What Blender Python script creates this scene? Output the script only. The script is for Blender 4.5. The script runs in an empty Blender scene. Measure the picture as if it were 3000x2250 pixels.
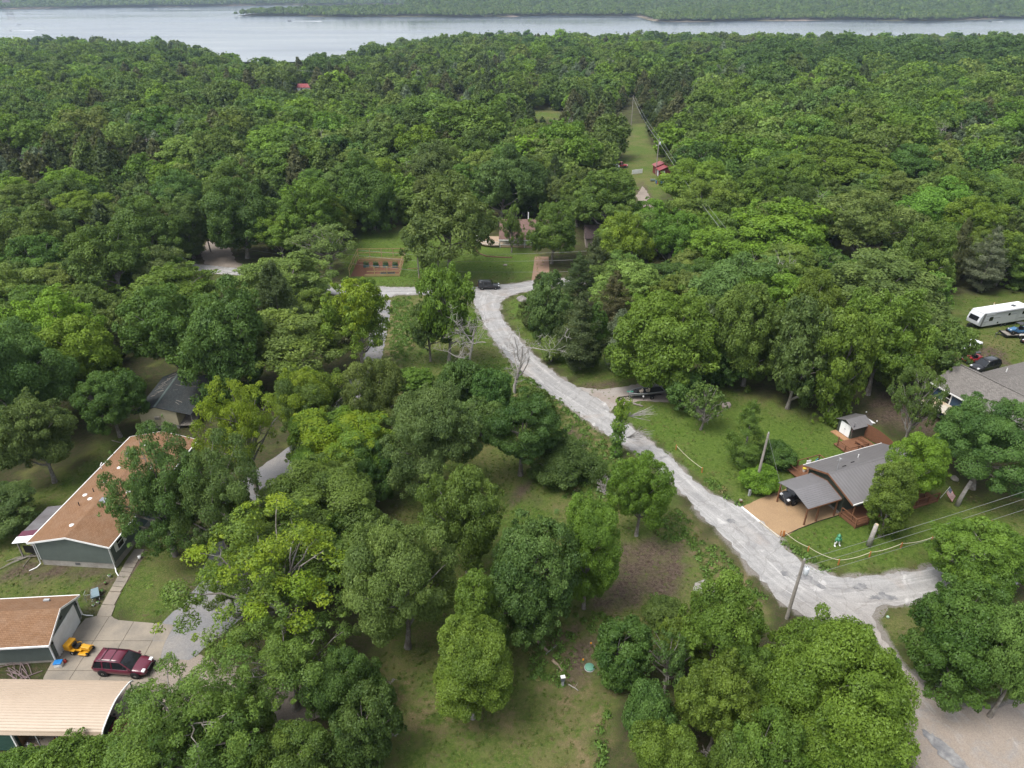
import bpy, bmesh, math, random
import numpy as np
from mathutils import Vector, Matrix
from mathutils.geometry import delaunay_2d_cdt

SC = bpy.context.scene
COL = SC.collection
R = math.radians

# ---------------------------------------------------------------- camera
F_PX, CXP, CYP = 2082.0, 1500.0, 1125.0      # focal length and centre in photo pixels (3000 x 2250)
PITCH, CAMZ = R(29.5), 52.0
cp, sp = math.cos(PITCH), math.sin(PITCH)
cam = bpy.data.cameras.new('camera')
cam.sensor_width = 36.0
cam.lens = 36.0 * F_PX / 3000.0
cam.clip_start, cam.clip_end = 1.0, 30000.0
cam_o = bpy.data.objects.new('camera', cam)
cam_o.location = (0, 0, CAMZ)
cam_o.rotation_euler = (math.pi / 2 - PITCH, 0, 0)
COL.objects.link(cam_o)
SC.camera = cam_o

# ---------------------------------------------------------------- sky, sun, exposure
SUN_EL, SUN_AZ = R(62), R(240)               # azimuth clockwise from +Y
w = bpy.data.worlds.new('World')
SC.world = w
w.use_nodes = True
nt = w.node_tree
sky = nt.nodes.new('ShaderNodeTexSky')
sky.sky_type = 'NISHITA'
sky.sun_disc = False
sky.sun_elevation = SUN_EL
sky.sun_rotation = SUN_AZ
sky.air_density = 1.0
sky.dust_density = 2.2
sky.ozone_density = 1.0
bg = nt.nodes['Background']
bg.inputs['Strength'].default_value = 0.12
hs = nt.nodes.new('ShaderNodeHueSaturation')       # a cloud-covered sky: greyer than a clear one
hs.inputs['Saturation'].default_value = 0.30
nt.links.new(sky.outputs[0], hs.inputs['Color'])
nt.links.new(hs.outputs[0], bg.inputs['Color'])
sl = bpy.data.lights.new('sun', 'SUN')
sl.energy = 1.5
sl.angle = R(30)
sl.color = (1.0, 0.955, 0.88)
so = bpy.data.objects.new('sun', sl)
so.rotation_euler = (math.pi / 2 - SUN_EL, 0, math.pi - SUN_AZ)
so.location = (0, 0, 300)
COL.objects.link(so)
SC.view_settings.view_transform = 'Standard'
SC.view_settings.look = 'None'
SC.view_settings.exposure = 1.38
SC.view_settings.gamma = 1.0
SC.render.engine = 'CYCLES'
SC.cycles.max_bounces = 6
SC.cycles.diffuse_bounces = 3
SC.cycles.glossy_bounces = 2
SC.cycles.transmission_bounces = 3
SC.cycles.transparent_max_bounces = 4
SC.cycles.volume_bounces = 0
SC.cycles.caustics_reflective = False
SC.cycles.caustics_refractive = False
SC.cycles.use_denoising = True
SC.cycles.denoiser = 'OPENIMAGEDENOISE'
SC.cycles.denoising_input_passes = 'RGB_ALBEDO_NORMAL'
SC.cycles.denoising_prefilter = 'ACCURATE'

# ---------------------------------------------------------------- terrain height and pixel helpers
YT = np.array([-200, 0, 90, 150, 240, 400, 600, 900, 1150, 1300, 30000.])
TL = np.array([0, 0, 0, -6, -5, -12, -18, -27, -34, -40, -40.])
TC = np.array([0, 0, 0, -6, -3, -9, -13, -18, -31, -40, -40.])
TR = np.array([0, 0, 0, -4, -1, -3, -7, -20, -32, -40, -40.])
LAKE_Z = -33.0

def _sm(y, T):
    i = np.clip(np.searchsorted(YT, y) - 1, 0, len(YT) - 2)
    t = np.clip((y - YT[i]) / (YT[i + 1] - YT[i]), 0, 1)
    t = t * t * (3 - 2 * t)
    return T[i] * (1 - t) + T[i + 1] * t

def hills(x, y):
    """wooded land on the far side of the lake: a long peninsula, the far shore, small points"""
    def bump(d, w0):
        t = np.clip(d / w0, 0, 1)
        return t * t * (3 - 2 * t)
    n = 40 * np.sin(x / 210.) + 25 * np.sin(x / 83. + 1) + 90 * np.sin(x / 560. + 2)
    # far shore across the whole width
    ys = 3250 + n + np.where(x < -900, -0.18 * (x + 900) * 0 - 240 * np.clip((-900 - x) / 900, 0, 1), 0)
    d1 = y - ys
    a = -42 + bump(d1 + 60, 120) * 12 + bump(d1, 900) * 48 + bump(d1 - 700, 2600) * 28
    # middle peninsula entering from the right
    e0 = -820 + 12 * np.sin(y / 60.)
    yp0 = 2230 + 35 * np.sin(x / 170.) + 22 * np.sin(x / 61.) - 0.10 * np.clip(x - 350, 0, 900)
    yp1 = np.where(x < -330, 2470. + 0.25 * (x + 820), 3600.)
    d2 = np.minimum(np.minimum(y - yp0, yp1 - y), (x - e0) * 0.8)
    b = -42 + bump(d2 + 40, 80) * 12 + bump(d2, 500) * 38
    # right-hand point
    e1 = 330.
    yq = 1960 + 30 * np.sin(x / 90.) + np.where(x > 1000, 0.35 * (x - 1000), 0) + 70 * np.exp(-((x - 900) / 120.) ** 2)
    d3 = np.minimum(y - yq, (x - e1) * 0.7)
    c = -42 + bump(d3 + 40, 80) * 12 + bump(d3, 600) * 50
    # little point at the left edge of the lake
    d4 = 105 - np.hypot((x + 1090) * 0.9, y - 1475)
    e = -42 + bump(d4 + 40, 80) * 13 + bump(d4, 90) * 6
    return np.maximum(np.maximum(a, b), np.maximum(c, e))

def H(x, y):
    x = np.asarray(x, float)
    y = np.asarray(y, float)
    a = np.clip(x / np.maximum(y, 30.), -.7, .7) / .7
    l, c, r = _sm(y, TL), _sm(y, TC), _sm(y, TR)
    near = np.where(a < 0, c + (l - c) * -a, c + (r - c) * a)
    t = np.clip((y - 480) / 420., 0, 1)          # a bay of the lake reaches in left of centre
    near = near - 17 * t * t * (3 - 2 * t) * np.exp(-((a + .40) / .17) ** 2)
    return np.where(y > 1290, np.maximum(near, hills(x, y)), near)

def HZ(x, y):
    return float(H(x, y))

def G(px, py, z=0.0):
    """photo pixel -> point on the ground (or z metres above it)"""
    d = ((px - CXP) / F_PX, cp - (py - CYP) / F_PX * sp, -sp - (py - CYP) / F_PX * cp)
    hh, t = 0.0, 10.0
    for k in range(40):
        t2 = (CAMZ - hh - z) / -d[2]
        t = t2 if k < 3 else .5 * t + .5 * t2
        hh = HZ(t * d[0], t * d[1])
    return Vector((t * d[0], t * d[1], CAMZ + t * d[2]))

def PROJ(x, y, z):
    q = z - CAMZ
    D = y * cp - q * sp
    U = y * sp + q * cp
    return CXP + F_PX * x / D, CYP - F_PX * U / D, D

# ---------------------------------------------------------------- objects
def link(o, parent=None):
    COL.objects.link(o)
    if parent is not None:
        o.parent = parent
    return o

def tag(o, label=None, cat=None, group=None, kind=None):
    if label: o['label'] = label
    if cat: o['category'] = cat
    if group: o['group'] = group
    if kind: o['kind'] = kind
    return o

def thing(name, label, cat, loc=(0, 0, 0), rz=0.0, group=None):
    o = bpy.data.objects.new(name, None)
    o.empty_display_size = 0.3
    o.location = loc
    o.rotation_euler = (0, 0, rz)
    link(o)
    return tag(o, label, cat, group)

def mesh_np(name, v, f, mat=None, smooth=False):
    """v (n,3), f (m,k) arrays -> mesh"""
    me = bpy.data.meshes.new(name)
    v = np.ascontiguousarray(v, dtype=np.float32)
    f = np.ascontiguousarray(f, dtype=np.int32)
    me.vertices.add(len(v))
    me.vertices.foreach_set('co', v.ravel())
    me.loops.add(f.size)
    me.loops.foreach_set('vertex_index', f.ravel())
    me.polygons.add(len(f))
    me.polygons.foreach_set('loop_start', np.arange(0, f.size, f.shape[1], dtype=np.int32))
    if smooth:
        me.polygons.foreach_set('use_smooth', np.ones(len(f), dtype=bool))
    me.update(calc_edges=True)
    if mat is not None:
        me.materials.append(mat)
    return me

def face_attr(me, name, vals):
    a = me.attributes.new(name, 'FLOAT', 'FACE')
    a.data.foreach_set('value', np.ascontiguousarray(vals, dtype=np.float32))

def pt_attr(me, name, vals):
    a = me.attributes.new(name, 'FLOAT', 'POINT')
    a.data.foreach_set('value', np.ascontiguousarray(vals, dtype=np.float32))

class MB:
    """collects simple solids into one mesh"""
    def __init__(s):
        s.v, s.f = [], []
    def add(s, vs, fs):
        n = len(s.v)
        s.v += [tuple(p) for p in vs]
        s.f += [tuple(i + n for i in q) for q in fs]
        return s
    def box(s, x0, x1, y0, y1, z0, z1):
        return s.add([(x0, y0, z0), (x1, y0, z0), (x1, y1, z0), (x0, y1, z0),
                      (x0, y0, z1), (x1, y0, z1), (x1, y1, z1), (x0, y1, z1)],
                     [(0, 3, 2, 1), (4, 5, 6, 7), (0, 1, 5, 4), (1, 2, 6, 5), (2, 3, 7, 6), (3, 0, 4, 7)])
    def hexa(s, a, b):
        """a, b: two quads (lists of 4 points) joined into a solid"""
        return s.add(list(a) + list(b), [(0, 3, 2, 1), (4, 5, 6, 7), (0, 1, 5, 4), (1, 2, 6, 5), (2, 3, 7, 6), (3, 0, 4, 7)])
    def slab(s, quad, t):
        """quad extruded by t along its normal"""
        q = [Vector(p) for p in quad]
        n = (q[1] - q[0]).cross(q[2] - q[0]).normalized() * t
        return s.hexa(q, [p + n for p in q])
    def prism(s, poly, axis, a, b):
        """poly of 2D points extruded along axis ('x','y','z') from a to b"""
        n = len(poly)
        def mk(p, c):
            return {'x': (c, p[0], p[1]), 'y': (p[0], c, p[1]), 'z': (p[0], p[1], c)}[axis]
        vs = [mk(p, a) for p in poly] + [mk(p, b) for p in poly]
        fs = [tuple(range(n))[::-1], tuple(range(n, 2 * n))]
        fs += [(i, (i + 1) % n, n + (i + 1) % n, n + i) for i in range(n)]
        return s.add(vs, fs)
    def tube(s, pts, rad, n=6, cap=True):
        pts = [Vector(p) for p in pts]
        if not hasattr(rad, '__len__'):
            rad = [rad] * len(pts)
        vs, fs = [], []
        for i, p in enumerate(pts):
            d = (pts[min(i + 1, len(pts) - 1)] - pts[max(i - 1, 0)]).normalized()
            u = d.cross(Vector((0, 0, 1)))
            if u.length < 1e-3:
                u = Vector((1, 0, 0))
            u.normalize()
            v = d.cross(u)
            for k in range(n):
                a = 2 * math.pi * k / n
                vs.append(p + (u * math.cos(a) + v * math.sin(a)) * rad[i])
        for i in range(len(pts) - 1):
            for k in range(n):
                fs.append((i * n + k, i * n + (k + 1) % n, (i + 1) * n + (k + 1) % n, (i + 1) * n + k))
        if cap:
            fs.append(tuple(range(n))[::-1])
            fs.append(tuple(range((len(pts) - 1) * n, len(pts) * n)))
        return s.add(vs, fs)
    def beam(s, a, b, w=0.1, hgt=0.1):
        """rectangular bar from a to b"""
        a, b = Vector(a), Vector(b)
        d = (b - a).normalized()
        u = d.cross(Vector((0, 0, 1)))
        if u.length < 1e-3:
            u = Vector((1, 0, 0))
        u = u.normalized() * w / 2
        v = d.cross(u).normalized() * hgt / 2
        return s.hexa([a - u - v, a + u - v, a + u + v, a - u + v], [b - u - v, b + u - v, b + u + v, b - u + v])
    def lathe(s, prof, n=16, c=(0, 0, 0), axis='z'):
        """prof: (radius, height) list"""
        vs, fs = [], []
        for (r, z) in prof:
            for k in range(n):
                a = 2 * math.pi * k / n
                p = (r * math.cos(a), r * math.sin(a), z)
                if axis == 'y': p = (p[0], p[2], p[1])
                if axis == 'x': p = (p[2], p[0], p[1])
                vs.append((p[0] + c[0], p[1] + c[1], p[2] + c[2]))
        m = len(prof)
        for i in range(m - 1):
            for k in range(n):
                fs.append((i * n + k, i * n + (k + 1) % n, (i + 1) * n + (k + 1) % n, (i + 1) * n + k))
        fs.append(tuple(range(n))[::-1])
        fs.append(tuple(range((m - 1) * n, m * n)))
        return s.add(vs, fs)
    def ball(s, c, r, n=10, m=6):
        if not hasattr(r, '__len__'): r = (r, r, r)
        prof = [(math.sin(math.pi * i / m), -math.cos(math.pi * i / m)) for i in range(m + 1)]
        vs, fs = [], []
        for (q, z) in prof:
            for k in range(n):
                a = 2 * math.pi * k / n
                vs.append((c[0] + r[0] * q * math.cos(a), c[1] + r[1] * q * math.sin(a), c[2] + r[2] * z))
        for i in range(m):
            for k in range(n):
                fs.append((i * n + k, i * n + (k + 1) % n, (i + 1) * n + (k + 1) % n, (i + 1) * n + k))
        return s.add(vs, fs)
    def mesh(s, name, mat=None, smooth=False):
        me = bpy.data.meshes.new(name)
        me.from_pydata([tuple(p) for p in s.v], [], s.f)
        if mat is not None:
            me.materials.append(mat)
        bm = bmesh.new()
        bm.from_mesh(me)
        bmesh.ops.recalc_face_normals(bm, faces=bm.faces)
        bm.to_mesh(me)
        bm.free()
        if smooth:
            me.polygons.foreach_set('use_smooth', [True] * len(me.polygons))
        me.update()
        return me
    def build(s, name, mat, parent=None, smooth=False, bevel=0):
        o = bpy.data.objects.new(name, s.mesh(name, mat, smooth))
        link(o, parent)
        if bevel:
            b = o.modifiers.new('bevel', 'BEVEL')
            b.width = bevel
            b.segments = 2
            b.limit_method = 'ANGLE'
        return o

def inst(name, me, parent, loc=(0, 0, 0), rot=(0, 0, 0), scl=(1, 1, 1)):
    o = bpy.data.objects.new(name, me)
    o.location, o.rotation_euler, o.scale = loc, rot, scl
    return link(o, parent)

# ---------------------------------------------------------------- materials
_m = {}
def mat(name, rgb, rough=0.7, spec=0.3, metal=0.0, var=0.12, scale=3.0, rgb2=None, var2=0.0, scale2=0.4, bump=0.0, bscale=30.0, coat=0.0, stretch=None):
    """plain surface with procedural variation: fine noise (var) and large blotches towards rgb2 (var2)"""
    if name in _m:
        return _m[name]
    m = bpy.data.materials.new(name)
    m.use_nodes = True
    t = m.node_tree
    b = t.nodes['Principled BSDF']
    b.inputs['Roughness'].default_value = rough
    b.inputs['Specular IOR Level'].default_value = spec
    b.inputs['Metallic'].default_value = metal
    b.inputs['Coat Weight'].default_value = coat
    tc = t.nodes.new('ShaderNodeTexCoord')
    src = tc.outputs['Object']
    if stretch:
        mp = t.nodes.new('ShaderNodeMapping')
        mp.inputs['Scale'].default_value = stretch
        t.links.new(src, mp.inputs[0])
        src = mp.outputs[0]
    n1 = t.nodes.new('ShaderNodeTexNoise')
    n1.inputs['Scale'].default_value = scale
    n1.inputs['Detail'].default_value = 6
    n1.inputs['Roughness'].default_value = 0.7
    t.links.new(src, n1.inputs['Vector'])
    mr = t.nodes.new('ShaderNodeMapRange')
    mr.inputs[1].default_value, mr.inputs[2].default_value = 0.3, 0.7
    mr.inputs[3].default_value, mr.inputs[4].default_value = 1 - var, 1 + var
    t.links.new(n1.outputs[0], mr.inputs[0])
    mx = t.nodes.new('ShaderNodeMix')
    mx.data_type = 'RGBA'
    mx.inputs[6].default_value = (*rgb, 1)
    mx.inputs[7].default_value = (*(rgb2 or rgb), 1)
    n2 = t.nodes.new('ShaderNodeTexNoise')
    n2.inputs['Scale'].default_value = scale2
    n2.inputs['Detail'].default_value = 5
    t.links.new(src, n2.inputs['Vector'])
    m2 = t.nodes.new('ShaderNodeMapRange')
    m2.inputs[1].default_value, m2.inputs[2].default_value = 0.42, 0.65
    m2.inputs[3].default_value, m2.inputs[4].default_value = 0, var2
    t.links.new(n2.outputs[0], m2.inputs[0])
    t.links.new(m2.outputs[0], mx.inputs[0])
    vm = t.nodes.new('ShaderNodeVectorMath')
    vm.operation = 'SCALE'
    t.links.new(mx.outputs[2], vm.inputs[0])
    t.links.new(mr.outputs[0], vm.inputs['Scale'])
    t.links.new(vm.outputs[0], b.inputs['Base Color'])
    if bump:
        n3 = t.nodes.new('ShaderNodeTexNoise')
        n3.inputs['Scale'].default_value = bscale
        n3.inputs['Detail'].default_value = 4
        t.links.new(src, n3.inputs['Vector'])
        bp = t.nodes.new('ShaderNodeBump')
        bp.inputs['Strength'].default_value = bump
        bp.inputs['Distance'].default_value = 0.05
        t.links.new(n3.outputs[0], bp.inputs['Height'])
        t.links.new(bp.outputs[0], b.inputs['Normal'])
    _m[name] = m
    return m

class NT:
    """small helper for longer node trees"""
    def __init__(s, name):
        s.m = bpy.data.materials.new(name)
        s.m.use_nodes = True
        s.t = s.m.node_tree
        s.b = s.t.nodes['Principled BSDF']
        s.tc = s.t.nodes.new('ShaderNodeTexCoord').outputs['Object']
    def attr(s, n, typ='GEOMETRY', out='Fac'):
        a = s.t.nodes.new('ShaderNodeAttribute')
        a.attribute_name = n
        a.attribute_type = typ
        return a.outputs[out]
    def noise(s, scale, detail=5, rough=0.6, vec=None, dist=0.0):
        n = s.t.nodes.new('ShaderNodeTexNoise')
        n.inputs['Scale'].default_value = scale
        n.inputs['Detail'].default_value = detail
        n.inputs['Roughness'].default_value = rough
        n.inputs['Distortion'].default_value = dist
        s.t.links.new(vec if vec is not None else s.tc, n.inputs['Vector'])
        return n.outputs[0]
    def scaled(s, sc):
        mp = s.t.nodes.new('ShaderNodeMapping')
        mp.inputs['Scale'].default_value = sc
        s.t.links.new(s.tc, mp.inputs[0])
        return mp.outputs[0]
    def rng(s, x, a, b, c=0.0, d=1.0):
        n = s.t.nodes.new('ShaderNodeMapRange')
        s.t.links.new(x, n.inputs[0])
        for i, v in enumerate((a, b, c, d)):
            n.inputs[i + 1].default_value = v
        return n.outputs[0]
    def math(s, op, a, b=None):
        n = s.t.nodes.new('ShaderNodeMath')
        n.operation = op
        n.use_clamp = op in ('ADD', 'SUBTRACT')
        for i, v in enumerate((a, b)):
            if v is None: continue
            if isinstance(v, (int, float)): n.inputs[i].default_value = v
            else: s.t.links.new(v, n.inputs[i])
        return n.outputs[0]
    def mix(s, f, a, b, mode='MIX'):
        n = s.t.nodes.new('ShaderNodeMix')
        n.data_type = 'RGBA'
        n.blend_type = mode
        for i, v in ((0, f), (6, a), (7, b)):
            if isinstance(v, (int, float)): n.inputs[i].default_value = v
            elif isinstance(v, tuple): n.inputs[i].default_value = (*v, 1)
            else: s.t.links.new(v, n.inputs[i])
        return n.outputs[2]
    def scale_col(s, col, f):
        n = s.t.nodes.new('ShaderNodeVectorMath')
        n.operation = 'SCALE'
        s.t.links.new(col, n.inputs[0])
        s.t.links.new(f, n.inputs['Scale'])
        return n.outputs[0]
    def bump(s, hgt, strength=0.4, dist=0.1):
        n = s.t.nodes.new('ShaderNodeBump')
        n.inputs['Strength'].default_value = strength
        n.inputs['Distance'].default_value = dist
        s.t.links.new(hgt, n.inputs['Height'])
        s.t.links.new(n.outputs[0], s.b.inputs['Normal'])
    def col(s, c):
        s.t.links.new(c, s.b.inputs['Base Color'])
# ---------------------------------------------------------------- ground sheet
def polyw(px):
    """photo-pixel polygon -> world xy polygon on the ground"""
    return np.array([G(*p)[:2] for p in px])

def sdist(P, poly):
    """signed distance of points to polygon (positive inside)"""
    n = len(poly)
    d2 = np.full(len(P), 1e18)
    ins = np.zeros(len(P), bool)
    for i in range(n):
        a, b = poly[i], poly[(i + 1) % n]
        e = b - a
        L = max(e.dot(e), 1e-9)
        t = np.clip(((P - a) @ e) / L, 0, 1)
        q = P - (a + t[:, None] * e)
        d2 = np.minimum(d2, (q * q).sum(1))
        c = (a[1] > P[:, 1]) != (b[1] > P[:, 1])
        with np.errstate(divide='ignore', invalid='ignore'):
            xi = (b[0] - a[0]) * (P[:, 1] - a[1]) / (b[1] - a[1]) + a[0]
        ins ^= c & (P[:, 0] < xi)
    d = np.sqrt(d2)
    return np.where(ins, d, -d)

LANE = [(560, 772), (655, 782), (723, 789), (900, 829), (1154, 842), (1249, 842), (1407, 840), (1497, 832), (1560, 823), (1680, 812), (1800, 806),
        (1830, 822), (1700, 832), (1600, 845), (1560, 851), (1520, 858), (1484, 870), (1466, 886), (1461, 908), (1475, 940), (1506, 976), (1542, 1017),
        (1588, 1062), (1642, 1107), (1692, 1134), (1770, 1180), (1787, 1207), (1827, 1238), (1859, 1258), (1945, 1324), (2000, 1374),
        (2068, 1439), (2172, 1485), (2235, 1530), (2282, 1572), (2296, 1607), (2335, 1638), (2393, 1670), (2452, 1688), (2520, 1692), (2588, 1686),
        (2690, 1668), (2790, 1645), (3000, 1600), (3100, 1575), (3100, 1690), (2900, 1720), (2760, 1745), (2670, 1764), (2600, 1774), (2571, 1783), (2559, 1807),
        (2575, 1857), (2625, 1920), (2697, 2002), (2783, 2083), (2869, 2074), (3000, 2056), (3150, 2040), (3150, 2330), (2720, 2330),
        (2693, 2250), (2656, 2169), (2625, 2087), (2600, 1997), (2560, 1940), (2450, 1860), (2350, 1800), (2292, 1768), (2253, 1722),
        (2190, 1655), (2132, 1581), (2045, 1500), (2000, 1446), (1949, 1396), (1904, 1356), (1859, 1324), (1800, 1288), (1741, 1247),
        (1669, 1193), (1601, 1148), (1533, 1094), (1488, 1048), (1452, 1003), (1420, 953), (1398, 905), (1385, 878), (1360, 866), (1280, 863), (1163, 863),
        (1140, 872), (1000, 864), (900, 854), (719, 808), (658, 804), (560, 795)]
OPEN = [  # mown or rough grass
    [(1045, 680), (1150, 655), (1400, 690), (1560, 730), (1600, 760), (1580, 815), (1500, 830), (1200, 842), (1020, 842), (1000, 760)],
    [(1470, 880), (1560, 850), (1640, 860), (1800, 1000), (1960, 1080), (2100, 1130), (2300, 1180), (2420, 1230), (2560, 1250), (2700, 1330), (2850, 1450),
     (3100, 1480), (3100, 1600), (2700, 1680), (2400, 1690), (2100, 1450), (1850, 1250), (1700, 1120), (1520, 1000)],
    [(1080, 870), (1400, 855), (1420, 900), (1560, 1080), (1750, 1250), (1900, 1400), (2060, 1560), (2250, 1760), (2200, 1800), (2000, 1850), (1800, 2000),
     (1760, 2330), (1050, 2330), (1120, 1900), (1080, 1700), (1150, 1450), (1250, 1300), (1080, 1080), (1060, 950)],
    [(2780, 870), (3000, 850), (3200, 900), (3200, 1150), (2900, 1150), (2780, 1000)],
    [(-300, 1700), (0, 1480), (180, 1400), (330, 1280), (420, 1290), (470, 1600), (580, 1620), (600, 1870), (500, 1850), (300, 1790), (-300, 1950)],
    [(2560, 1800), (2620, 1770), (2800, 1770), (3000, 1850), (3000, 2060), (2780, 2085), (2650, 1950)],
    [(1800, 520), (1835, 420), (1855, 362), (1895, 362), (1900, 420), (1945, 450), (1962, 540), (1930, 600), (1870, 580)],
    [(640, 800), (760, 808), (740, 850), (640, 850)],
    [(2000, 205), (2060, 200), (2070, 228), (1990, 230)], [(2345, 176), (2540, 168), (2540, 188), (2345, 194)], [(2720, 166), (2810, 162), (2810, 182), (2720, 186)],
    [(1540, 320), (1640, 325), (1640, 352), (1530, 350)],
]
DIRT = [
    [(1790, 1600), (1860, 1584), (1960, 1580), (2005, 1605), (2022, 1650), (2010, 1715), (1985, 1760), (1880, 1765), (1790, 1795), (1730, 1785), (1745, 1735), (1785, 1680)],
    [(1700, 1130), (1760, 1115), (1830, 1122), (1800, 1140), (1720, 1140)],
    [(0, 1660), (110, 1640), (330, 1672), (345, 1690), (200, 1690), (60, 1700), (0, 1700)],
    [(330, 1640), (350, 1650), (330, 1720), (290, 1790), (255, 1790), (270, 1720)],
    [(520, 1720), (580, 1700), (600, 1740), (540, 1760)],
    [(1700, 1260), (1745, 1300), (1700, 1310), (1660, 1280), (1650, 1240)],
    [(2840, 1000), (2930, 1020), (2960, 1070), (2890, 1085), (2800, 1040)],
    [(560, 735), (650, 690), (700, 770), (600, 775)],
    [(1900, 1855), (2010, 1790), (2060, 1860), (1960, 1900)],
    [(1690, 1850), (1740, 1850), (1750, 1990), (1660, 2010), (1650, 1900)],
    [(1490, 1680), (1530, 1700), (1520, 1850), (1480, 1850)],
    [(1510, 1425), (1550, 1420), (1560, 1470), (1500, 1470)],
    [(1860, 560), (1885, 530), (1900, 560), (1930, 620), (1905, 620)],
    [(2690, 1130), (2560, 1160), (2520, 1240), (2600, 1240), (2700, 1270), (2770, 1250)],
]
DRY = [[(2030, 1500), (2060, 1530), (2280, 1770), (2220, 1800), (2020, 1650), (1950, 1540)], [(1600, 1830), (1720, 1800), (1760, 2000), (1720, 2250), (1640, 2250), (1600, 2000)],
       [(1620, 1160), (1760, 1270), (1830, 1340), (1780, 1350), (1650, 1260)], [(1130, 900), (1160, 880), (1190, 960), (1150, 1080), (1110, 1080)],
       [(1100, 1950), (1200, 1980), (1300, 2100), (1500, 2090), (1500, 2140), (1200, 2160), (1080, 2050)],
       [(1700, 1980), (1780, 1960), (1800, 2250), (1690, 2250)]]
LUSH = [[(1045, 680), (1400, 690), (1560, 730), (1590, 810), (1200, 830), (1020, 830), (1000, 760)],
        [(1860, 1240), (2100, 1180), (2420, 1220), (2560, 1320), (2300, 1430), (2180, 1470), (2000, 1370)], [(2310, 1570), (2480, 1530), (2800, 1460), (3000, 1540), (2700, 1660), (2460, 1685)], [(1480, 890), (1560, 860), (1640, 960), (1800, 1080), (1700, 1120), (1540, 1000)], [(1580, 1870), (1660, 1840), (1690, 1900), (1640, 2000), (1560, 1990)],
        [(1880, 1500), (2000, 1500), (2040, 1570), (1960, 1580), (1880, 1560)], [(1640, 1300), (1750, 1290), (1800, 1380), (1660, 1450), (1560, 1430)]]

def grow(a, b, s0, g, rev=False):
    out, x, s = [], a, s0
    while x < b:
        s *= g
        x += s
        out.append(x)
    return out

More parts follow.
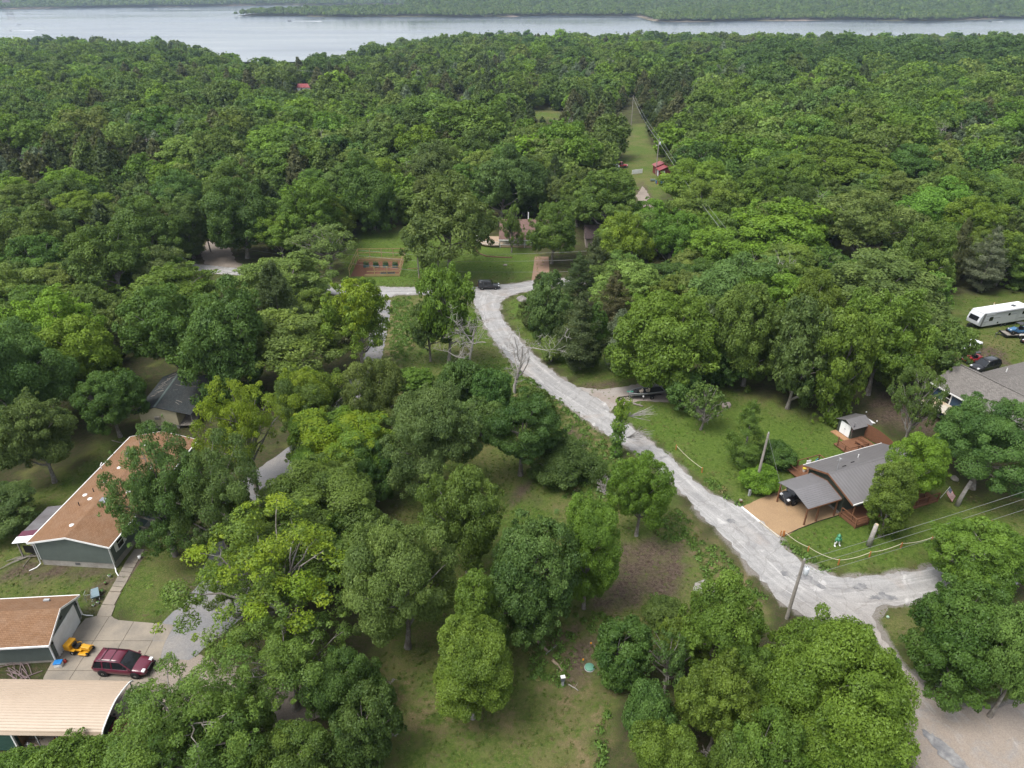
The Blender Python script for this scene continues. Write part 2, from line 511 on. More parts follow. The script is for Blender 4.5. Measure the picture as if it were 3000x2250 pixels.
def build_ground():
    xs = list(np.arange(-88, 98.01, 1.0))
    out = grow(98, 9000, 1.0, 1.085)
    xs = [-(q - 10) for q in out[::-1]] + xs + out
    ys = [-300, -150, -60, -20, 5, 20] + list(np.arange(28, 176.01, 1.0)) + grow(176, 12000, 1.0, 1.04)
    X, Y = np.meshgrid(np.array(xs), np.array(ys))
    nx, ny = len(xs), len(ys)
    P = np.stack([X.ravel(), Y.ravel()], 1)
    Z = H(P[:, 0], P[:, 1])
    rs = np.random.RandomState(3)
    i = np.arange((nx - 1) * (ny - 1))
    r, c = i // (nx - 1), i % (nx - 1)
    q = r * nx + c
    f = np.stack([q, q + 1, q + nx + 1, q + nx], 1)
    near = (P[:, 1] > 20) & (P[:, 1] < 800) & (np.abs(P[:, 0]) < 520)
    N = P[near]
    jit = 1.2 * np.sin(N[:, 0] * 1.7 + 2 * np.sin(N[:, 1] * .9)) + rs.normal(0, .35, len(N))
    def mask(polys, soft, jamp=0.5):
        m = np.full(len(N), -1e9)
        for p in polys:
            m = np.maximum(m, sdist(N, polyw(p)))
        full = np.zeros(len(P))
        full[near] = np.clip((m + jit * jamp) / soft + .5, 0, 1)
        return full
    op = mask(OPEN, 3.0, 0.8)
    me = mesh_np('ground', np.stack([P[:, 0], P[:, 1], Z], 1), f, None, True)
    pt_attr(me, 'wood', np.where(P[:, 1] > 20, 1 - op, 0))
    pt_attr(me, 'dirt', mask(DIRT, 1.6))
    pt_attr(me, 'dry', mask(DRY, 4.0, 1.2))
    pt_attr(me, 'lush', mask(LUSH, 5.0, 1.2))
    lw = polyw(LANE)
    full = np.zeros(len(P))
    full[near] = np.clip((sdist(N, lw) + 1.1 + jit * .25) / 1.1, 0, 1)
    pt_attr(me, 'verge', full)
    shore = np.clip(1 - np.abs(Z + 31.5) / 2.5, 0, 1) * (P[:, 1] > 1000)
    pt_attr(me, 'shore', shore)

    k = NT('ground')
    big = k.noise(0.09, 6, 0.65)
    mid = k.noise(0.5, 6, 0.7)
    fine = k.noise(5.0, 6, 0.75)
    vf = k.noise(14.0, 5, 0.8)
    spk = k.noise(2.3, 9, .82)
    spk2 = k.noise(4.6, 7, .85)
    spk3 = k.noise(3.1, 8, .8, dist=.5)
    g = k.mix(k.rng(spk, .43, .57), (.040, .076, .012), (.088, .132, .026))
    g = k.mix(k.math('MULTIPLY', k.rng(mid, .42, .62), .55), g, (.102, .128, .034))
    g = k.mix(k.math('MULTIPLY', k.rng(big, .44, .60), .5), g, (.112, .112, .040))
    g = k.mix(k.math('MULTIPLY', k.rng(k.math('ADD', k.math('MULTIPLY', spk2, .7), k.math('MULTIPLY', big, .32)), .52, .60), .75), g, (.165, .142, .066))
    g = k.mix(k.math('MULTIPLY', k.rng(k.math('ADD', k.math('MULTIPLY', spk3, .7), k.math('MULTIPLY', mid, .32)), .545, .60), .7), g, (.115, .085, .055))
    g = k.mix(k.math('MULTIPLY', k.attr('lush'), .8), g, k.mix(k.rng(spk, .42, .58), (.046, .088, .012), (.098, .150, .028)))
    dry = k.mix(k.rng(spk2, .42, .58), (.215, .165, .095), (.125, .105, .050))
    dm = k.math('MULTIPLY', k.attr('dry'), k.rng(k.noise(.8, 6, .7), .40, .58))
    g = k.mix(dm, g, dry)
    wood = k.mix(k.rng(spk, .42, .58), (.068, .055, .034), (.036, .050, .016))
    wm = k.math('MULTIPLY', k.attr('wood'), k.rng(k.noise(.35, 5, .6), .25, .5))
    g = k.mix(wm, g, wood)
    dirt = k.mix(k.rng(spk3, .40, .60), (.046, .032, .023), (.125, .095, .074))
    dirt = k.mix(k.math('MULTIPLY', k.rng(mid, .48, .64), .7), dirt, (.095, .088, .045))
    g = k.mix(k.math('MULTIPLY', k.attr('dirt'), k.rng(k.noise(1.6, 5, .7), .28, .46)), g, dirt)
    gravel = k.mix(k.rng(fine, .35, .65), (.24, .225, .21), (.18, .155, .135))
    vm = k.math('MULTIPLY', k.rng(k.math('ADD', k.math('MULTIPLY', k.attr('verge'), .62), k.math('MULTIPLY', spk2, .7)), .66, .84), 0.9)
    g = k.mix(vm, g, gravel)
    g = k.mix(k.attr('shore'), g, k.mix(k.rng(k.noise(.02, 4), .45, .6), (.16, .13, .11), (.42, .33, .27)))
    g = k.scale_col(g, k.rng(vf, .28, .72, .62, 1.38))
    k.col(g)
    k.b.inputs['Roughness'].default_value = .95
    k.b.inputs['Specular IOR Level'].default_value = .08
    k.bump(k.math('ADD', k.math('MULTIPLY', fine, .7), k.math('MULTIPLY', vf, .5)), .9, .16)
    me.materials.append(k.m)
    o = bpy.data.objects.new('ground', me)
    link(o)
    tag(o, kind='structure')
    return o
build_ground()

# ---------------------------------------------------------------- flat sheets laid on the ground
def resample(poly, step, jitter=0.0, seed=0):
    rs = np.random.RandomState(seed)
    out = []
    n = len(poly)
    for i in range(n):
        a, b = np.array(poly[i]), np.array(poly[(i + 1) % n])
        L = np.linalg.norm(b - a)
        m = max(1, int(L / step))
        for j in range(m):
            p = a + (b - a) * j / m
            if jitter:
                e = (b - a) / max(L, 1e-6)
                p = p + np.array([-e[1], e[0]]) * (rs.uniform(-1, 1) * jitter)
            out.append(p)
    return np.array(out)

def sheet(name, poly, lift, material, step=1.5, jitter=0.0, parent=None, seed=1, thick=0.0):
    """polygon (world xy) laid on the terrain as a mesh; interior points follow the slope"""
    poly = np.array(poly)
    b = resample(poly, step * .6, jitter, seed)
    lo, hi = b.min(0), b.max(0)
    gx, gy = np.meshgrid(np.arange(lo[0], hi[0], step), np.arange(lo[1], hi[1], step))
    ip = np.stack([gx.ravel(), gy.ravel()], 1)
    ip = ip[sdist(ip, b) > step * .35] if len(ip) else ip
    pts = [Vector((float(p[0]), float(p[1]))) for p in b] + [Vector((float(p[0]), float(p[1]))) for p in ip]
    nb = len(b)
    v, e, f, *_ = delaunay_2d_cdt(pts, [], [list(range(nb))], 1, 1e-4)
    V = np.array([(p[0], p[1]) for p in v])
    Z = H(V[:, 0], V[:, 1]) + lift
    me = bpy.data.meshes.new(name)
    vs = [(p[0], p[1], z) for p, z in zip(V, Z)]
    fs = [tuple(q) for q in f]
    if thick:
        n = len(vs)
        edge = {}
        for q in fs:
            for i in range(len(q)):
                a_, b_ = q[i], q[(i + 1) % len(q)]
                edge[(a_, b_)] = edge.get((a_, b_), 0) + 1
        vs += [(x, y, z - thick) for (x, y, z) in vs]
        for (a_, b_) in list(edge):
            if (b_, a_) not in edge:
                fs.append((b_, a_, a_ + n, b_ + n))
    me.from_pydata(vs, [], fs)
    me.materials.append(material)
    me.update()
    bm = bmesh.new()
    bm.from_mesh(me)
    if thick:
        bmesh.ops.recalc_face_normals(bm, faces=bm.faces)
    for q in bm.faces:
        if not thick and q.normal.z < 0:
            q.normal_flip()
    bm.to_mesh(me)
    bm.free()
    o = bpy.data.objects.new(name, me)
    link(o, parent)
    return o

def strip_poly(px_line, widths):
    """centre line in photo pixels and widths in metres -> world polygon"""
    P = [np.array(G(*p)[:2]) for p in px_line]
    n = len(P)
    if not hasattr(widths, '__len__'): widths = [widths] * n
    Lf, Rt = [], []
    for i in range(n):
        d = P[min(i + 1, n - 1)] - P[max(i - 1, 0)]
        d = d / np.linalg.norm(d)
        nn = np.array([-d[1], d[0]]) * widths[i] / 2
        Lf.append(P[i] + nn)
        Rt.append(P[i] - nn)
    return np.array(Lf + Rt[::-1])

def lane_material():
    k = NT('pale_chipseal')
    big = k.noise(.16, 5, .6, dist=.6)
    mid = k.noise(.7, 6, .65, dist=1.0)
    fine = k.noise(9., 5, .75)
    # tracks and pale streaks follow the lane (attributes: metres across and along)
    ru, rv = k.attr('across'), k.attr('along')
    cmb = k.t.nodes.new('ShaderNodeCombineXYZ')
    k.t.links.new(k.math('MULTIPLY', ru, 1.3), cmb.inputs[0])
    k.t.links.new(k.math('MULTIPLY', rv, .07), cmb.inputs[1])
    streak = k.noise(1.0, 6, .65, vec=cmb.outputs[0], dist=.5)
    ab = k.t.nodes.new('ShaderNodeMath')
    ab.operation = 'SUBTRACT'
    k.t.links.new(k.math('ABSOLUTE', ru), ab.inputs[0])
    ab.inputs[1].default_value = .95
    au = k.math('ABSOLUTE', ab.outputs[0])
    track = k.math('MULTIPLY', k.rng(au, .55, .05), k.rng(k.noise(.25, 4, .6), .3, .6))
    c = k.mix(k.rng(mid, .35, .65), (.225, .222, .222), (.305, .299, .292))
    c = k.mix(k.math('MULTIPLY', k.rng(streak, .52, .66), .75), c, (.42, .412, .402))
    c = k.mix(k.math('MULTIPLY', k.rng(big, .54, .68), .6), c, (.275, .232, .200))
    c = k.mix(k.math('MULTIPLY', k.rng(k.noise(1.6, 5, .6, dist=.8), .64, .72), .5), c, (.18, .178, .18))
    c = k.mix(k.math('MULTIPLY', k.rng(k.noise(.33, 4, .5, dist=1.5), .62, .70), .8), c, (.45, .44, .43))
    crk = k.t.nodes.new('ShaderNodeTexVoronoi')       # fine cracks
    crk.feature = 'DISTANCE_TO_EDGE'
    crk.inputs['Scale'].default_value = .35
    wv = k.t.nodes.new('ShaderNodeVectorMath')
    wv.operation = 'ADD'
    nv = k.t.nodes.new('ShaderNodeTexNoise')
    nv.inputs['Scale'].default_value = .8
    k.t.links.new(k.tc, nv.inputs['Vector'])
    k.t.links.new(k.tc, wv.inputs[0])
    k.t.links.new(nv.outputs['Color'], wv.inputs[1])
    k.t.links.new(wv.outputs[0], crk.inputs['Vector'])
    c = k.mix(k.math('MULTIPLY', k.rng(crk.outputs['Distance'], .03, .0), .45), c, (.15, .14, .13))
    c = k.mix(k.math('MULTIPLY', track, .40), c, (.40, .392, .382))
    c = k.mix(k.math('MULTIPLY', k.rng(k.noise(1.7, 5, .6, vec=cmb.outputs[0], dist=.4), .54, .66), .45), c, (.185, .18, .18))
    y = k.t.nodes.new('ShaderNodeSeparateXYZ')
    k.t.links.new(k.tc, y.inputs[0])
    south = k.rng(y.outputs[1], 52, 38)
    c = k.mix(k.math('MULTIPLY', south, k.rng(mid, .25, .5, .2, .85)), c, (.250, .206, .168))
    c = k.scale_col(c, k.rng(fine, .28, .72, .76, 1.22))
    k.col(c)
    k.b.inputs['Roughness'].default_value = .9
    k.b.inputs['Specular IOR Level'].default_value = .15
    k.bump(fine, .35, .03)
    return k.m
M_LANE = lane_material()
lane = sheet('lane', polyw(LANE), 0.03, M_LANE, .9, .26)
tag(lane, kind='structure')
def lane_coords():
    lines = [[(1440, 850), (1430, 890), (1450, 950), (1490, 1010), (1560, 1075), (1640, 1140), (1740, 1205), (1830, 1270), (1930, 1345), (2030, 1440), (2130, 1520), (2220, 1605), (2310, 1690), (2420, 1760), (2560, 1880), (2660, 2010), (2750, 2120), (2860, 2260)],
             [(600, 785), (800, 825), (1100, 855), (1300, 852), (1450, 850), (1600, 833), (1800, 815)], [(2420, 1730), (2600, 1725), (2800, 1690), (3100, 1630)]]
    n = len(lane.data.vertices)
    co = np.zeros(n * 3)
    lane.data.vertices.foreach_get('co', co)
    P = co.reshape(-1, 3)[:, :2]
    best = np.full(n, 1e9)
    U, Vv = np.zeros(n), np.zeros(n)
    off = 0.0
    for ln in lines:
        W = polyw(ln)
        for i in range(len(W) - 1):
            e = W[i + 1] - W[i]
            L = np.linalg.norm(e)
            t = np.clip(((P - W[i]) @ e) / L ** 2, 0, 1)
            q = P - (W[i] + t[:, None] * e)
            d = np.hypot(q[:, 0], q[:, 1])
            sg = np.sign(e[0] * q[:, 1] - e[1] * q[:, 0])
            m = d < best
            best = np.where(m, d, best)
            U, Vv = np.where(m, d * sg, U), np.where(m, off + t * L, Vv)
            off += L
        off += 100
    pt_attr(lane.data, 'across', U)
    pt_attr(lane.data, 'along', Vv)
lane_coords()
M_PATCH = mat('asphalt_patch', (.155, .155, .16), .95, .1, var=.2, scale=4, rgb2=(.26, .255, .25), var2=1.0, scale2=1.3)
def blob(px, rx, ry, ang, n=18, seed=0, px2=None):
    rs = random.Random(seed)
    c = G(*px)
    out = []
    for i in range(n):
        a = 2 * math.pi * i / n
        q = .75 + .4 * rs.random()
        u, v = rx * q * math.cos(a), ry * q * math.sin(a)
        out.append((c.x + u * math.cos(ang) - v * math.sin(ang), c.y + u * math.sin(ang) + v * math.cos(ang)))
    return out
for i, (p, rx, ry, an) in enumerate([((2143, 1527), .55, .32, -.4), ((2304, 1682), .6, .42, -.5), ((2360, 1695), .9, .5, -.6), ((2393, 1712), 1.0, .35, -.9),
                                     ((2588, 1751), 1.6, .3, 0), ((2583, 1742), .35, .25, 0), ((2760, 2190), 1.7, .55, -1.0), ((2800, 2235), 1.8, .5, -1.0), ((1925, 1346), 1.7, .28, .5), ((2520, 1720), .8, .4, .2)]):
    o = sheet('asphalt_patch', blob(p, rx, ry, an, 26, seed=i), .045 + .004 * i, M_PATCH, .3, .10)
    o.parent = lane
M_DRIVE = mat('old_asphalt', (.175, .175, .182), .92, .15, var=.2, scale=6, rgb2=(.235, .22, .205), var2=.8, scale2=.35, bump=.3, bscale=12)
M_GRAVEL = mat('beige_gravel', (.235, .20, .17), .95, .1, var=.3, scale=9, rgb2=(.175, .148, .124), var2=.8, scale2=.3, bump=.6, bscale=9)
drv = sheet('driveway', strip_poly([(1125, 880), (1118, 940), (1092, 1050), (1048, 1130), (1003, 1205), (920, 1290), (830, 1370), (745, 1430), (695, 1500), (700, 1600), (690, 1700), (630, 1780), (530, 1870), (490, 1930)],
                                   [2.8, 2.9, 2.9, 2.9, 3.2, 3.6, 5.0, 5.5, 4.5, 6, 7, 7, 5.5, 4.0]), .02, M_DRIVE, 1.2, .15)
tag(drv, kind='structure')
pad = sheet('gravel_yard', polyw([(300, 2080), (430, 1990), (520, 1900), (620, 1930), (720, 1975), (850, 1985), (985, 1962), (990, 2050), (900, 2130), (780, 2140), (640, 2170), (600, 2330), (420, 2350), (300, 2240)]), .012, M_GRAVEL, 1.0, .25)
tag(pad, kind='structure')
tag(sheet('gravel_track', polyw([(588, 645), (622, 640), (660, 700), (690, 765), (730, 786), (655, 783), (600, 775), (590, 740), (612, 700)]), .02, M_GRAVEL, 1.5, .3), kind='structure')
M_BRICKDRIVE = mat('tan_driveway', (.25, .165, .118), .9, .15, var=.12, scale=5, rgb2=(.21, .14, .105), var2=.6, scale2=.6)
tag(sheet('driveway', polyw([(1567, 752), (1607, 752), (1611, 815), (1557, 822)]), .025, M_BRICKDRIVE, 1.5), kind='structure')
tag(sheet('driveway', polyw([(1692, 1134), (1760, 1140), (1830, 1133), (1920, 1112), (2010, 1085), (2020, 1150), (1960, 1180), (1880, 1175), (1800, 1190), (1787, 1207), (1765, 1180)]), .016, mat('pinkish_gravel', (.25, .215, .19), .95, .1, var=.25, scale=8, rgb2=(.31, .30, .285), var2=.8, scale2=.35), 1.0, .15), kind='structure')
tag(sheet('gravel_track', polyw([(2060, 1050), (2300, 1012), (2460, 1000), (2620, 1010), (2720, 1020), (2760, 1060), (2700, 1090), (2560, 1060), (2400, 1050), (2200, 1060)]), .016, M_GRAVEL, 1.5, .3), kind='structure')
tag(sheet('gravel_track', polyw([(1862, 575), (1882, 545), (1895, 560), (1915, 600), (1935, 640), (1910, 640)]), .03, M_GRAVEL, 2., .2), kind='structure')
# ---------------------------------------------------------------- lake
def lake():
    k = NT('lake_water')
    k.b.inputs['Base Color'].default_value = (.06, .075, .10, 1)
    k.b.inputs['Roughness'].default_value = .1
    k.b.inputs['IOR'].default_value = 1.33
    n = k.noise(1.0, 4, .6, vec=k.scaled((.05, .018, .05)))
    n2 = k.noise(1.0, 3, .6, vec=k.scaled((.7, .3, .7)))
    k.bump(k.math('ADD', k.math('MULTIPLY', n, .5), k.math('MULTIPLY', n2, .4)), .14, 1.0)
    k.t.links.new(k.rng(k.noise(1., 4, .6, vec=k.scaled((.002, .006, .01))), .35, .65, .10, .22), k.b.inputs['Roughness'])
    mb = MB()
    mb.add([(-9000, 950, LAKE_Z), (9000, 950, LAKE_Z), (9000, 12000, LAKE_Z), (-9000, 12000, LAKE_Z)], [(0, 1, 2, 3)])
    o = mb.build('lake', k.m)
    tag(o, kind='structure')
lake()
# ---------------------------------------------------------------- foliage and bark
def leaf_material(name, instancer=False):
    k = NT(name)
    t = k.t
    if instancer:
        base = k.attr('tint', 'INSTANCER', 'Color')
        yo = None
    else:
        oi = t.nodes.new('ShaderNodeObjectInfo')
        base, yo = oi.outputs['Color'], oi.outputs['Alpha']
    tone = k.attr('tone')
    c = k.scale_col(base, k.rng(tone, 0, 1, .74, 1.52))
    hv = k.mix(.25, c, k.mix(tone, (.030, .085, .020), (.150, .190, .045)))
    c = hv
    if yo is not None:
        ym = k.math('MULTIPLY', k.rng(k.attr('young'), .45, .75), yo)
        c = k.mix(ym, c, k.mix(tone, (.125, .205, .010), (.235, .295, .018)))
    t.nodes.remove(k.b)
    out = t.nodes['Material Output']
    d = t.nodes.new('ShaderNodeBsdfDiffuse')
    tr = t.nodes.new('ShaderNodeBsdfTranslucent')
    gl = t.nodes.new('ShaderNodeBsdfGlossy')
    gl.inputs['Roughness'].default_value = .5
    gl.inputs['Color'].default_value = (.6, .66, .6, 1)
    t.links.new(c, d.inputs[0])
    t.links.new(k.mix(.35, c, (.22, .30, .03)), tr.inputs[0])
    m1 = t.nodes.new('ShaderNodeMixShader')
    m1.inputs[0].default_value = .30
    t.links.new(d.outputs[0], m1.inputs[1])
    t.links.new(tr.outputs[0], m1.inputs[2])
    m2 = t.nodes.new('ShaderNodeMixShader')
    m2.inputs[0].default_value = .022
    t.links.new(m1.outputs[0], m2.inputs[1])
    t.links.new(gl.outputs[0], m2.inputs[2])
    t.links.new(m2.outputs[0], out.inputs[0])
    return k.m
M_LEAF = leaf_material('foliage')
M_LEAFI = leaf_material('far_foliage', True)
M_BARK = mat('bark', (.155, .138, .118), .95, .1, var=.3, scale=6, rgb2=(.27, .26, .245), var2=.8, scale2=1.5)
M_DEAD = mat('dead_wood', (.33, .31, .29), .95, .1, var=.25, scale=6, rgb2=(.22, .20, .18), var2=.7, scale2=2)

def unit(v):
    return v / np.maximum(np.linalg.norm(v, axis=-1, keepdims=True), 1e-9)

def np_tube(pts, rad, n=5):
    """pts (k,3), rad (k,) -> verts, quads"""
    pts = np.asarray(pts)
    kx = len(pts)
    d = unit(np.gradient(pts, axis=0))
    u = unit(np.cross(d, np.array([0.31, .17, .93])))
    v = np.cross(d, u)
    a = np.arange(n) * 2 * np.pi / n
    ring = u[:, None, :] * np.cos(a)[None, :, None] + v[:, None, :] * np.sin(a)[None, :, None]
    V = (pts[:, None, :] + ring * np.asarray(rad)[:, None, None]).reshape(-1, 3)
    i, j = np.meshgrid(np.arange(kx - 1), np.arange(n), indexing='ij')
    i, j = i.ravel(), j.ravel()
    Fq = np.stack([i * n + j, i * n + (j + 1) % n, (i + 1) * n + (j + 1) % n, (i + 1) * n + j], 1)
    return V, Fq

def cat_parts(parts):
    vs, fs, o = [], [], 0
    for v, f in parts:
        vs.append(v)
        fs.append(f + o)
        o += len(v)
    return np.concatenate(vs), np.concatenate(fs)

def leaves_at(rs, pos, nrm, size, aspect=.6):
    n = len(pos)
    t = unit(np.cross(nrm, rs.normal(size=(n, 3))))
    b = np.cross(nrm, t)
    s = (size * rs.uniform(.65, 1.35, n))[:, None]
    t, b = t * s * .5, b * s * .5 * aspect
    V = np.stack([pos - t + b, pos + t, pos - t - b], 1).reshape(-1, 3)
    Fq = np.arange(3 * n).reshape(n, 3)
    return V, Fq

KINDS = {  # clumps, clump radius, crown a/R, clear stem/a, fill, up-bias, low cut
    'oak':    dict(nc=85, cr=.20, a=.86, t=.34, fill=1.0, inner=.22, low=-.55),
    'sparse': dict(nc=92, cr=.135, a=.80, t=.55, fill=.62, inner=.38, low=-.5),
    'dense':  dict(nc=82, cr=.21, a=.95, t=.14, fill=1.15, inner=.12, low=-.85),
    'column': dict(nc=80, cr=.26, a=1.75, t=.16, fill=1.05, inner=.10, low=-.9),
    'shrub':  dict(nc=45, cr=.27, a=.72, t=.04, fill=1.0, inner=.12, low=-.5),
    'wispy':  dict(nc=95, cr=.15, a=.82, t=.35, fill=.80, inner=.4, low=-.7),
    'tiers':  dict(nc=75, cr=.22, a=.85, t=.40, fill=.95, inner=.12, low=-.5),
}

def broadleaf(kind, Rr, leaf, seed, dens=1.0):
    """a broadleaf tree: unit-free metres, root at origin. returns (trunk mesh, crown mesh, R, a, t)"""
    K = KINDS[kind]
    rs = np.random.RandomState(seed)
    a = K['a'] * Rr
    t = K['t'] * a
    zc = t + a
    nc = K['nc']
    # lobed envelope
    lob = unit(rs.normal(size=(16, 3)))
    lamp = np.where(rs.rand(16) < .5, rs.uniform(-.55, -.1, 16), rs.uniform(.05, .32, 16))
    def env(d):
        e = 1 + (np.exp(-9 * (1 - d @ lob.T)) * lamp).sum(1)
        return np.clip(e, .45, 1.32)
    d = unit(rs.normal(size=(nc * 3, 3)))
    d = d[d[:, 2] > K['low']][:nc]
    # spread the clumps apart
    for _ in range(6):
        df = d[:, None] - d[None]
        q = (df ** 2).sum(2) + np.eye(len(d))
        d = unit(d + (df / q[..., None] ** 1.5).sum(1) * .004)
        d[:, 2] = np.maximum(d[:, 2], K['low'])
        d = unit(d)
    if kind not in ('dense', 'shrub', 'column'):
        hole = unit(rs.normal(size=(3, 3)))
        d = d[((d @ hole.T) < .93).all(1)]
    nb_ = len(d)
    ne = int(nb_ * .8)                       # small sprays that make the outline ragged
    d2 = unit(d[rs.randint(0, nb_, ne)] + rs.normal(0, .22, (ne, 3)))
    d = np.concatenate([d, d2])
    nc = len(d)
    small = np.arange(nc) >= nb_
    crr = K['cr'] * np.where(small, rs.uniform(.22, .55, nc), rs.uniform(.5, 1.5, nc))
    inner = (rs.rand(nc) < K['inner']) & ~small
    rad = np.where(inner, rs.uniform(.35, .75, nc), 1.0) * env(d) * np.where(small, rs.uniform(.92, 1.14, nc), rs.uniform(.86, 1.06, nc)) - crr * .7
    if kind == 'column':       # pointed above
        rad *= np.where(d[:, 2] > 0, 1 - .18 * d[:, 2], 1)
    ctr = d * rad[:, None] * np.array([Rr, Rr, a])
    if kind == 'tiers':
        ctr[:, 2] = np.round(ctr[:, 2] / (a * .33) + rs.normal(0, .12, nc)) * a * .33
    if kind in ('oak', 'sparse', 'wispy', 'tiers'):
        ctr[:, 2] = np.where(ctr[:, 2] < 0, ctr[:, 2] * .8, ctr[:, 2])
    cw = crr * Rr
    hr = np.sort(np.hypot(ctr[:, 0], ctr[:, 1]) + cw)[-max(3, nc // 5)]
    ctr[:, :2] *= Rr / hr
    ctr[:, 2] *= min(1.25, a / np.sort(ctr[:, 2] + cw * .6)[-2])
    ctr[:, :2] += np.array([rs.normal(0, .05), rs.normal(0, .05)]) * Rr * (ctr[:, 2:3] / a)
    ctr[:, 2] += zc
    flat = {'tiers': .32, 'column': .9}.get(kind, .72)
    # leaves
    area = leaf * leaf * .30
    nl = np.maximum(6, (dens * K['fill'] * 4 * np.pi * cw ** 2 * .62 / area).astype(int))
    ci = np.repeat(np.arange(nc), nl)
    n = len(ci)
    dd = unit(rs.normal(size=(n, 3)) + .55 * d[ci] + np.array([0, 0, .35]))
    rr = cw[ci] * (.45 + .62 * rs.rand(n) ** .55)
    # each clump is broken into smaller sprays
    sp_c = unit(rs.normal(size=(nc * 7, 3)))
    si = ci * 7 + rs.randint(0, 7, n)
    dd = unit(dd + .75 * sp_c[si])
    pos = ctr[ci] + dd * rr[:, None] * np.array([1, 1, flat])
    nrm = unit(dd * .9 + rs.normal(size=(n, 3)) * .55 + np.array([0, 0, .45]))
    V, Fq = leaves_at(rs, pos, nrm, leaf, .62)
    crown = mesh_np('crown', V, Fq, M_LEAF)
    ctone = rs.normal(.5, .19, nc)
    stone = rs.normal(0, .09, nc * 7)
    face_attr(crown, 'tone', np.clip(ctone[ci] + stone[si] + rs.normal(0, .13, n), 0, 1))
    yc = rs.normal(.42, .2, nc) + .28 * d[:, 2]
    face_attr(crown, 'young', np.clip(yc[ci] + rs.normal(0, .1, n), 0, 1))
    # stem and limbs
    parts = []
    tr = .045 * Rr + .06
    top = np.array([rs.normal(0, .08) * Rr, rs.normal(0, .08) * Rr, zc + a * .35])
    base = np.array([0, 0, -.3])
    s = np.linspace(0, 1, 7)[:, None]
    bend = np.array([rs.normal(0, .06) * Rr, rs.normal(0, .06) * Rr, 0])
    tp = base + (top - base) * s + bend * np.sin(np.pi * s)
    parts.append(np_tube(tp, tr * (1 - .85 * s[:, 0]) * (1 + .5 * np.exp(-s[:, 0] * 14)), 7))
    order = rs.permutation(nb_)[:34 if kind in ('sparse', 'wispy') else 24]
    for j in order:
        c = ctr[j]
        f = np.clip((c[2] - base[2]) / (top[2] - base[2]) * rs.uniform(.45, .75), .18, .92)
        p0 = np.array([np.interp(f, s[:, 0], tp[:, q]) for q in range(3)])
        mid = (p0 + c) / 2 + np.array([rs.normal(0, .06), rs.normal(0, .06), rs.uniform(-.02, .12)]) * Rr
        u = np.linspace(0, 1, 6)[:, None]
        bz = (1 - u) ** 2 * p0 + 2 * u * (1 - u) * mid + u ** 2 * c
        bz[1:-1] += rs.normal(0, .018 * Rr, (4, 3))
        r0 = tr * (1 - .85 * f) * .55
        parts.append(np_tube(bz, r0 * (1 - .8 * u[:, 0]) + .012, 5))
        if kind in ('sparse', 'wispy'):
            for q in range(3):
                m0 = bz[rs.randint(3, 6)]
                e1 = m0 + unit(rs.normal(size=3) + .5 * d[j]) * cw[j] * rs.uniform(.7, 1.3)
                mm = (m0 + e1) / 2 + rs.normal(0, .12, 3) * cw[j]
                parts.append(np_tube(np.array([m0, mm, e1]), [.03, .02, .008], 4))
    V, Fq = cat_parts(parts)
    trunk = mesh_np('trunk', V, Fq, M_BARK, True)
    return trunk, crown, Rr, a, t

def cedar(Rr, leaf, seed, ratio=1.35, dens=1.0):
    """dense conical evergreen"""
    rs = np.random.RandomState(seed)
    a = ratio * Rr
    t = .10 * a
    hgt = t + 2 * a
    nb = 130
    f = rs.rand(nb) ** .75
    z = t + (1 - f) * 2 * a * .0 + f * 0
    zz = rs.rand(nb) ** 1.15 * 2 * a * .97
    prof = np.clip((1 - zz / (2 * a)) ** .75 * (.45 + .75 * np.clip(zz / (.5 * a), 0, 1)), .04, 1)
    ang = rs.rand(nb) * 2 * np.pi
    lob = 1 + .20 * np.sin(ang * 3 + rs.rand() * 6) + rs.normal(0, .10, nb)
    L = np.clip(prof * lob, .06, 1.1) * Rr
    area = leaf * leaf * .25
    nl = np.maximum(8, (dens * 3.2 * L * leaf * 2.2 / area * .9).astype(int))
    ci = np.repeat(np.arange(nb), nl)
    n = len(ci)
    u = rs.rand(n) ** .55
    out = np.stack([np.cos(ang), np.sin(ang), np.zeros(nb)], 1)
    side = np.stack([-np.sin(ang), np.cos(ang), np.zeros(nb)], 1)
    wdt = (.34 * L * (1.15 - u * .0) if False else .30 * L)[ci] * (1.1 - .55 * u)
    pos = out[ci] * (u * L[ci])[:, None] + side[ci] * (rs.normal(0, .55, n) * wdt)[:, None]
    pos[:, 2] = t + zz[ci] + u * L[ci] * .30 + rs.normal(0, .06, n) * Rr
    nrm = unit(out[ci] * .7 + rs.normal(size=(n, 3)) * .6 + np.array([0, 0, .5]))
    V, Fq = leaves_at(rs, pos, nrm, leaf, .42)
    crown = mesh_np('crown', V, Fq, M_LEAF)
    bt = rs.normal(.5, .14, nb)
    face_attr(crown, 'tone', np.clip(bt[ci] + rs.normal(0, .14, n), 0, 1))
    face_attr(crown, 'young', np.zeros(n))
    s = np.linspace(0, 1, 5)
    V, Fq = np_tube(np.stack([0 * s, 0 * s, -.3 + s * hgt * .97], 1), (.035 * Rr + .08) * (1 - .93 * s), 6)
    return mesh_np('trunk', V, Fq, M_BARK, True), crown, Rr, a, t

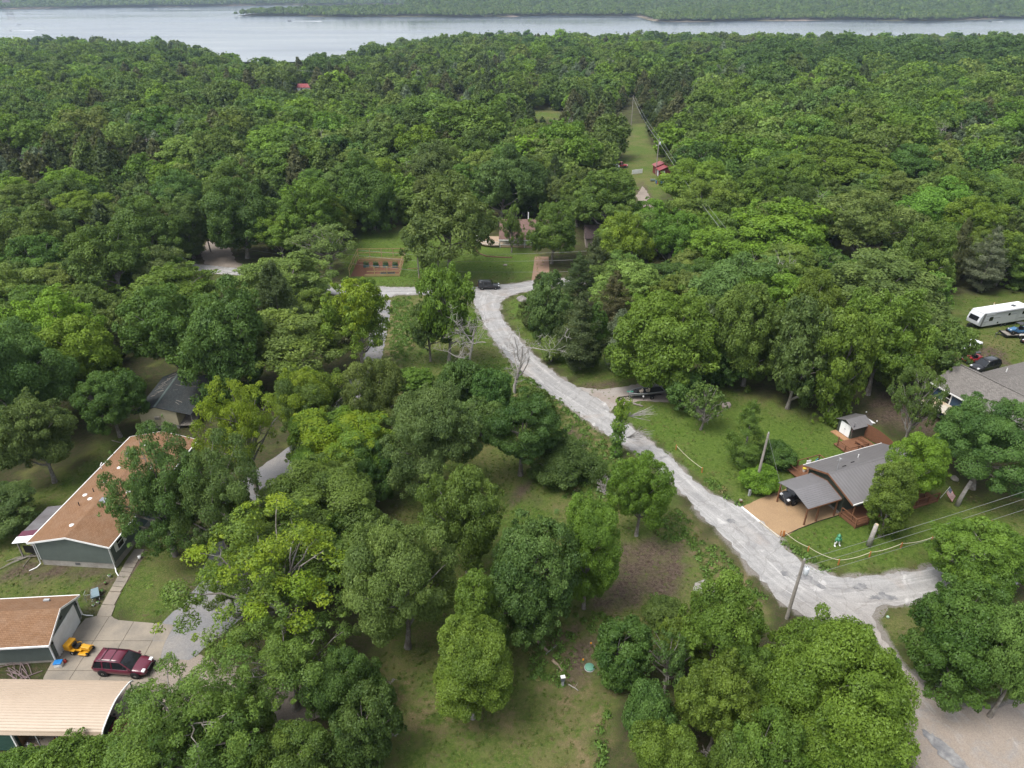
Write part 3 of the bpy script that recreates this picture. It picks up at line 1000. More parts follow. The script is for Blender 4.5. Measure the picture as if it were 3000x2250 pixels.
def dead_tree_mesh(hgt, seed, spread=.5, levels=4, fork=.35, r0=.16, lean=(0, 0)):
    rs = np.random.RandomState(seed)
    parts = []
    def branch(p, d, L, r, lv):
        n = 6 if lv < 2 else 4
        pts = [p]
        for i in range(n):
            d = unit(d + rs.normal(0, .13, 3) + np.array([0, 0, .03]))
            pts.append(pts[-1] + d * L / n)
        rad = np.linspace(r, r * .45, n + 1)
        parts.append(np_tube(np.array(pts), rad, 6 if lv < 2 else 4))
        if lv >= levels:
            return
        for q in range(rs.randint(3, 6) if lv > 0 else rs.randint(6, 9)):
            i = rs.randint(max(1, int(n * fork)), n + 1)
            nd = unit(d * .45 + rs.normal(size=3) * np.array([1, 1, .6]) * spread + np.array([0, 0, .24]))
            branch(pts[i], nd, L * rs.uniform(.40, .64), max(rad[i] * .62, .02), lv + 1)
    branch(np.array([0, 0, -.2]), unit(np.array([lean[0], lean[1], 1.])), hgt * .62, r0, 0)
    V, Fq = cat_parts(parts)
    return mesh_np('dead_branches', V, Fq, M_DEAD, True)

# mesh library: near trees have small leaves, mid-distance ones larger
LIB = {}
def lib(kind, size, lod):
    key = (kind, size, lod)
    if key not in LIB:
        Rr = {'S': 2.0, 'M': 3.6, 'L': 5.6}[size]
        leaf = {0: .155, 1: .265, 2: .44}[lod] * {'S': .85, 'M': 1.0, 'L': 1.12}[size]
        if kind in ('wispy',): leaf *= .8
        nv = 2
        if kind in ('oak', 'dense') and lod > 0: nv = 4
        out = []
        for q in range(nv):
            sd = hash((kind == 'oak', len(kind), ord(kind[0]), size == 'L', size == 'M', lod, q)) % 100000
            sd = (ord(kind[0]) * 131 + ord(kind[-1]) * 17 + {'S': 1, 'M': 2, 'L': 3}[size] * 7 + lod * 1009 + q * 333) % 100000
            if kind == 'cedar':
                out.append(cedar(Rr, leaf * .95, sd, 1.35, 1.0))
            elif kind == 'spire':
                out.append(cedar(Rr, leaf * .95, sd, 2.0, 1.0))
            else:
                out.append(broadleaf(kind, Rr, leaf, sd))
        LIB[key] = out
    return LIB[key]

RATIO = {k: v['a'] for k, v in KINDS.items()}
CLEAR = {k: v['t'] for k, v in KINDS.items()}
RATIO.update(cedar=1.35, spire=2.0)
CLEAR.update(cedar=.10, spire=.10)
COLS = dict(mid=(.080, .134, .022), bright=(.096, .168, .018), lime=(.128, .212, .018), yellow=(.130, .195, .016), dark=(.042, .088, .020), blue=(.068, .122, .030),
            olive=(.088, .128, .030), pale=(.120, .172, .036), cedar=(.050, .070, .028), brown=(.076, .070, .036), silver=(.125, .160, .105), deep=(.056, .108, .020))
TREES = []      # x, y, r for spacing
def tree_at(x, y, r, a, kind, col, rnd, label, group=None, name='tree', young=0.0, cat='tree', clear=None):
    z = HZ(x, y)
    D = PROJ(x, y, z + a)[2]
    lod = 0 if D < 92 else (1 if D < 210 else 2)
    size = 'S' if r < 2.7 else ('M' if r < 4.6 else 'L')
    tr, cr, R0, a0, t0 = rnd.choice(lib(kind, size, lod))
    s = r / R0
    sz = a / a0
    o = thing(name, label, cat, (x, y, z), rnd.uniform(0, 6.28), group)
    o.scale = (s, s, sz)
    c = COLS[col] if isinstance(col, str) else col
    j = [rnd.uniform(.88, 1.12) for _ in range(3)]
    t1 = inst('trunk', tr, o)
    c1 = inst('crown', cr, o)
    c1.color = (c[0] * j[0], c[1] * j[1], c[2] * j[2], young)
    TREES.append((x, y, r, a, z))
    return o

def solve_box(l, t, r, b, clear):
    """crown box in photo pixels -> x, y, radius, half height, standing on the terrain"""
    cx, cy = (l + r) / 2, (t + b) / 2
    hw, hh = (r - l) / 2, (b - t) / 2
    zc = 6.0
    for _ in range(30):
        p = G(cx, cy, zc)
        D = PROJ(*p)[2]
        th = math.atan2(CAMZ - p.z, math.hypot(p.x, p.y))
        rr = hw * D / F_PX
        e = hh * D / F_PX
        aa = math.sqrt(max(e * e - (rr * math.sin(th)) ** 2, (.48 * rr) ** 2)) / math.cos(th)
        aa = min(aa, 2.6 * rr)
        zc = .6 * zc + .4 * (clear * aa + aa)
    return p.x, p.y, rr, aa

# ---------------------------------------------------------------- instanced woods ("stuff")
def wood_proto(name, kind, seed):
    if kind == 'cedar':
        tr, cr, R0, a0, t0 = cedar(4.2, 1.05, seed, 1.45, .9)
    else:
        tr, cr, R0, a0, t0 = broadleaf(kind, 5.0, .70, seed, 1.0)
    cr.materials.clear()
    cr.materials.append(M_LEAFI)
    return bpy.data.objects.new(name, cr)

def bare_proto(name, seed):
    return bpy.data.objects.new(name, dead_tree_mesh(11, seed, .6, 3, .25, .22))

def far_proto(name, seed):
    """very light tree for woods kilometres away"""
    rs = np.random.RandomState(seed)
    n = 170
    d = unit(rs.normal(size=(n, 3)))
    d[:, 2] = np.abs(d[:, 2]) * 1.0 - .25
    pos = d * (5.2 * rs.uniform(.72, 1.02, n))[:, None]
    pos[:, 2] = pos[:, 2] * 1.1 + 6.5
    V, Fq = leaves_at(rs, pos, unit(d + rs.normal(size=(n, 3)) * .3 + np.array([0, 0, .3])), 2.6, .8)
    me = mesh_np(name, V, Fq, M_LEAFI)
    face_attr(me, 'tone', np.clip(rs.normal(.5, .2, n), 0, 1))
    return bpy.data.objects.new(name, me)

def scatter(name, pts, rz, scl, idx, tint, protos, label, cat):
    me = bpy.data.meshes.new(name)
    me.vertices.add(len(pts))
    me.vertices.foreach_set('co', np.ascontiguousarray(pts, dtype=np.float32).ravel())
    pt_attr(me, 'rz', rz)
    a = me.attributes.new('scl', 'FLOAT_VECTOR', 'POINT')
    a.data.foreach_set('vector', np.ascontiguousarray(scl, dtype=np.float32).ravel())
    a = me.attributes.new('idx', 'INT', 'POINT')
    a.data.foreach_set('value', np.ascontiguousarray(idx, dtype=np.int32))
    a = me.attributes.new('tint', 'FLOAT_COLOR', 'POINT')
    a.data.foreach_set('color', np.concatenate([tint, np.ones((len(tint), 1))], 1).astype(np.float32).ravel())
    me.update()
    o = bpy.data.objects.new(name, me)
    link(o)
    tag(o, label, cat, None, 'stuff')
    pc = bpy.data.collections.new(name + '_kinds')
    for p in protos:
        pc.objects.link(p)
    ng = bpy.data.node_groups.new(name + '_scatter', 'GeometryNodeTree')
    ng.interface.new_socket('Geometry', in_out='INPUT', socket_type='NodeSocketGeometry')
    ng.interface.new_socket('Geometry', in_out='OUTPUT', socket_type='NodeSocketGeometry')
    N = ng.nodes
    gi, go = N.new('NodeGroupInput'), N.new('NodeGroupOutput')
    ip = N.new('GeometryNodeInstanceOnPoints')
    ci = N.new('GeometryNodeCollectionInfo')
    ci.inputs['Collection'].default_value = pc
    ci.inputs['Separate Children'].default_value = True
    ci.inputs['Reset Children'].default_value = True
    def na(n, typ):
        q = N.new('GeometryNodeInputNamedAttribute')
        q.data_type = typ
        q.inputs[0].default_value = n
        return q.outputs[0]
    cx = N.new('ShaderNodeCombineXYZ')
    L = ng.links
    L.new(gi.outputs[0], ip.inputs['Points'])
    L.new(ci.outputs[0], ip.inputs['Instance'])
    ip.inputs['Pick Instance'].default_value = True
    L.new(na('idx', 'INT'), ip.inputs['Instance Index'])
    L.new(na('rz', 'FLOAT'), cx.inputs['Z'])
    L.new(cx.outputs[0], ip.inputs['Rotation'])
    L.new(na('scl', 'FLOAT_VECTOR'), ip.inputs['Scale'])
    L.new(ip.outputs[0], go.inputs[0])
    md = o.modifiers.new('scatter', 'NODES')
    md.node_group = ng
    return o
# ---------------------------------------------------------------- trees one can pick out, from their crowns in the photograph
# crown box in photo pixels (left, top, right, bottom), kind, colour, young growth, label
RT = random.Random(11)
NEAR = [
    # bottom left
    ((520, 1478, 1060, 1865), 'sparse', 'mid', .95, 'spreading open oak with yellow-green tips arching over the grey driveway'),
    ((640, 1770, 1025, 2110), 'sparse', 'mid', .15, 'open green oak with bare grey limbs above the gravel yard'),
    ((315, 1905, 790, 2330), 'sparse', 'mid', .2, 'large open oak overhanging the beige metal carport roof'),
    ((880, 1890, 1110, 2130), 'shrub', 'deep', 0, 'bushy dark green tree at the right edge of the gravel yard'),
    ((960, 2000, 1165, 2250), 'dense', 'dark', 0, 'dark leafy tree with grey dead twigs beside the open grass at the bottom'),
    ((700, 2120, 1000, 2350), 'shrub', 'deep', .2, 'low bushy tree at the bottom edge below the gravel yard'),
    ((540, 2160, 760, 2360), 'shrub', 'mid', 0, 'bushy green tree at the bottom edge right of the dark hose'),
    ((-40, 2185, 150, 2350), 'shrub', 'bright', 0, 'bright green bush in the bottom left corner'),
    ((80, 2175, 300, 2345), 'shrub', 'bright', 0, 'bright green bush below the green metal shed wall'),
    ((215, 2160, 400, 2330), 'shrub', 'bright', 0, 'bright green bush below the parked maroon pickup'),
    ((350, 2195, 485, 2330), 'shrub', 'deep', 0, 'darker bush at the corner of the carport slab'),
    # middle bottom
    ((1258, 1790, 1500, 2110), 'column', 'bright', 0, 'tall bushy column-shaped tree standing alone on the grass'),
    ((1325, 1668, 1482, 1960), 'column', 'bright', 0, 'narrow green tree top rising just behind the column-shaped tree'),
    ((1395, 1515, 1690, 1875), 'dense', 'blue', 0, 'dense dark green tree left of the scraped brown soil'),
    ((1630, 1432, 1815, 1775), 'column', 'bright', 0, 'bright green tree touching the scraped brown soil'),
    ((1240, 1368, 1485, 1670), 'oak', 'mid', 0, 'oak with a tall bare stem in the middle of the vacant lot'),
    ((1000, 1495, 1345, 1890), 'oak', 'pale', .1, 'pale green oak with drooping lower leaves on the vacant lot'),
    ((1105, 1130, 1408, 1450), 'oak', 'olive', 0, 'broad grey-green oak left of the shady lawn'),
    ((1410, 1138, 1640, 1375), 'tiers', 'dark', 0, 'layered dark green tree with a thin black stem by the lane'),
    ((1545, 1262, 1755, 1430), 'shrub', 'blue', 0, 'loose pale bush in front of the layered tree'),
    ((1785, 1325, 1970, 1555), 'oak', 'bright', 0, 'small round tree with a bare stem at the lane edge'),
    ((1163, 1071, 1272, 1150), 'dense', 'bright', 0, 'small rounded vivid green tree'),
    ((1009, 1053, 1195, 1290), 'oak', 'olive', 0, 'dull dark olive tree left of the vivid rounded one'),
    ((1270, 1048, 1410, 1195), 'shrub', 'blue', 0, 'feathery grey-green bush below the dead tree'),
    ((1375, 1085, 1500, 1225), 'shrub', 'blue', 0, 'feathery bush in the thicket left of the lane'),
    ((1330, 1170, 1480, 1290), 'shrub', 'blue', 0, 'low thicket bush left of the layered tree'),
    ((1515, 1135, 1625, 1240), 'shrub', 'deep', 0, 'dark bush against the left edge of the lane'),
    # yellow-green group
    ((583, 1095, 835, 1400), 'sparse', 'lime', .9, 'yellow-green oak with a dark stem beside the driveway bend'),
    ((805, 1062, 1035, 1290), 'oak', 'mid', .85, 'oak with yellow-green crown right of the cream cabin'),
    ((815, 1218, 1165, 1425), 'oak', 'bright', 1.0, 'broad oak with the brightest yellow top'),
    ((745, 1380, 1145, 1600), 'oak', 'mid', 0, 'green oak just below the brightest yellow oak'),
    ((900, 1500, 1110, 1700), 'oak', 'mid', 0, 'small green oak in the gap right of the arching yellow-green oak'),
    ((640, 1440, 830, 1620), 'oak', 'mid', .1, 'green oak crown over the driveway bend below the yellow-green oak'),
    ((560, 1600, 760, 1800), 'sparse', 'mid', .6, 'open oak leaning over the driveway beside the walkway lawn'),
    ((730, 1560, 960, 1780), 'sparse', 'mid', .5, 'open oak crown in the middle of the arching oaks'),
    ((1020, 1290, 1180, 1460), 'oak', 'dark', 0, 'dark oak in the shade right of the brightest yellow oak'),
    ((420, 2060, 640, 2300), 'oak', 'mid', .2, 'oak crown over the lower gravel yard'),
    ((620, 2010, 800, 2200), 'oak', 'mid', .1, 'oak crown at the left rim of the gravel yard'),
    ((1920, 1790, 2080, 1960), 'oak', 'bright', 0, 'bright small tree between the olive bush and the pole'),
    ((2080, 1880, 2300, 2130), 'dense', 'bright', 0, 'bright crown between the two large bright trees by the pole'),
    ((2130, 2060, 2330, 2330), 'dense', 'mid', 0, 'green crown at the bottom edge left under the walnut'),
    ((2420, 1900, 2640, 2180), 'dense', 'bright', 0, 'right-hand crown of the huge walnut along the lane'),
    ((2300, 2050, 2600, 2350), 'dense', 'bright', 0, 'bottom crown of the huge walnut'),
    ((2040, 960, 2200, 1120), 'dense', 'deep', 0, 'dark green tree filling the gap right of the big maple'),
    ((2180, 760, 2330, 900), 'oak', 'mid', 0, 'green tree behind the rounded tree above the lawn'),
    ((2560, 980, 2720, 1140), 'oak', 'bright', 0, 'bright tree right of the large spreading bright tree'),
    ((1960, 760, 2130, 900), 'oak', 'mid', 0, 'green tree behind the big bright maple'),
    # left
    ((318, 1262, 590, 1610), 'wispy', 'blue', 0, 'wispy fine-leaved tree leaning over the brown shingle roof'),
    ((490, 1285, 760, 1620), 'wispy', 'blue', 0, 'wispy fine-leaved tree between the home and the driveway'),
    ((400, 1400, 640, 1620), 'wispy', 'blue', 0, 'lower wispy tree hiding the blue tarpaulins'),
    ((-160, 940, 175, 1270), 'oak', 'blue', 0, 'big blue-green tree at the left edge above the long home'),
    ((0, 1160, 215, 1400), 'oak', 'blue', 0, 'blue-green tree with hanging boughs left of the brown roof'),
    ((-110, 1420, 100, 1560), 'oak', 'blue', 0, 'low blue-green boughs at the left edge beside the awning'),
    ((105, 925, 365, 1190), 'dense', 'lime', .1, 'bright green tree left of the cream cabin'),
    ((225, 1085, 415, 1270), 'oak', 'deep', 0, 'dark green tree standing close to the cream cabin wall'),
    ((365, 838, 640, 1110), 'oak', 'deep', 0, 'big green oak behind the cream cabin'),
    ((530, 850, 780, 1180), 'dense', 'deep', 0, 'tall dark oak overhanging the cream cabin roof'),
    ((665, 895, 1000, 1115), 'oak', 'pale', .25, 'broad pale oak above the yellow-green group'),
    ((357, 765, 640, 935), 'oak', 'bright', 0, 'broad bright green tree below the gravel track mouth'),
    ((700, 748, 960, 890), 'oak', 'pale', 0, 'pale tree hiding the lane left of the garden pen'),
    ((840, 840, 1000, 950), 'oak', 'bright', 0, 'green tree in front of the lane left of the yellow maple'),
    ((-25, 768, 125, 900), 'oak', 'olive', 0, 'olive tree at the left edge level with the lane'),
    ((90, 760, 295, 885), 'oak', 'pale', 0, 'pale olive tree in the left wood'),
    ((165, 838, 352, 985), 'oak', 'mid', 0, 'rounded green tree left of the broad bright tree'),
    ((-10, 835, 185, 985), 'oak', 'mid', 0, 'green tree at the left edge above the big blue-green one'),
    ((-30, 900, 140, 1060), 'dense', 'bright', 0, 'bright green tree at the left edge'),
    ((300, 880, 440, 1010), 'oak', 'olive', 0, 'dull tree left of the oak behind the cream cabin'),
    # centre
    ((940, 815, 1155, 1060), 'oak', 'bright', .9, 'yellow-green maple with a dark stem by the side driveway'),
    ((1218, 778, 1392, 1035), 'oak', 'bright', 0, 'vivid leafy tree beside the lane behind the first dead tree'),
    ((1190, 880, 1320, 1040), 'oak', 'deep', 0, 'leafy tree left of the first dead tree'),
    # cedars right of the lane
    ((1512, 850, 1605, 965), 'cedar', 'cedar', 0, 'dark cedar at the inside of the lane bend'),
    ((1545, 800, 1675, 990), 'dense', 'blue', 0, 'blue-green leafy tree among the cedars'),
    ((1620, 850, 1790, 1080), 'spire', 'cedar', 0, 'tall grey-green cedar above the leaning sapling'),
    ((1700, 880, 1785, 1065), 'column', 'deep', 0, 'slim dark green tree with a pale stem'),
    ((1735, 790, 1870, 985), 'spire', 'brown', 0, 'brown-tinged cedar behind the slim dark tree'),
    ((1640, 735, 1750, 900), 'spire', 'cedar', 0, 'pointed cedar right of the tan driveway'),
    ((1690, 690, 1800, 840), 'cedar', 'cedar', 0, 'dark cedar below the lime-green trees'),
    ((1556, 800, 1602, 855), 'cedar', 'cedar', 0, 'small round cedar at the end of the tan driveway'),
    ((1572, 980, 1662, 1062), 'shrub', 'pale', 0, 'small leaning sapling on the grass by the lane'),
    ((1755, 905, 1880, 1088), 'cedar', 'silver', 0, 'silvery cedar beside the big maple'),
    ((1815, 845, 2110, 1150), 'dense', 'bright', 0, 'big bright maple above the parked boat'),
    ((1930, 1085, 2060, 1205), 'shrub', 'blue', 0, 'low dark bush beside the parked boat'),
    ((2005, 1125, 2120, 1240), 'sparse', 'olive', 0, 'small half-dead tree on the lawn'),
    ((2100, 832, 2310, 1125), 'dense', 'mid', 0, 'rounded green tree above the lawn right of the big maple'),
    ((2245, 870, 2440, 1190), 'dense', 'blue', 0, 'blue-green tree drooping to the lawn'),
    ((2285, 788, 2490, 1000), 'oak', 'bright', 0, 'bright tree top above the drooping blue-green tree'),
    ((2375, 900, 2560, 1215), 'dense', 'bright', 0, 'bright green tree above the white-doored shed'),
    ((2470, 845, 2710, 1130), 'oak', 'bright', 0, 'large spreading bright tree behind the shed'),
    ((2660, 935, 2838, 1130), 'oak', 'mid', .1, 'green tree left of the parked white pickup'),
    ((2400, 762, 2800, 945), 'oak', 'pale', 0, 'wide pale tree below the silvery spruce'),
    ((2612, 1068, 2755, 1285), 'sparse', 'olive', .1, 'olive tree with bare limbs left of the blue house'),
    ((2550, 1340, 2680, 1570), 'column', 'bright', 0, 'bright tree in front of the grey metal roof'),
    ((2600, 1268, 2768, 1470), 'oak', 'lime', 0, 'lime-green tree top over the grey roof end'),
    ((2745, 1160, 3060, 1430), 'oak', 'blue', 0, 'large blue-green tree screening the blue house'),
    ((2130, 1165, 2255, 1375), 'spire', 'mid', 0, 'pointed green tree on the lawn behind the tall pole'),
    ((2225, 1285, 2335, 1372), 'shrub', 'deep', 0, 'low dark tree right of the tall pole'),
    ((2170, 1362, 2288, 1440), 'shrub', 'lime', 0, 'yellow-green bush at the foot of the tall pole'),
    # bottom right
    ((2745, 1512, 3030, 1765), 'dense', 'bright', 0, 'bright tree where the east lane leaves the picture'),
    ((2655, 1700, 2960, 2040), 'dense', 'deep', 0, 'big dark green tree on the grass triangle'),
    ((2880, 1745, 3100, 2095), 'oak', 'pale', 0, 'pale green tree at the right edge above the gravel'),
    ((2190, 1785, 2650, 2280), 'dense', 'bright', .05, 'huge bright walnut at the bottom beside the lane'),
    ((1990, 1700, 2235, 1990), 'oak', 'bright', 0, 'bright tree left of the pole with the white transformer'),
    ((1728, 1815, 1905, 2010), 'dense', 'dark', 0, 'glossy dark round tree by the green tank lid'),
    ((1880, 1745, 2005, 1850), 'shrub', 'olive', 0, 'pale olive bush at the lower edge of the scraped soil'),
    ((1885, 1850, 2035, 2020), 'sparse', 'blue', 0, 'bush full of dead grey twigs'),
    ((1820, 1995, 1990, 2200), 'shrub', 'blue', 0, 'blue-green bush below the glossy dark tree'),
    ((1990, 1940, 2220, 2200), 'oak', 'bright', 0, 'bright green tree left of the huge walnut'),
    ((1850, 2100, 2080, 2340), 'shrub', 'bright', 0, 'bright bush at the bottom edge left of the walnut'),
    ((2060, 2150, 2260, 2380), 'shrub', 'mid', 0, 'green bush at the bottom edge under the walnut'),
    # around the brown-roofed house
    ((1155, 505, 1455, 775), 'oak', 'olive', 0, 'great grey-green oak left of the brown-roofed house'),
    ((1462, 600, 1535, 720), 'wispy', 'pale', 0, 'slender see-through tree in front of the brown-roofed house'),
    ((1545, 592, 1692, 750), 'oak', 'mid', 0, 'round tree hiding the right half of the brown-roofed house'),
    ((1678, 497, 1895, 675), 'oak', 'mid', .1, 'large pale green tree above the dark garage roof'),
    ((1757, 622, 1930, 795), 'oak', 'lime', .2, 'brightest lime-green tree right of the brown-roofed house'),
    ((1880, 620, 2060, 790), 'oak', 'bright', 0, 'bright tree right of the brightest lime-green tree'),
    ((1845, 765, 2035, 885), 'oak', 'dark', 0, 'dark tree above the big bright maple'),
    ((1455, 440, 1610, 620), 'dense', 'dark', 0, 'dark maple behind the brown-roofed house'),
    ((1585, 450, 1665, 600), 'spire', 'cedar', 0, 'dark cedar right of the dark maple'),
    ((1000, 465, 1170, 665), 'dense', 'deep', 0, 'dark tree at the top left of the middle lawn'),
    ((1195, 415, 1345, 560), 'oak', 'olive', 0, 'brownish olive tree above the great oak'),
    ((1268, 292, 1500, 440), 'oak', 'mid', .1, 'big domed tree far behind the great oak'),
    ((1340, 372, 1480, 485), 'oak', 'deep', 0, 'dark tree below the big domed tree'),
    ((597, 520, 805, 745), 'dense', 'deep', 0, 'big tree right of the gravel track'),
    ((820, 525, 1012, 715), 'oak', 'bright', 0, 'bright spreading tree left of the middle lawn'),
    ((855, 650, 1060, 780), 'sparse', 'pale', 0, 'tree with many pale dead branches left of the garden pen'),
    ((330, 572, 535, 765), 'oak', 'mid', 0, 'round tree left of the gravel track'),
    ((480, 572, 612, 745), 'column', 'olive', 0, 'olive tree leaning over the gravel track'),
    ((160, 562, 330, 668), 'oak', 'lime', 0, 'pale lime tree in the left wood'),
    ((-20, 540, 150, 650), 'oak', 'mid', 0, 'green tree at the left edge by the white building glimpse'),
    ((-10, 605, 225, 765), 'oak', 'deep', 0, 'deep green tree at the left edge'),
    ((200, 675, 350, 780), 'oak', 'lime', .3, 'lime-green tree in the middle of the left wood'),
    ((2840, 660, 2960, 850), 'spire', 'silver', 0, 'silvery spruce behind the white caravan'),
    ((2770, 640, 2850, 830), 'cedar', 'brown', 0, 'brown cedar left of the silvery spruce'),
    ((2395, 565, 2660, 760), 'oak', 'pale', 0, 'wide domed pale tree in the right wood'),
    ((2130, 580, 2430, 760), 'oak', 'lime', .15, 'tall yellow-green tree in the right wood'),
    ((2340, 415, 2610, 570), 'dense', 'bright', 0, 'big rounded tree high in the right wood'),
    ((2620, 650, 2810, 860), 'oak', 'mid', 0, 'dark rounded tree left of the brown cedar'),
    ((2550, 335, 2770, 470), 'oak', 'bright', 0, 'broad tree near the top of the right wood'),
    ((2035, 395, 2190, 500), 'oak', 'bright', .2, 'bright tree right of the red-roofed shed'),
]
for box, kind, col, yg, lab in NEAR:
    x, y, r, a = solve_box(*box, CLEAR[kind])
    r, a = r * .98, a * 1.0
    nm = 'cedar_tree' if kind in ('cedar', 'spire') else ('bush' if kind == 'shrub' else 'broadleaf_tree')
    tree_at(x, y, r, a, kind, col, RT, lab, None, nm, yg, 'bush' if kind == 'shrub' else 'tree')

# ---------------------------------------------------------------- the woods around
# what must stay in view, as boxes/polygons in photo pixels (used only to decide where no tree grows)
KEEP = [
    [(560, 640), (640, 640), (690, 760), (740, 780), (740, 815), (640, 815), (560, 790)],
    [(1030, 680), (1160, 690), (1160, 770), (1330, 770), (1340, 700), (1400, 680), (1430, 640), (1560, 620), (1640, 690), (1640, 830), (1560, 900), (1000, 880), (1000, 740)],
    [(1795, 530), (1808, 470), (1835, 400), (1845, 275), (1865, 275), (1890, 380), (1915, 400), (1955, 470), (1960, 550), (1930, 590), (1865, 580)],
    [(2770, 880), (2870, 870), (3000, 850), (3000, 1150), (2740, 1150)],
    [(1385, 850), (1660, 820), (1900, 1080), (2500, 1200), (2700, 1280), (3000, 1430), (3000, 2250), (1100, 2250), (1080, 1000), (1090, 880)],
    [(0, 1150), (430, 1060), (560, 1060), (1100, 1000), (1100, 2250), (0, 2250)],
    [(865, 238), (905, 238), (905, 262), (865, 262)], [(1340, 255), (1365, 255), (1362, 282), (1340, 282)], [(1570, 325), (1640, 325), (1640, 350), (1570, 350)], [(1800, 335), (1850, 335), (1850, 352), (1800, 352)],
    [(2032, 170), (2040, 170), (2050, 215), (2030, 215)], [(2350, 172), (2380, 172), (2380, 186), (2350, 186)], [(2510, 168), (2535, 168), (2535, 184), (2510, 184)], [(2735, 164), (2790, 164), (2790, 178), (2735, 178)],
    [(1680, 640), (1740, 640), (1740, 700), (1680, 700)],
]
KEEPP = [np.array(k, float) for k in KEEP]

def noise2(x, y, s, seed):
    return (np.sin(x / s + seed) * np.cos(y / s * 1.3 + seed * 2.1) + np.sin((x + y) / s * .63 + seed * .7) + np.sin(x / s * 2.7 - y / s * 1.9 + seed)) / 3

def near_wood():
    rs = np.random.RandomState(5)
    T = np.array([(q[0], q[1], q[2]) for q in TREES])
    pts = []
    # candidate positions: jittered rows whose spacing grows slowly with distance
    y = 62.0
    while y < 1290:
        s = 7.2 if y < 230 else min(7.2 + (y - 230) * .006, 11.0)
        xm = y * .80 + 25
        xs = np.arange(-xm, xm, s) + rs.uniform(-.5, .5) * s
        xs = xs + rs.uniform(-.36, .36, len(xs)) * s
        pts.append(np.stack([xs, y + rs.uniform(-.42, .42, len(xs)) * s], 1))
        y += s * .92
    P = np.concatenate(pts)
    z = H(P[:, 0], P[:, 1])
    ok = z > LAKE_Z + 1.2
    P, z = P[ok], z[ok]
    n = len(P)
    r = np.clip(rs.lognormal(1.58, .30, n), 2.4, 8.5) * np.clip(.95 + (P[:, 1] - 200) * .0005, .92, 1.18)
    ced = noise2(P[:, 0], P[:, 1], 46., 1.3) + rs.normal(0, .22, n) > .42
    mid_belt = (P[:, 1] > 230) & (P[:, 1] < 560) & (P[:, 0] < P[:, 1] * .25)
    ced |= mid_belt & (noise2(P[:, 0], P[:, 1], 60., 4.) + rs.normal(0, .25, n) > .12)
    # great trees on the right-hand ridge by the fields
    ridge = (P[:, 0] > P[:, 1] * .30) & (P[:, 1] > 500) & (P[:, 1] < 760)
    ced &= ~ridge
    r = np.where(ced, r * .60, r)
    a = np.where(ced, r * 1.5, r * rs.uniform(.70, .98, n))
    clear = np.where(ced, .1, .45)
    a = np.where(ridge, a * 1.12, a)
    r = np.where(ridge, r * 1.25, r)
    zc = z + a * (1 + clear)
    # keep clear of trees already standing
    keep = np.ones(n, bool)
    for i in range(n):
        if P[i, 1] < 420:
            dd = np.hypot(T[:, 0] - P[i, 0], T[:, 1] - P[i, 1])
            if (dd < (T[:, 2] + r[i]) * .62).any():
                keep[i] = False
    q = zc - CAMZ
    D = P[:, 1] * cp - q * sp
    u = CXP + F_PX * P[:, 0] / D
    v = CYP - F_PX * (P[:, 1] * sp + q * cp) / D
    rp = r * F_PX / D
    th = np.arctan2(CAMZ - zc, np.hypot(P[:, 0], P[:, 1]))
    vp = np.sqrt((a * np.cos(th)) ** 2 + (r * np.sin(th)) ** 2) * F_PX / D
    # base of the tree inside an open area, or crown over something that shows in the photograph
    for poly in OPEN:
        keep &= sdist(P, polyw(poly)) < 1.0
    keep &= sdist(P, polyw(LANE)) < -2.2
    for k in KEEPP:
        for (du, dv) in ((0, 0), (-.8, 0), (.8, 0), (0, -.85), (0, .85), (.6, .6), (-.6, .6), (.6, -.6), (-.6, -.6)):
            keep &= sdist(np.stack([u + du * rp, v + dv * vp], 1), k) < 0
    vis = (u > -rp - 60) & (u < 3000 + rp + 60) & (v + vp > -20)
    keep &= vis | (P[:, 1] < 500)
    return [arr[keep] for arr in (P, z, r, a, ced, D, u, v, ridge)]

WP, WZ, WR, WA, WC, WD, WU, WV, WRI = near_wood()
_rs = np.random.RandomState(8)
nW = len(WP)
# a colour for every tree of the wood: mixed greens, in patches
pal = np.array([COLS[c] for c in ('mid', 'deep', 'bright', 'olive', 'blue', 'pale', 'lime', 'dark')])
wgt = np.array([.24, .14, .20, .11, .07, .13, .06, .05])
ci = _rs.choice(len(pal), nW, p=wgt)
WT = pal[ci] * _rs.uniform(.80, 1.42, (nW, 1)) * _rs.uniform(.94, 1.06, (nW, 3))
cpal = np.array([COLS['cedar'], COLS['brown'], COLS['olive'], COLS['silver']])
cc = cpal[_rs.choice(4, nW, p=[.46, .34, .12, .08])] * _rs.uniform(.85, 1.2, (nW, 1))
WT = np.where(WC[:, None], cc, WT)
WT = np.where(WRI[:, None], np.array(COLS['dark']) * _rs.uniform(.9, 1.2, (nW, 1)), WT)
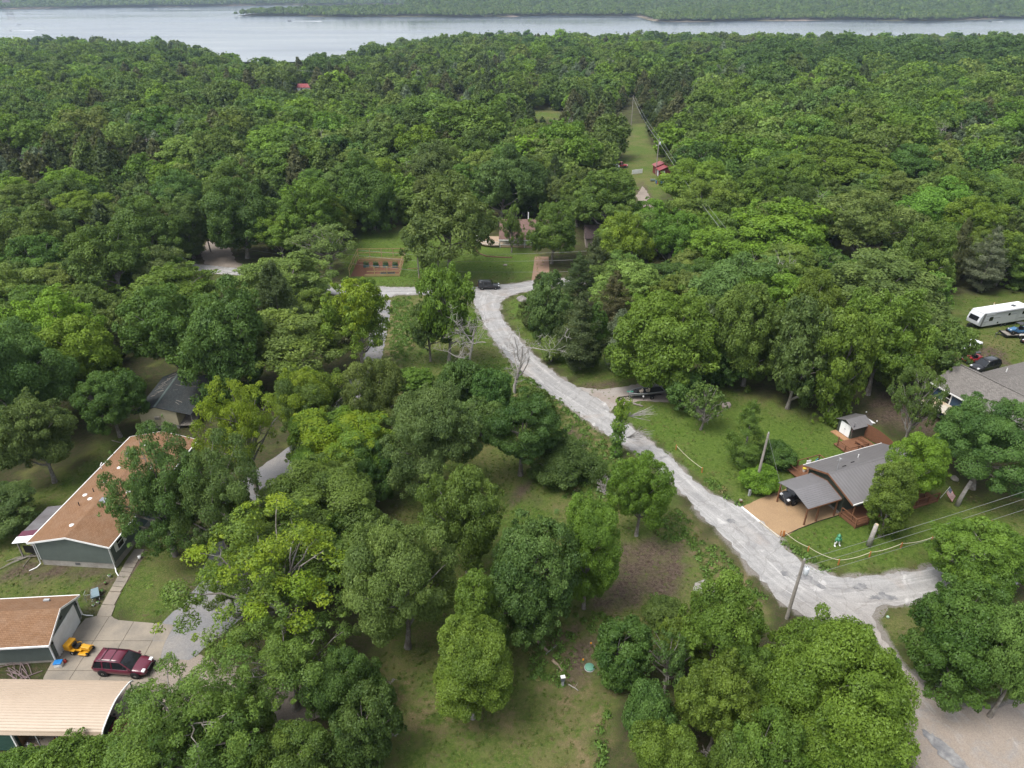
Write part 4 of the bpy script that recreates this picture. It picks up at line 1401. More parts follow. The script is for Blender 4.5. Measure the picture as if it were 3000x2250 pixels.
# the largest in the picture are single trees, the rest one wood
inview = (WU > -40) & (WU < 3040) & (WV < 2300) & (WV > 0)
size = np.where(inview, WR / WD, 0)
N_IND = max(0, 300 - len(NEAR))
order = np.argsort(-size)
ind = np.zeros(nW, bool)
ind[order[:N_IND]] = True
ind &= inview
cname = {0: 'mid green', 1: 'deep green', 2: 'bright green', 3: 'olive', 4: 'blue-green', 5: 'pale green', 6: 'lime green', 7: 'dark green'}
def zone(u, v):
    row = 'nearer' if v > 640 else ('middle' if v > 430 else 'farther')
    if u < 330: z_ = 'wood at the left edge'
    elif u < 650: z_ = 'wood left of the gravel track'
    elif u < 1000: z_ = 'wood right of the gravel track'
    elif u < 1300: z_ = 'wood behind the middle lawn'
    elif u < 1800: z_ = 'wood behind the brown-roofed house'
    elif u < 2200: z_ = 'wood along the power line'
    elif u < 2600: z_ = 'right-hand wood'
    else: z_ = 'wood at the right edge'
    return row + ' ' + z_, 'trees in the ' + row + ' ' + z_
def sized(r):
    return 'small' if r < 3.6 else ('mid-sized' if r < 5.4 else 'large')
for i in np.where(ind)[0]:
    zn, gr = zone(WU[i], WV[i])
    if WC[i]:
        tree_at(WP[i, 0], WP[i, 1], WR[i], WA[i], 'cedar', tuple(WT[i]), RT, sized(WR[i] * 1.6) + ' dull conical cedar in the ' + zn, sized(WR[i] * 1.6) + ' cedar ' + gr, 'cedar_tree')
    else:
        tree_at(WP[i, 0], WP[i, 1], WR[i], WA[i], RT.choice(['oak', 'oak', 'oak', 'dense']), tuple(WT[i]), RT,
                sized(WR[i]) + ' ' + cname[int(ci[i])] + ' broadleaf tree in the ' + zn, sized(WR[i]) + ' ' + cname[int(ci[i])] + ' ' + gr, 'broadleaf_tree', young=RT.choice([0, 0, 0, .3]))
protos = [wood_proto('wood_%02d' % q, k, 40 + q) for q, k in enumerate(['oak', 'oak', 'oak', 'oak', 'dense', 'dense', 'oak', 'shrub', 'sparse', 'cedar', 'cedar', 'cedar'])] + [bare_proto('wood_%02d' % (12 + q), 90 + q) for q in range(3)]
rest = ~ind
k = rest.sum()
idx = np.where(WC[rest], 9 + _rs.randint(0, 3, k), _rs.randint(0, 9, k))
idx = np.where(_rs.rand(k) < .035, 12 + _rs.randint(0, 3, k), idx)
rad0 = np.where(WC[rest], 4.2, 5.0)
hz0 = np.where(WC[rest], 4.2 * 1.45, 5.0 * .86)
scl = np.stack([WR[rest] / rad0, WR[rest] / rad0, WA[rest] / hz0], 1)
scl = np.where((idx > 11)[:, None], _rs.uniform(.8, 1.15, (k, 1)), scl)
print('wood: individuals', ind.sum(), 'rest', k)
scatter('forest', np.concatenate([WP[rest], WZ[rest][:, None]], 1), _rs.uniform(0, 6.28, k), scl, idx, WT[rest], protos,
        'continuous mixed wood of oaks and cedars stretching to the lake', 'forest')

# woods on the far side of the lake
def far_wood():
    rs = np.random.RandomState(9)
    pts = []
    y = 1350.
    while y < 6200:
        s = 8.5 + max(0, y - 2000) * .0036
        xm = y * .78
        xs = np.arange(-xm, xm, s)
        xs = xs + rs.uniform(-.4, .4, len(xs)) * s
        pts.append(np.stack([xs, y + rs.uniform(-.4, .4, len(xs)) * s], 1))
        y += s * (1.0 if y < 3300 else 1.5)
    P = np.concatenate(pts)
    z = H(P[:, 0], P[:, 1])
    ok = z > LAKE_Z + 1.6
    P, z = P[ok], z[ok]
    U, V_, D = PROJ(P[:, 0], P[:, 1], z + 14)
    ok = (V_ > -40) & (U > -30) & (U < 3030)
    P, z = P[ok], z[ok]
    n = len(P)
    s = np.clip(rs.normal(1.0, .2, n), .6, 1.6) * np.where(P[:, 1] > 3000, 1.5, 1.08)
    t = pal[rs.choice(len(pal), n, p=wgt)] * rs.uniform(.55, .85, (n, 1))
    edge = (z < LAKE_Z + 4) & (rs.rand(n) < .5)
    t = np.where(edge[:, None], np.array(COLS['pale']) * .8, t)
    print('far wood', n)
    scatter('far_forest', np.concatenate([P, z[:, None] - 1.0], 1), rs.uniform(0, 6.28, n), np.stack([s, s, s * rs.uniform(.85, 1.15, n)], 1), rs.randint(0, 5, n), t,
            [far_proto('far_%02d' % q, 70 + q) for q in range(5)], 'distant wooded shores across the lake', 'forest')
far_wood()

# ---------------------------------------------------------------- weeds and tufts in the grass
def weeds():
    rs = np.random.RandomState(31)
    def tuft(name, n, rad, hgt, leaf, asp, up):
        a = rs.rand(n) * 6.28
        q = rs.rand(n) ** .6 * rad
        pos = np.stack([np.cos(a) * q, np.sin(a) * q, hgt * (.25 + .75 * rs.rand(n)) * (1 - .5 * q / rad)], 1)
        nr = unit(np.stack([np.cos(a), np.sin(a), up + 0 * a], 1) + rs.normal(size=(n, 3)) * .5)
        V, Fq = leaves_at(rs, pos, nr, leaf, asp)
        me = mesh_np(name, V, Fq, M_LEAFI)
        face_attr(me, 'tone', rs.rand(n))
        return bpy.data.objects.new(name, me)
    protos = [tuft('weed_0', 26, .30, .16, .20, .30, .4), tuft('weed_1', 30, .38, .12, .17, .35, .6), tuft('weed_2', 34, .34, .34, .22, .6, .8), tuft('weed_3', 44, .45, .5, .24, .6, .8)]
    P = []
    for poly in OPEN[:8]:
        w_ = polyw(poly)
        lo, hi = np.maximum(w_.min(0), (-85, 30)), np.minimum(w_.max(0), (95, 178))
        n = int(np.maximum(hi - lo, 0).prod() * 4.5)
        q = lo + rs.rand(n, 2) * (hi - lo)
        P.append(q[sdist(q, w_) > 0])
    P = np.concatenate(P)
    den = noise2(P[:, 0], P[:, 1], 3.1, 2.) * .5 + noise2(P[:, 0], P[:, 1], 9.7, 5.) * .5
    rough = np.zeros(len(P), bool)
    for poly in ([(1560, 1180), (1640, 1180), (1800, 1310), (1900, 1400), (1890, 1450), (1760, 1480), (1600, 1450), (1650, 1290)], [(1560, 1860), (1680, 1830), (1690, 1930), (1650, 2010), (1540, 1990)], [(1880, 1500), (2000, 1490), (2050, 1580), (1940, 1590)], [(2010, 1570), (2130, 1620), (2250, 1760), (2180, 1790), (2060, 1690)],
                 [(1150, 880), (1200, 870), (1240, 960), (1190, 1060), (1140, 1040)], [(1300, 1080), (1560, 1060), (1650, 1180), (1480, 1290), (1290, 1250)], [(2030, 1400), (2080, 1400), (2180, 1480), (2160, 1490)], [(2290, 1590), (2330, 1600), (2440, 1670), (2420, 1690)], [(1680, 1790), (1800, 1800), (1780, 1880), (1700, 1850)], [(1760, 2100), (1830, 2000), (1800, 2250), (1740, 2250)]):
        rough |= sdist(P, polyw(poly)) > 0
    lane_d = sdist(P, polyw(LANE))
    keep = (rs.rand(len(P)) < np.clip(.50 + den * .8, .06, 1)) | rough
    keep &= lane_d < np.where(rs.rand(len(P)) < .35, .35, -.05)
    for c, r_ in ((polyw(DIRT[0]), .45),):
        keep &= (sdist(P, c) < 0) | (rs.rand(len(P)) < r_)
    for c in ([(-48.6, 53), (-39, 53), (-38, 73), (-47.5, 73)], [(-58, 41.5), (-38.5, 41.5), (-38.5, 48), (-58, 48)], [(26, 63.5), (29, 58), (37, 61.5), (48, 66), (50, 70), (50, 80), (42, 80), (34, 70)], [(-38, 48), (-34, 48), (-30, 56), (-36, 58)], [(-42, 36), (-24, 36), (-24, 48), (-40, 48)],
              [(58, 74), (80, 74), (80, 92), (56, 88)], [(-38, 151), (-25, 151), (-25, 165), (-38, 165)], [(-10, 166), (30, 166), (30, 185), (-10, 185)], [(0.5, 150), (5.5, 150), (5.5, 167), (0.5, 167)]):
        keep &= sdist(P, np.array(c, float)) < 0
    P, rough, lane_d = P[keep], rough[keep], lane_d[keep]
    n = len(P)
    idx = np.where(rough, rs.randint(1, 4, n), np.where(rs.rand(n) < .02, 2, rs.randint(0, 2, n)))
    s = rs.uniform(.5, 1.15, n) * np.where(rough, .95, .62)
    gp = np.array([(.090, .150, .026), (.115, .165, .034), (.080, .135, .024), (.190, .170, .066), (.25, .20, .10)])
    t = gp[rs.choice(5, n, p=[.30, .28, .18, .15, .09])] * rs.uniform(.85, 1.2, (n, 1))
    t = np.where(rough[:, None] & (rs.rand(n) < .8)[:, None], np.array((.100, .180, .034)) * rs.uniform(.8, 1.25, (n, 1)), t)
    dm = sdist(P, polyw(DIRT[0])) > 0
    t = np.where(dm[:, None] & (rs.rand(n) < .8)[:, None], np.array((.115, .085, .06)) * rs.uniform(.5, 1.5, (n, 1)), t)
    s = np.where(dm, s * .7, s)
    print('weeds', n)
    scatter('grass_tufts', np.stack([P[:, 0], P[:, 1], H(P[:, 0], P[:, 1])], 1), rs.uniform(0, 6.28, n), np.stack([s, s, s], 1), idx, t, protos, 'grass tufts and weeds on the open lots and verges', 'grass')
weeds()
# ---------------------------------------------------------------- materials for buildings
def shingle_mat(name, c1, c2, c3, sx=3.2, sy=7.0, axis='x'):
    k = NT(name)
    br = k.t.nodes.new('ShaderNodeTexBrick')
    mp = k.t.nodes.new('ShaderNodeMapping')
    if axis == 'y':
        mp.inputs['Rotation'].default_value = (0, 0, R(90))
    mp.inputs['Scale'].default_value = (1, 1, 0)
    k.t.links.new(k.tc, mp.inputs[0])
    k.t.links.new(mp.outputs[0], br.inputs['Vector'])
    br.inputs['Scale'].default_value = 1.0
    br.inputs['Brick Width'].default_value = .32
    br.inputs['Row Height'].default_value = .145
    br.inputs['Mortar Size'].default_value = .012
    br.inputs['Mortar Smooth'].default_value = .3
    br.inputs['Bias'].default_value = 0
    br.inputs['Color1'].default_value = (*c1, 1)
    br.inputs['Color2'].default_value = (*c2, 1)
    br.inputs['Mortar'].default_value = (*[q * .62 for q in c1], 1)
    n = k.noise(9, 5, .7)
    c = k.mix(k.math('MULTIPLY', k.rng(k.noise(.7, 5, .6), .45, .68), .5), br.outputs[0], c3)
    k.col(k.scale_col(c, k.rng(n, .3, .7, .82, 1.18)))
    k.b.inputs['Roughness'].default_value = .95
    k.b.inputs['Specular IOR Level'].default_value = .1
    k.bump(br.outputs['Fac'], .5, -.02)
    return k.m

def lap_mat(name, c, pitch=.16, dark=.7):
    """lap siding: fine horizontal courses"""
    k = NT(name)
    s = k.t.nodes.new('ShaderNodeSeparateXYZ')
    k.t.links.new(k.tc, s.inputs[0])
    f = k.math('FRACT', k.math('DIVIDE', s.outputs[2], pitch))
    n = k.rng(k.noise(1.2, 5, .7), .3, .7, .88, 1.1)
    base = k.mix(k.rng(f, .80, .97), c, tuple(q * dark for q in c))
    k.col(k.scale_col(base, n))
    k.b.inputs['Roughness'].default_value = .7
    k.bump(f, .5, .015)
    return k.m

M_BROWN = shingle_mat('brown_shingle', (.178, .100, .056), (.220, .128, .076), (.205, .135, .090))
M_BROWNY = shingle_mat('brown_shingle_y', (.178, .100, .056), (.220, .128, .076), (.205, .135, .090), axis='y')
M_GREYSH = shingle_mat('grey_shingle', (.125, .115, .108), (.185, .172, .160), (.15, .14, .13), axis='y')
M_DARKSH = shingle_mat('dark_shingle', (.034, .040, .042), (.050, .056, .058), (.060, .058, .055), axis='y')
M_MAUVE = shingle_mat('mauve_shingle', (.145, .092, .080), (.175, .115, .100), (.15, .10, .09))
M_SIDING = lap_mat('sage_siding', (.098, .120, .108))
M_BLUE = lap_mat('blue_siding', (.022, .052, .095))
M_GREENW = lap_mat('dark_green_siding', (.045, .055, .040), .25)
M_CREAM = lap_mat('cream_siding', (.50, .44, .29), .2, .9)
M_TAN = lap_mat('tan_siding', (.30, .25, .22))
M_WHITE = mat('white_paint', (.74, .74, .73), .5, .4, var=.05, rgb2=(.55, .54, .51), var2=.35, scale2=1.2)
M_WHITEM = mat('white_metal', (.78, .79, .80), .4, .5, var=.03, rgb2=(.62, .62, .61), var2=.4, scale2=1.0)
M_CONC = mat('concrete', (.255, .222, .180), .92, .15, var=.10, scale=7, rgb2=(.165, .150, .130), var2=.75, scale2=.42, bump=.2, bscale=20)
M_BLOCK = mat('foundation_block', (.33, .31, .28), .95, .1, var=.12, scale=4, rgb2=(.21, .19, .17), var2=.6, scale2=.9)
M_GLASS = mat('dark_glass', (.012, .014, .017), .08, .6, var=.0)
M_REDWOOD = mat('stained_wood', (.160, .076, .042), .75, .2, var=.18, scale=5, stretch=(3, 3, 3), rgb2=(.13, .065, .040), var2=.6, scale2=1.5)
M_PINE = mat('new_pine', (.31, .235, .115), .8, .2, var=.14, scale=4, rgb2=(.26, .185, .09), var2=.5, scale2=1)
M_GREYWOOD = mat('weathered_wood', (.235, .215, .19), .9, .1, var=.25, scale=7, rgb2=(.15, .13, .11), var2=.6, scale2=2)
M_BLACK = mat('black_paint', (.012, .012, .013), .4, .4, var=.1)
M_RUBBER = mat('rubber', (.018, .018, .018), .85, .2, var=.2)
M_STEEL = mat('bare_metal', (.38, .38, .38), .4, .5, metal=.6, var=.1)
M_GREYMET = mat('galvanised', (.30, .31, .32), .45, .5, var=.08, rgb2=(.22, .22, .22), var2=.4, scale2=1)
def rib_mat(name, c, pitch, axis, c2=None, depth=.03):
    """ribbed sheet metal: the ribs are fine relief"""
    k = NT(name)
    s = k.t.nodes.new('ShaderNodeSeparateXYZ')
    k.t.links.new(k.tc, s.inputs[0])
    f = k.math('FRACT', k.math('DIVIDE', s.outputs['XYZ'.index(axis)], pitch))
    tri = k.math('ABSOLUTE', k.math('SUBTRACT', f, .5))
    n = k.rng(k.noise(.8, 5, .6), .3, .7, .92, 1.07)
    k.col(k.scale_col(k.mix(k.rng(k.noise(.25, 4), .45, .65, 0, .5), c, c2 or c), n))
    k.b.inputs['Roughness'].default_value = .42
    k.b.inputs['Specular IOR Level'].default_value = .4
    k.bump(k.rng(tri, .0, .12), .8, depth)
    return k.m
M_GREYROOF = rib_mat('grey_standing_seam', (.128, .122, .124), .42, 'X')
M_GREENRIB = rib_mat('green_ribbed_wall', (.030, .075, .062), .19, 'Z')
M_REDROOF = rib_mat('red_metal_roof', (.20, .030, .034), .3, 'X', (.26, .09, .085))

def wpt(o, p):
    return o.matrix_basis @ Vector(p)

def gable_wall(mb, w0, w1, x, z0, ze, zr, wr, t=.12, axis='x'):
    """pentagon gable wall across [w0,w1] at position x"""
    mb.prism([(w0, z0), (w1, z0), (w1, ze), (wr, zr), (w0, ze)], axis, x, x + t)

def window(parent, c, wdt, hgt, face, frame=M_WHITE, glass=M_GLASS, bars=1, fw=.09):
    """window on a wall; face = outward axis '+x','-x','+y','-y'; c = centre on wall surface"""
    ax, sg = face[1], (1 if face[0] == '+' else -1)
    def put(u0, u1, z0, z1, d0, d1, mb):
        a0, a1 = sorted((sg * d0, sg * d1))
        if ax == 'x': mb.box(c[0] + a0, c[0] + a1, c[1] + u0, c[1] + u1, c[2] + z0, c[2] + z1)
        else: mb.box(c[0] + u0, c[0] + u1, c[1] + a0, c[1] + a1, c[2] + z0, c[2] + z1)
    mb = MB()
    w2, h2 = wdt / 2, hgt / 2
    put(-w2 - fw, -w2, -h2 - fw, h2 + fw, .003, .06, mb)
    put(w2, w2 + fw, -h2 - fw, h2 + fw, .003, .06, mb)
    put(-w2, w2, -h2 - fw, -h2, .003, .06, mb)
    put(-w2, w2, h2, h2 + fw, .003, .06, mb)
    for b in range(bars):
        zz = -h2 + hgt * (b + 1) / (bars + 1)
        put(-w2, w2, zz - .03, zz + .03, .003, .05, mb)
    fr = mb.build('window', frame, parent)
    g = MB()
    put(-w2, w2, -h2, h2, .003, .025, g)
    g.build('pane', glass, fr)
    return fr

def roof_vent(parent, p, slope=.15):
    mb = MB()
    mb.lathe([(.24, -.05), (.24, .04), (.10, .13), (.02, .14)], 12, p)
    return mb.build('roof_vent', M_WHITE, parent)

# ---------------------------------------------------------------- long brown-roofed home
def long_home():
    o = thing('manufactured_home', 'long sage-green single-storey home with brown shingle roof and white gutters', 'house', (-44.15, 53.95, 0), R(-4.4))
    W2, L, zf, ze, zr = 3.9, 18.4, .75, 3.25, 4.15
    fb = MB().box(-W2 + .05, W2 - .05, .05, L, -.3, zf - .02).build('foundation', M_BLOCK, o)
    MB().box(-.35, .15, .02, .06, .25, .55).build('crawl_vent', mat('dark_vent', (.10, .10, .10)), fb)
    mb = MB()
    gable_wall(mb, -W2, W2, 0, zf, ze, zr - .12, 0, .12, 'y')
    gable_wall(mb, -W2, W2, L - .12, zf, ze, zr - .12, 0, .12, 'y')
    mb.box(-W2, -W2 + .12, .122, L - .122, zf, ze - .05).box(W2 - .12, W2, .122, L - .122, zf, ze - .05)
    mb.build('wall', M_SIDING, o)
    ov = .35
    sl = (zr - ze) / W2
    rf = MB()
    for s in (-1, 1):
        x1 = s * (W2 + ov)
        z1 = ze - sl * ov
        q = [(0, -ov, zr), (0, L + ov, zr), (x1, L + ov, z1), (x1, -ov, z1)]
        rf.hexa(q, [(a, b, c + .1) for a, b, c in q])
    r = rf.build('roof', M_BROWNY, o)
    tr = MB()      # white fascia and gutters
    for s in (-1, 1):
        x1 = s * (W2 + ov + .04)
        z1 = ze - sl * ov
        tr.box(min(x1, x1 + s * .1), max(x1, x1 + s * .1), -ov, L + ov, z1 - .06, z1 + .10)
        for yy in (-ov - .04, L + ov + .01):
            tr.hexa([(0, yy, zr - .08), (0, yy + .035, zr - .08), (x1, yy + .035, z1 - .08), (x1, yy, z1 - .08)],
                    [(0, yy, zr + .12), (0, yy + .035, zr + .12), (x1, yy + .035, z1 + .12), (x1, yy, z1 + .12)])
    tr.build('fascia', M_WHITE, o)
    cb = MB()
    for x in (-W2 - .012, W2 - .09):
        MB().box(x, x + .10, -.02, .1, zf, ze).build('corner_board', M_WHITE, o)
    MB().box(W2 + .013, W2 + .025, -.0, .12, zf, ze - .05).build('corner_board', M_WHITE, o)
    for s in (-1, 1):
        x = s * (W2 + .06)
        MB().tube([(s * (W2 + .42), -.12, ze - .12), (x, -.12, ze - .42), (x, -.12, .35), (x + s * .25, -.5, .12), (x + s * .75, -.95, .06)], .055, 8).build('downspout', M_WHITE, o)
    def zroof(x): return zr + .1 - abs(x) * sl
    for (x, y) in ((-.55, 1.6), (-1.4, 6.0), (-2.6, 6.9), (-1.5, 9.0), (-1.4, 11.6), (-1.3, 13.9), (-.6, 16.0), (1.9, 7.6), (2.0, 12)):
        roof_vent(r, (x, y, zroof(x)))
    for (x, y) in ((-2.0, 5.0), (1.05, 4.9), (-1.8, 7.3)):
        MB().tube([(x, y, zroof(x) - .05), (x, y, zroof(x) + .45)], .05, 8).build('vent_pipe', M_BLACK, r)
    x, y = .6, 5.6
    MB().hexa([(x - .5, y - .35, zroof(x - .5)), (x + .5, y - .35, zroof(x + .5)), (x + .5, y + .35, zroof(x + .5)), (x - .5, y + .35, zroof(x - .5))],
              [(x - .45, y - .3, zroof(x - .5) + .14), (x + .45, y - .3, zroof(x + .5) + .14), (x + .45, y + .3, zroof(x + .5) + .14), (x - .45, y + .3, zroof(x - .5) + .14)]).build('skylight', mat('grey_dome', (.22, .23, .26), .2, .6), r)
    MB().tube([(-1.1, 13.2, zroof(-1.1)), (-1.1, 13.2, zroof(-1.1) + .8)], .14, 10).lathe([(.25, 0), (.25, .18)], 10, (-1.1, 13.2, zroof(-1.1) + .78)).build('flue', M_STEEL, r)
    MB().tube([(-3.9, 12.0, ze), (-3.9, 12.0, ze + .6), (-3.9, 12.35, ze + .75)], .05, 6).build('vent_pipe', M_WHITE, o)
    window(o, (W2, 1.7, 2.25), 1.0, 1.3, '+x', bars=1)
    window(o, (W2, 4.2, 2.25), 1.0, 1.3, '+x', bars=1)
    for y in (.95, 2.45):
        MB().box(W2 + .004, W2 + .05, y - .2, y + .2, 1.6, 2.95).build('shutter', M_WHITE, o)
    # awning on the far side
    aw = MB()
    aw.hexa([(-W2 - 2.9, 1.6, 2.30), (-W2 - .4, 1.6, 2.75), (-W2 - .4, 6.2, 2.75), (-W2 - 2.9, 6.2, 2.30)], [(-W2 - 2.9, 1.6, 2.36), (-W2 - .4, 1.6, 2.81), (-W2 - .4, 6.2, 2.81), (-W2 - 2.9, 6.2, 2.36)])
    a = aw.build('awning', mat('grey_awning', (.125, .12, .125), .6, .3, var=.1, rgb2=(.07, .06, .06), var2=.6, scale2=.8), o)
    MB().hexa([(-W2 - 2.95, .5, 2.2), (-W2 - .4, .5, 2.66), (-W2 - .4, 1.35, 2.78), (-W2 - 2.95, 1.35, 2.32)], [(-W2 - 2.95, .5, 2.25), (-W2 - .4, .5, 2.71), (-W2 - .4, 1.35, 2.83), (-W2 - 2.95, 1.35, 2.37)]).build('awning_panel', M_WHITEM, a)
    MB().hexa([(-W2 - 2.93, 1.36, 2.31), (-W2 - .4, 1.36, 2.77), (-W2 - .4, 2.2, 2.83), (-W2 - 2.93, 2.2, 2.375)], [(-W2 - 2.93, 1.36, 2.35), (-W2 - .4, 1.36, 2.81), (-W2 - .4, 2.2, 2.87), (-W2 - 2.93, 2.2, 2.415)]).build('awning_panel', mat('plum_metal', (.10, .03, .05), .5, .3), a)
    for y in (.8, 3.4, 6.0):
        MB().box(-W2 - 2.75, -W2 - 2.63, y, y + .12, 0, 2.25).build('post', M_GREYWOOD, a)
    MB().box(-W2 - 2.6, -W2 - .05, 1.2, 6.0, .45, .6).build('deck', M_GREYWOOD, o)
    MB().box(-W2 - 2.4, -W2 - .05, 1.0, 1.08, .6, 1.5).build('dark_panel', M_BLACK, o)
long_home()

# ---------------------------------------------------------------- garage with white door
def garage():
    o = thing('garage', 'brown-roofed sage-green garage with a wide white door beside the concrete drive', 'garage', (-40.0, 42.3, 0), R(4))
    D, L, ze, zr = 5.1, 16.0, 2.55, 3.75
    MB().box(-L, -.04, .04, D - .04, -.2, .3).build('foundation', M_BLOCK, o)
    mb = MB()
    for x in (-.14, -L):
        gable_wall(mb, 0, D, x, .301, ze, zr - .1, D / 2, .14, 'x')
    mb.box(-L + .14, -.142, 0, .12, .301, ze - .02).box(-L + .14, -.142, D - .12, D, .301, ze - .02)
    mb.build('wall', M_SIDING, o)
    ov = .32
    sl = (zr - ze) / (D / 2)
    rf = MB()
    for s in (-1, 1):
        y1 = D / 2 + s * (D / 2 + ov)
        z1 = ze - sl * ov
        q = [(-L - ov, D / 2, zr), (ov * .8, D / 2, zr), (ov * .8, y1, z1), (-L - ov, y1, z1)]
        rf.hexa(q, [(a, b, c + .1) for a, b, c in q])
    r = rf.build('roof', M_BROWN, o)
    tr = MB()
    for s in (-1, 1):
        y1 = D / 2 + s * (D / 2 + ov)
        z1 = ze - sl * ov
        tr.box(-L - ov, ov * .8, min(y1, y1 + s * .09), max(y1, y1 + s * .09), z1 - .06, z1 + .1)
        x = ov * .8 + .003
        tr.hexa([(x, D / 2, zr - .1), (x + .03, D / 2, zr - .1), (x + .03, y1, z1 - .1), (x, y1, z1 - .1)], [(x, D / 2, zr + .115), (x + .03, D / 2, zr + .115), (x + .03, y1, z1 + .115), (x, y1, z1 + .115)])
    tr.build('fascia', M_WHITE, o)
    cb = MB()
    for y in (-.013, D - .09):
        MB().box(-.1, .012, y, y + .103, .3, ze - .03).build('corner_board', M_WHITE, o)
    dr = MB().box(.004, .03, .55, D - .55, .02, 2.25).build('door_frame', M_WHITE, o)
    for i in range(4):
        MB().box(.031, .055, .65, D - .65, .03 + i * .53, .03 + i * .53 + .515).build('door_panel', M_WHITEM, dr)
    for y in (.33, D - .33):
        MB().lathe([(.05, -.1), (.09, 0), (.07, .16), (.02, .2)], 10, (.12, y, 2.0)).build('wall_lamp', M_BLACK, o)
    MB().box(.004, .06, D / 2 - .16, D / 2 + .16, 2.65, 2.8).build('flood_lamp', M_BLACK, o)
    MB().tube([(.15, D + .25, ze - .2), (.02, D + .06, ze - .45), (.02, D + .06, .3), (.3, D + .1, .1), (.9, D + .05, .06)], .05, 8).build('downspout', M_WHITE, o)
    x, y = -2.0, D - .7
    MB().box(x - .25, x + .25, y - .12, y + .12, ze + .42, ze + .62).build('roof_vent', M_GREYMET, r)
    return o
garage()

# ---------------------------------------------------------------- beige metal carport and green shed
def beige_carport():
    o = thing('metal_carport', 'beige ribbed metal carport over green metal shed walls in the bottom left corner', 'carport', (-31.1, 36.2, 0), R(-1))
    L, hw = 16.0, 2.45
    k = 24
    rf = MB()
    prof = []
    for i in range(k + 1):
        u = -1 + 2 * i / k
        y = u * hw
        z = 3.05 - .62 * abs(u) ** 1.6 - (.25 * max(0, abs(u) - .9) / .1)
        prof.append((y, z))
    # each roof sheet is corrugated along the length of the carport
    fine = []
    for i in range(len(prof) - 1):
        (y0, z0), (y1, z1) = prof[i], prof[i + 1]
        for t, dz in ((0, 0), (.60, 0), (.70, .03), (.90, .03)):
            fine.append((y0 + (y1 - y0) * t, z0 + (z1 - z0) * t + dz))
    fine.append(prof[-1])
    n = len(fine)
    xs = (-L, -L * .56, 0)
    mt = mat('beige_metal', (.36, .285, .215), .45, .4, var=.04, rgb2=(.32, .25, .185), var2=.5, scale2=.35)
    for a in range(2):
        m2 = MB()
        m2.add([(xs[a] + .001, y, z) for y, z in fine] + [(xs[a + 1], y, z) for y, z in fine] + [(xs[a] + .001, y, z - .03) for y, z in fine] + [(xs[a + 1], y, z - .03) for y, z in fine],
               [(i, i + 1, n + i + 1, n + i) for i in range(n - 1)] + [(2 * n + i, 3 * n + i, 3 * n + i + 1, 2 * n + i + 1) for i in range(n - 1)] + [(n + i, n + i + 1, 3 * n + i + 1, 3 * n + i) for i in range(n - 1)])
        m2.build('roof_sheet', mt, o)
    MB().tube([(.06, y, z) for y, z in prof], .06, 8).build('roof_trim', M_WHITE, o)
    for s in (-1, 1):
        for x in (-.15, -1.9, -3.6, -5.2):
            MB().box(x - .04, x + .04, s * (hw - .12) - .04, s * (hw - .12) + .04, 0, 2.2).build('post', M_GREYMET if s < 0 else M_WHITE, o)
        MB().box(-L, -.05, s * (hw - .12) - .03, s * (hw - .12) + .03, 2.12, 2.2).build('rail', M_WHITE, o)
    w = MB().box(-L + .2, -7.1, -hw + .10, -hw + .16, .1, 2.1).box(-7.16, -7.1, -hw + .162, hw - .2, .1, 2.3)
    w.build('shed_wall', M_GREENRIB, o)
    MB().box(-7.12, -7.0, -hw + .06, -hw + .2, 0, 2.15).build('corner_trim', M_WHITE, o)
    MB().box(-7.08, -7.04, -hw + .5, hw - .4, .05, 2.1).build('plywood_panel', mat('plywood', (.26, .16, .08), .8, .2, var=.15), o)
    MB().box(-14.5, -14.0, -hw + .07, -hw + .098, .3, 1.2).build('shed_window', M_GLASS, o)
    return o
beige_carport()
tag(sheet('concrete_slab', [(-39, 33.2), (-29.7, 32.9), (-29.0, 35.2), (-29.4, 38.2), (-39, 38.6)], .03, M_CONC, 1.0), kind='structure')

# concrete drive cut into slabs
def clip_poly(subj, clip):
    out = [np.array(p) for p in subj]
    m = len(clip)
    for i in range(m):
        a, b = np.array(clip[i]), np.array(clip[(i + 1) % m])
        e = b - a
        inp, out = out, []
        for j in range(len(inp)):
            p, q = inp[j], inp[(j + 1) % len(inp)]
            sp_ = e[0] * (p[1] - a[1]) - e[1] * (p[0] - a[0])
            sq = e[0] * (q[1] - a[1]) - e[1] * (q[0] - a[0])
            if sp_ >= 0: out.append(p)
            if sp_ * sq < 0: out.append(p + (q - p) * sp_ / (sp_ - sq))
        if not out: return []
    return out
DRIVE = polyw([(250, 1813), (284, 1805), (327, 1805), (334, 1812), (347, 1817), (400, 1822), (513, 1831), (497, 1856), (484, 1881), (475, 1905), (470, 1932), (455, 1965), (430, 2010), (330, 2070), (118, 2040), (128, 1985), (160, 1925), (205, 1866)])
dpar = sheet('concrete_drive', DRIVE, .012, mat('joint_dirt', (.10, .085, .065), .95), 1.2)
tag(dpar, kind='structure')
xs = [-44, -37.9, -35.3, -32.6, -26]
ys = [34, 41.4, 44.6, 52]
gcut = .025
for i in range(4):
    for j in range(3):
        sk = (-.35 if j == 2 else 0, .15 if i > 1 else 0)
        q = [(xs[i] + gcut, ys[j] + gcut), (xs[i + 1] - gcut, ys[j] + gcut), (xs[i + 1] - gcut, ys[j + 1] - gcut), (xs[i] + gcut, ys[j + 1] - gcut)]
        c = clip_poly(DRIVE, q)
        if len(c) >= 3 and abs(sum(c[t][0] * c[(t + 1) % len(c)][1] - c[(t + 1) % len(c)][0] * c[t][1] for t in range(len(c)))) > 1.0:
            sheet('concrete_slab', c, .032, M_CONC, 1.0, 0, dpar, thick=.03)
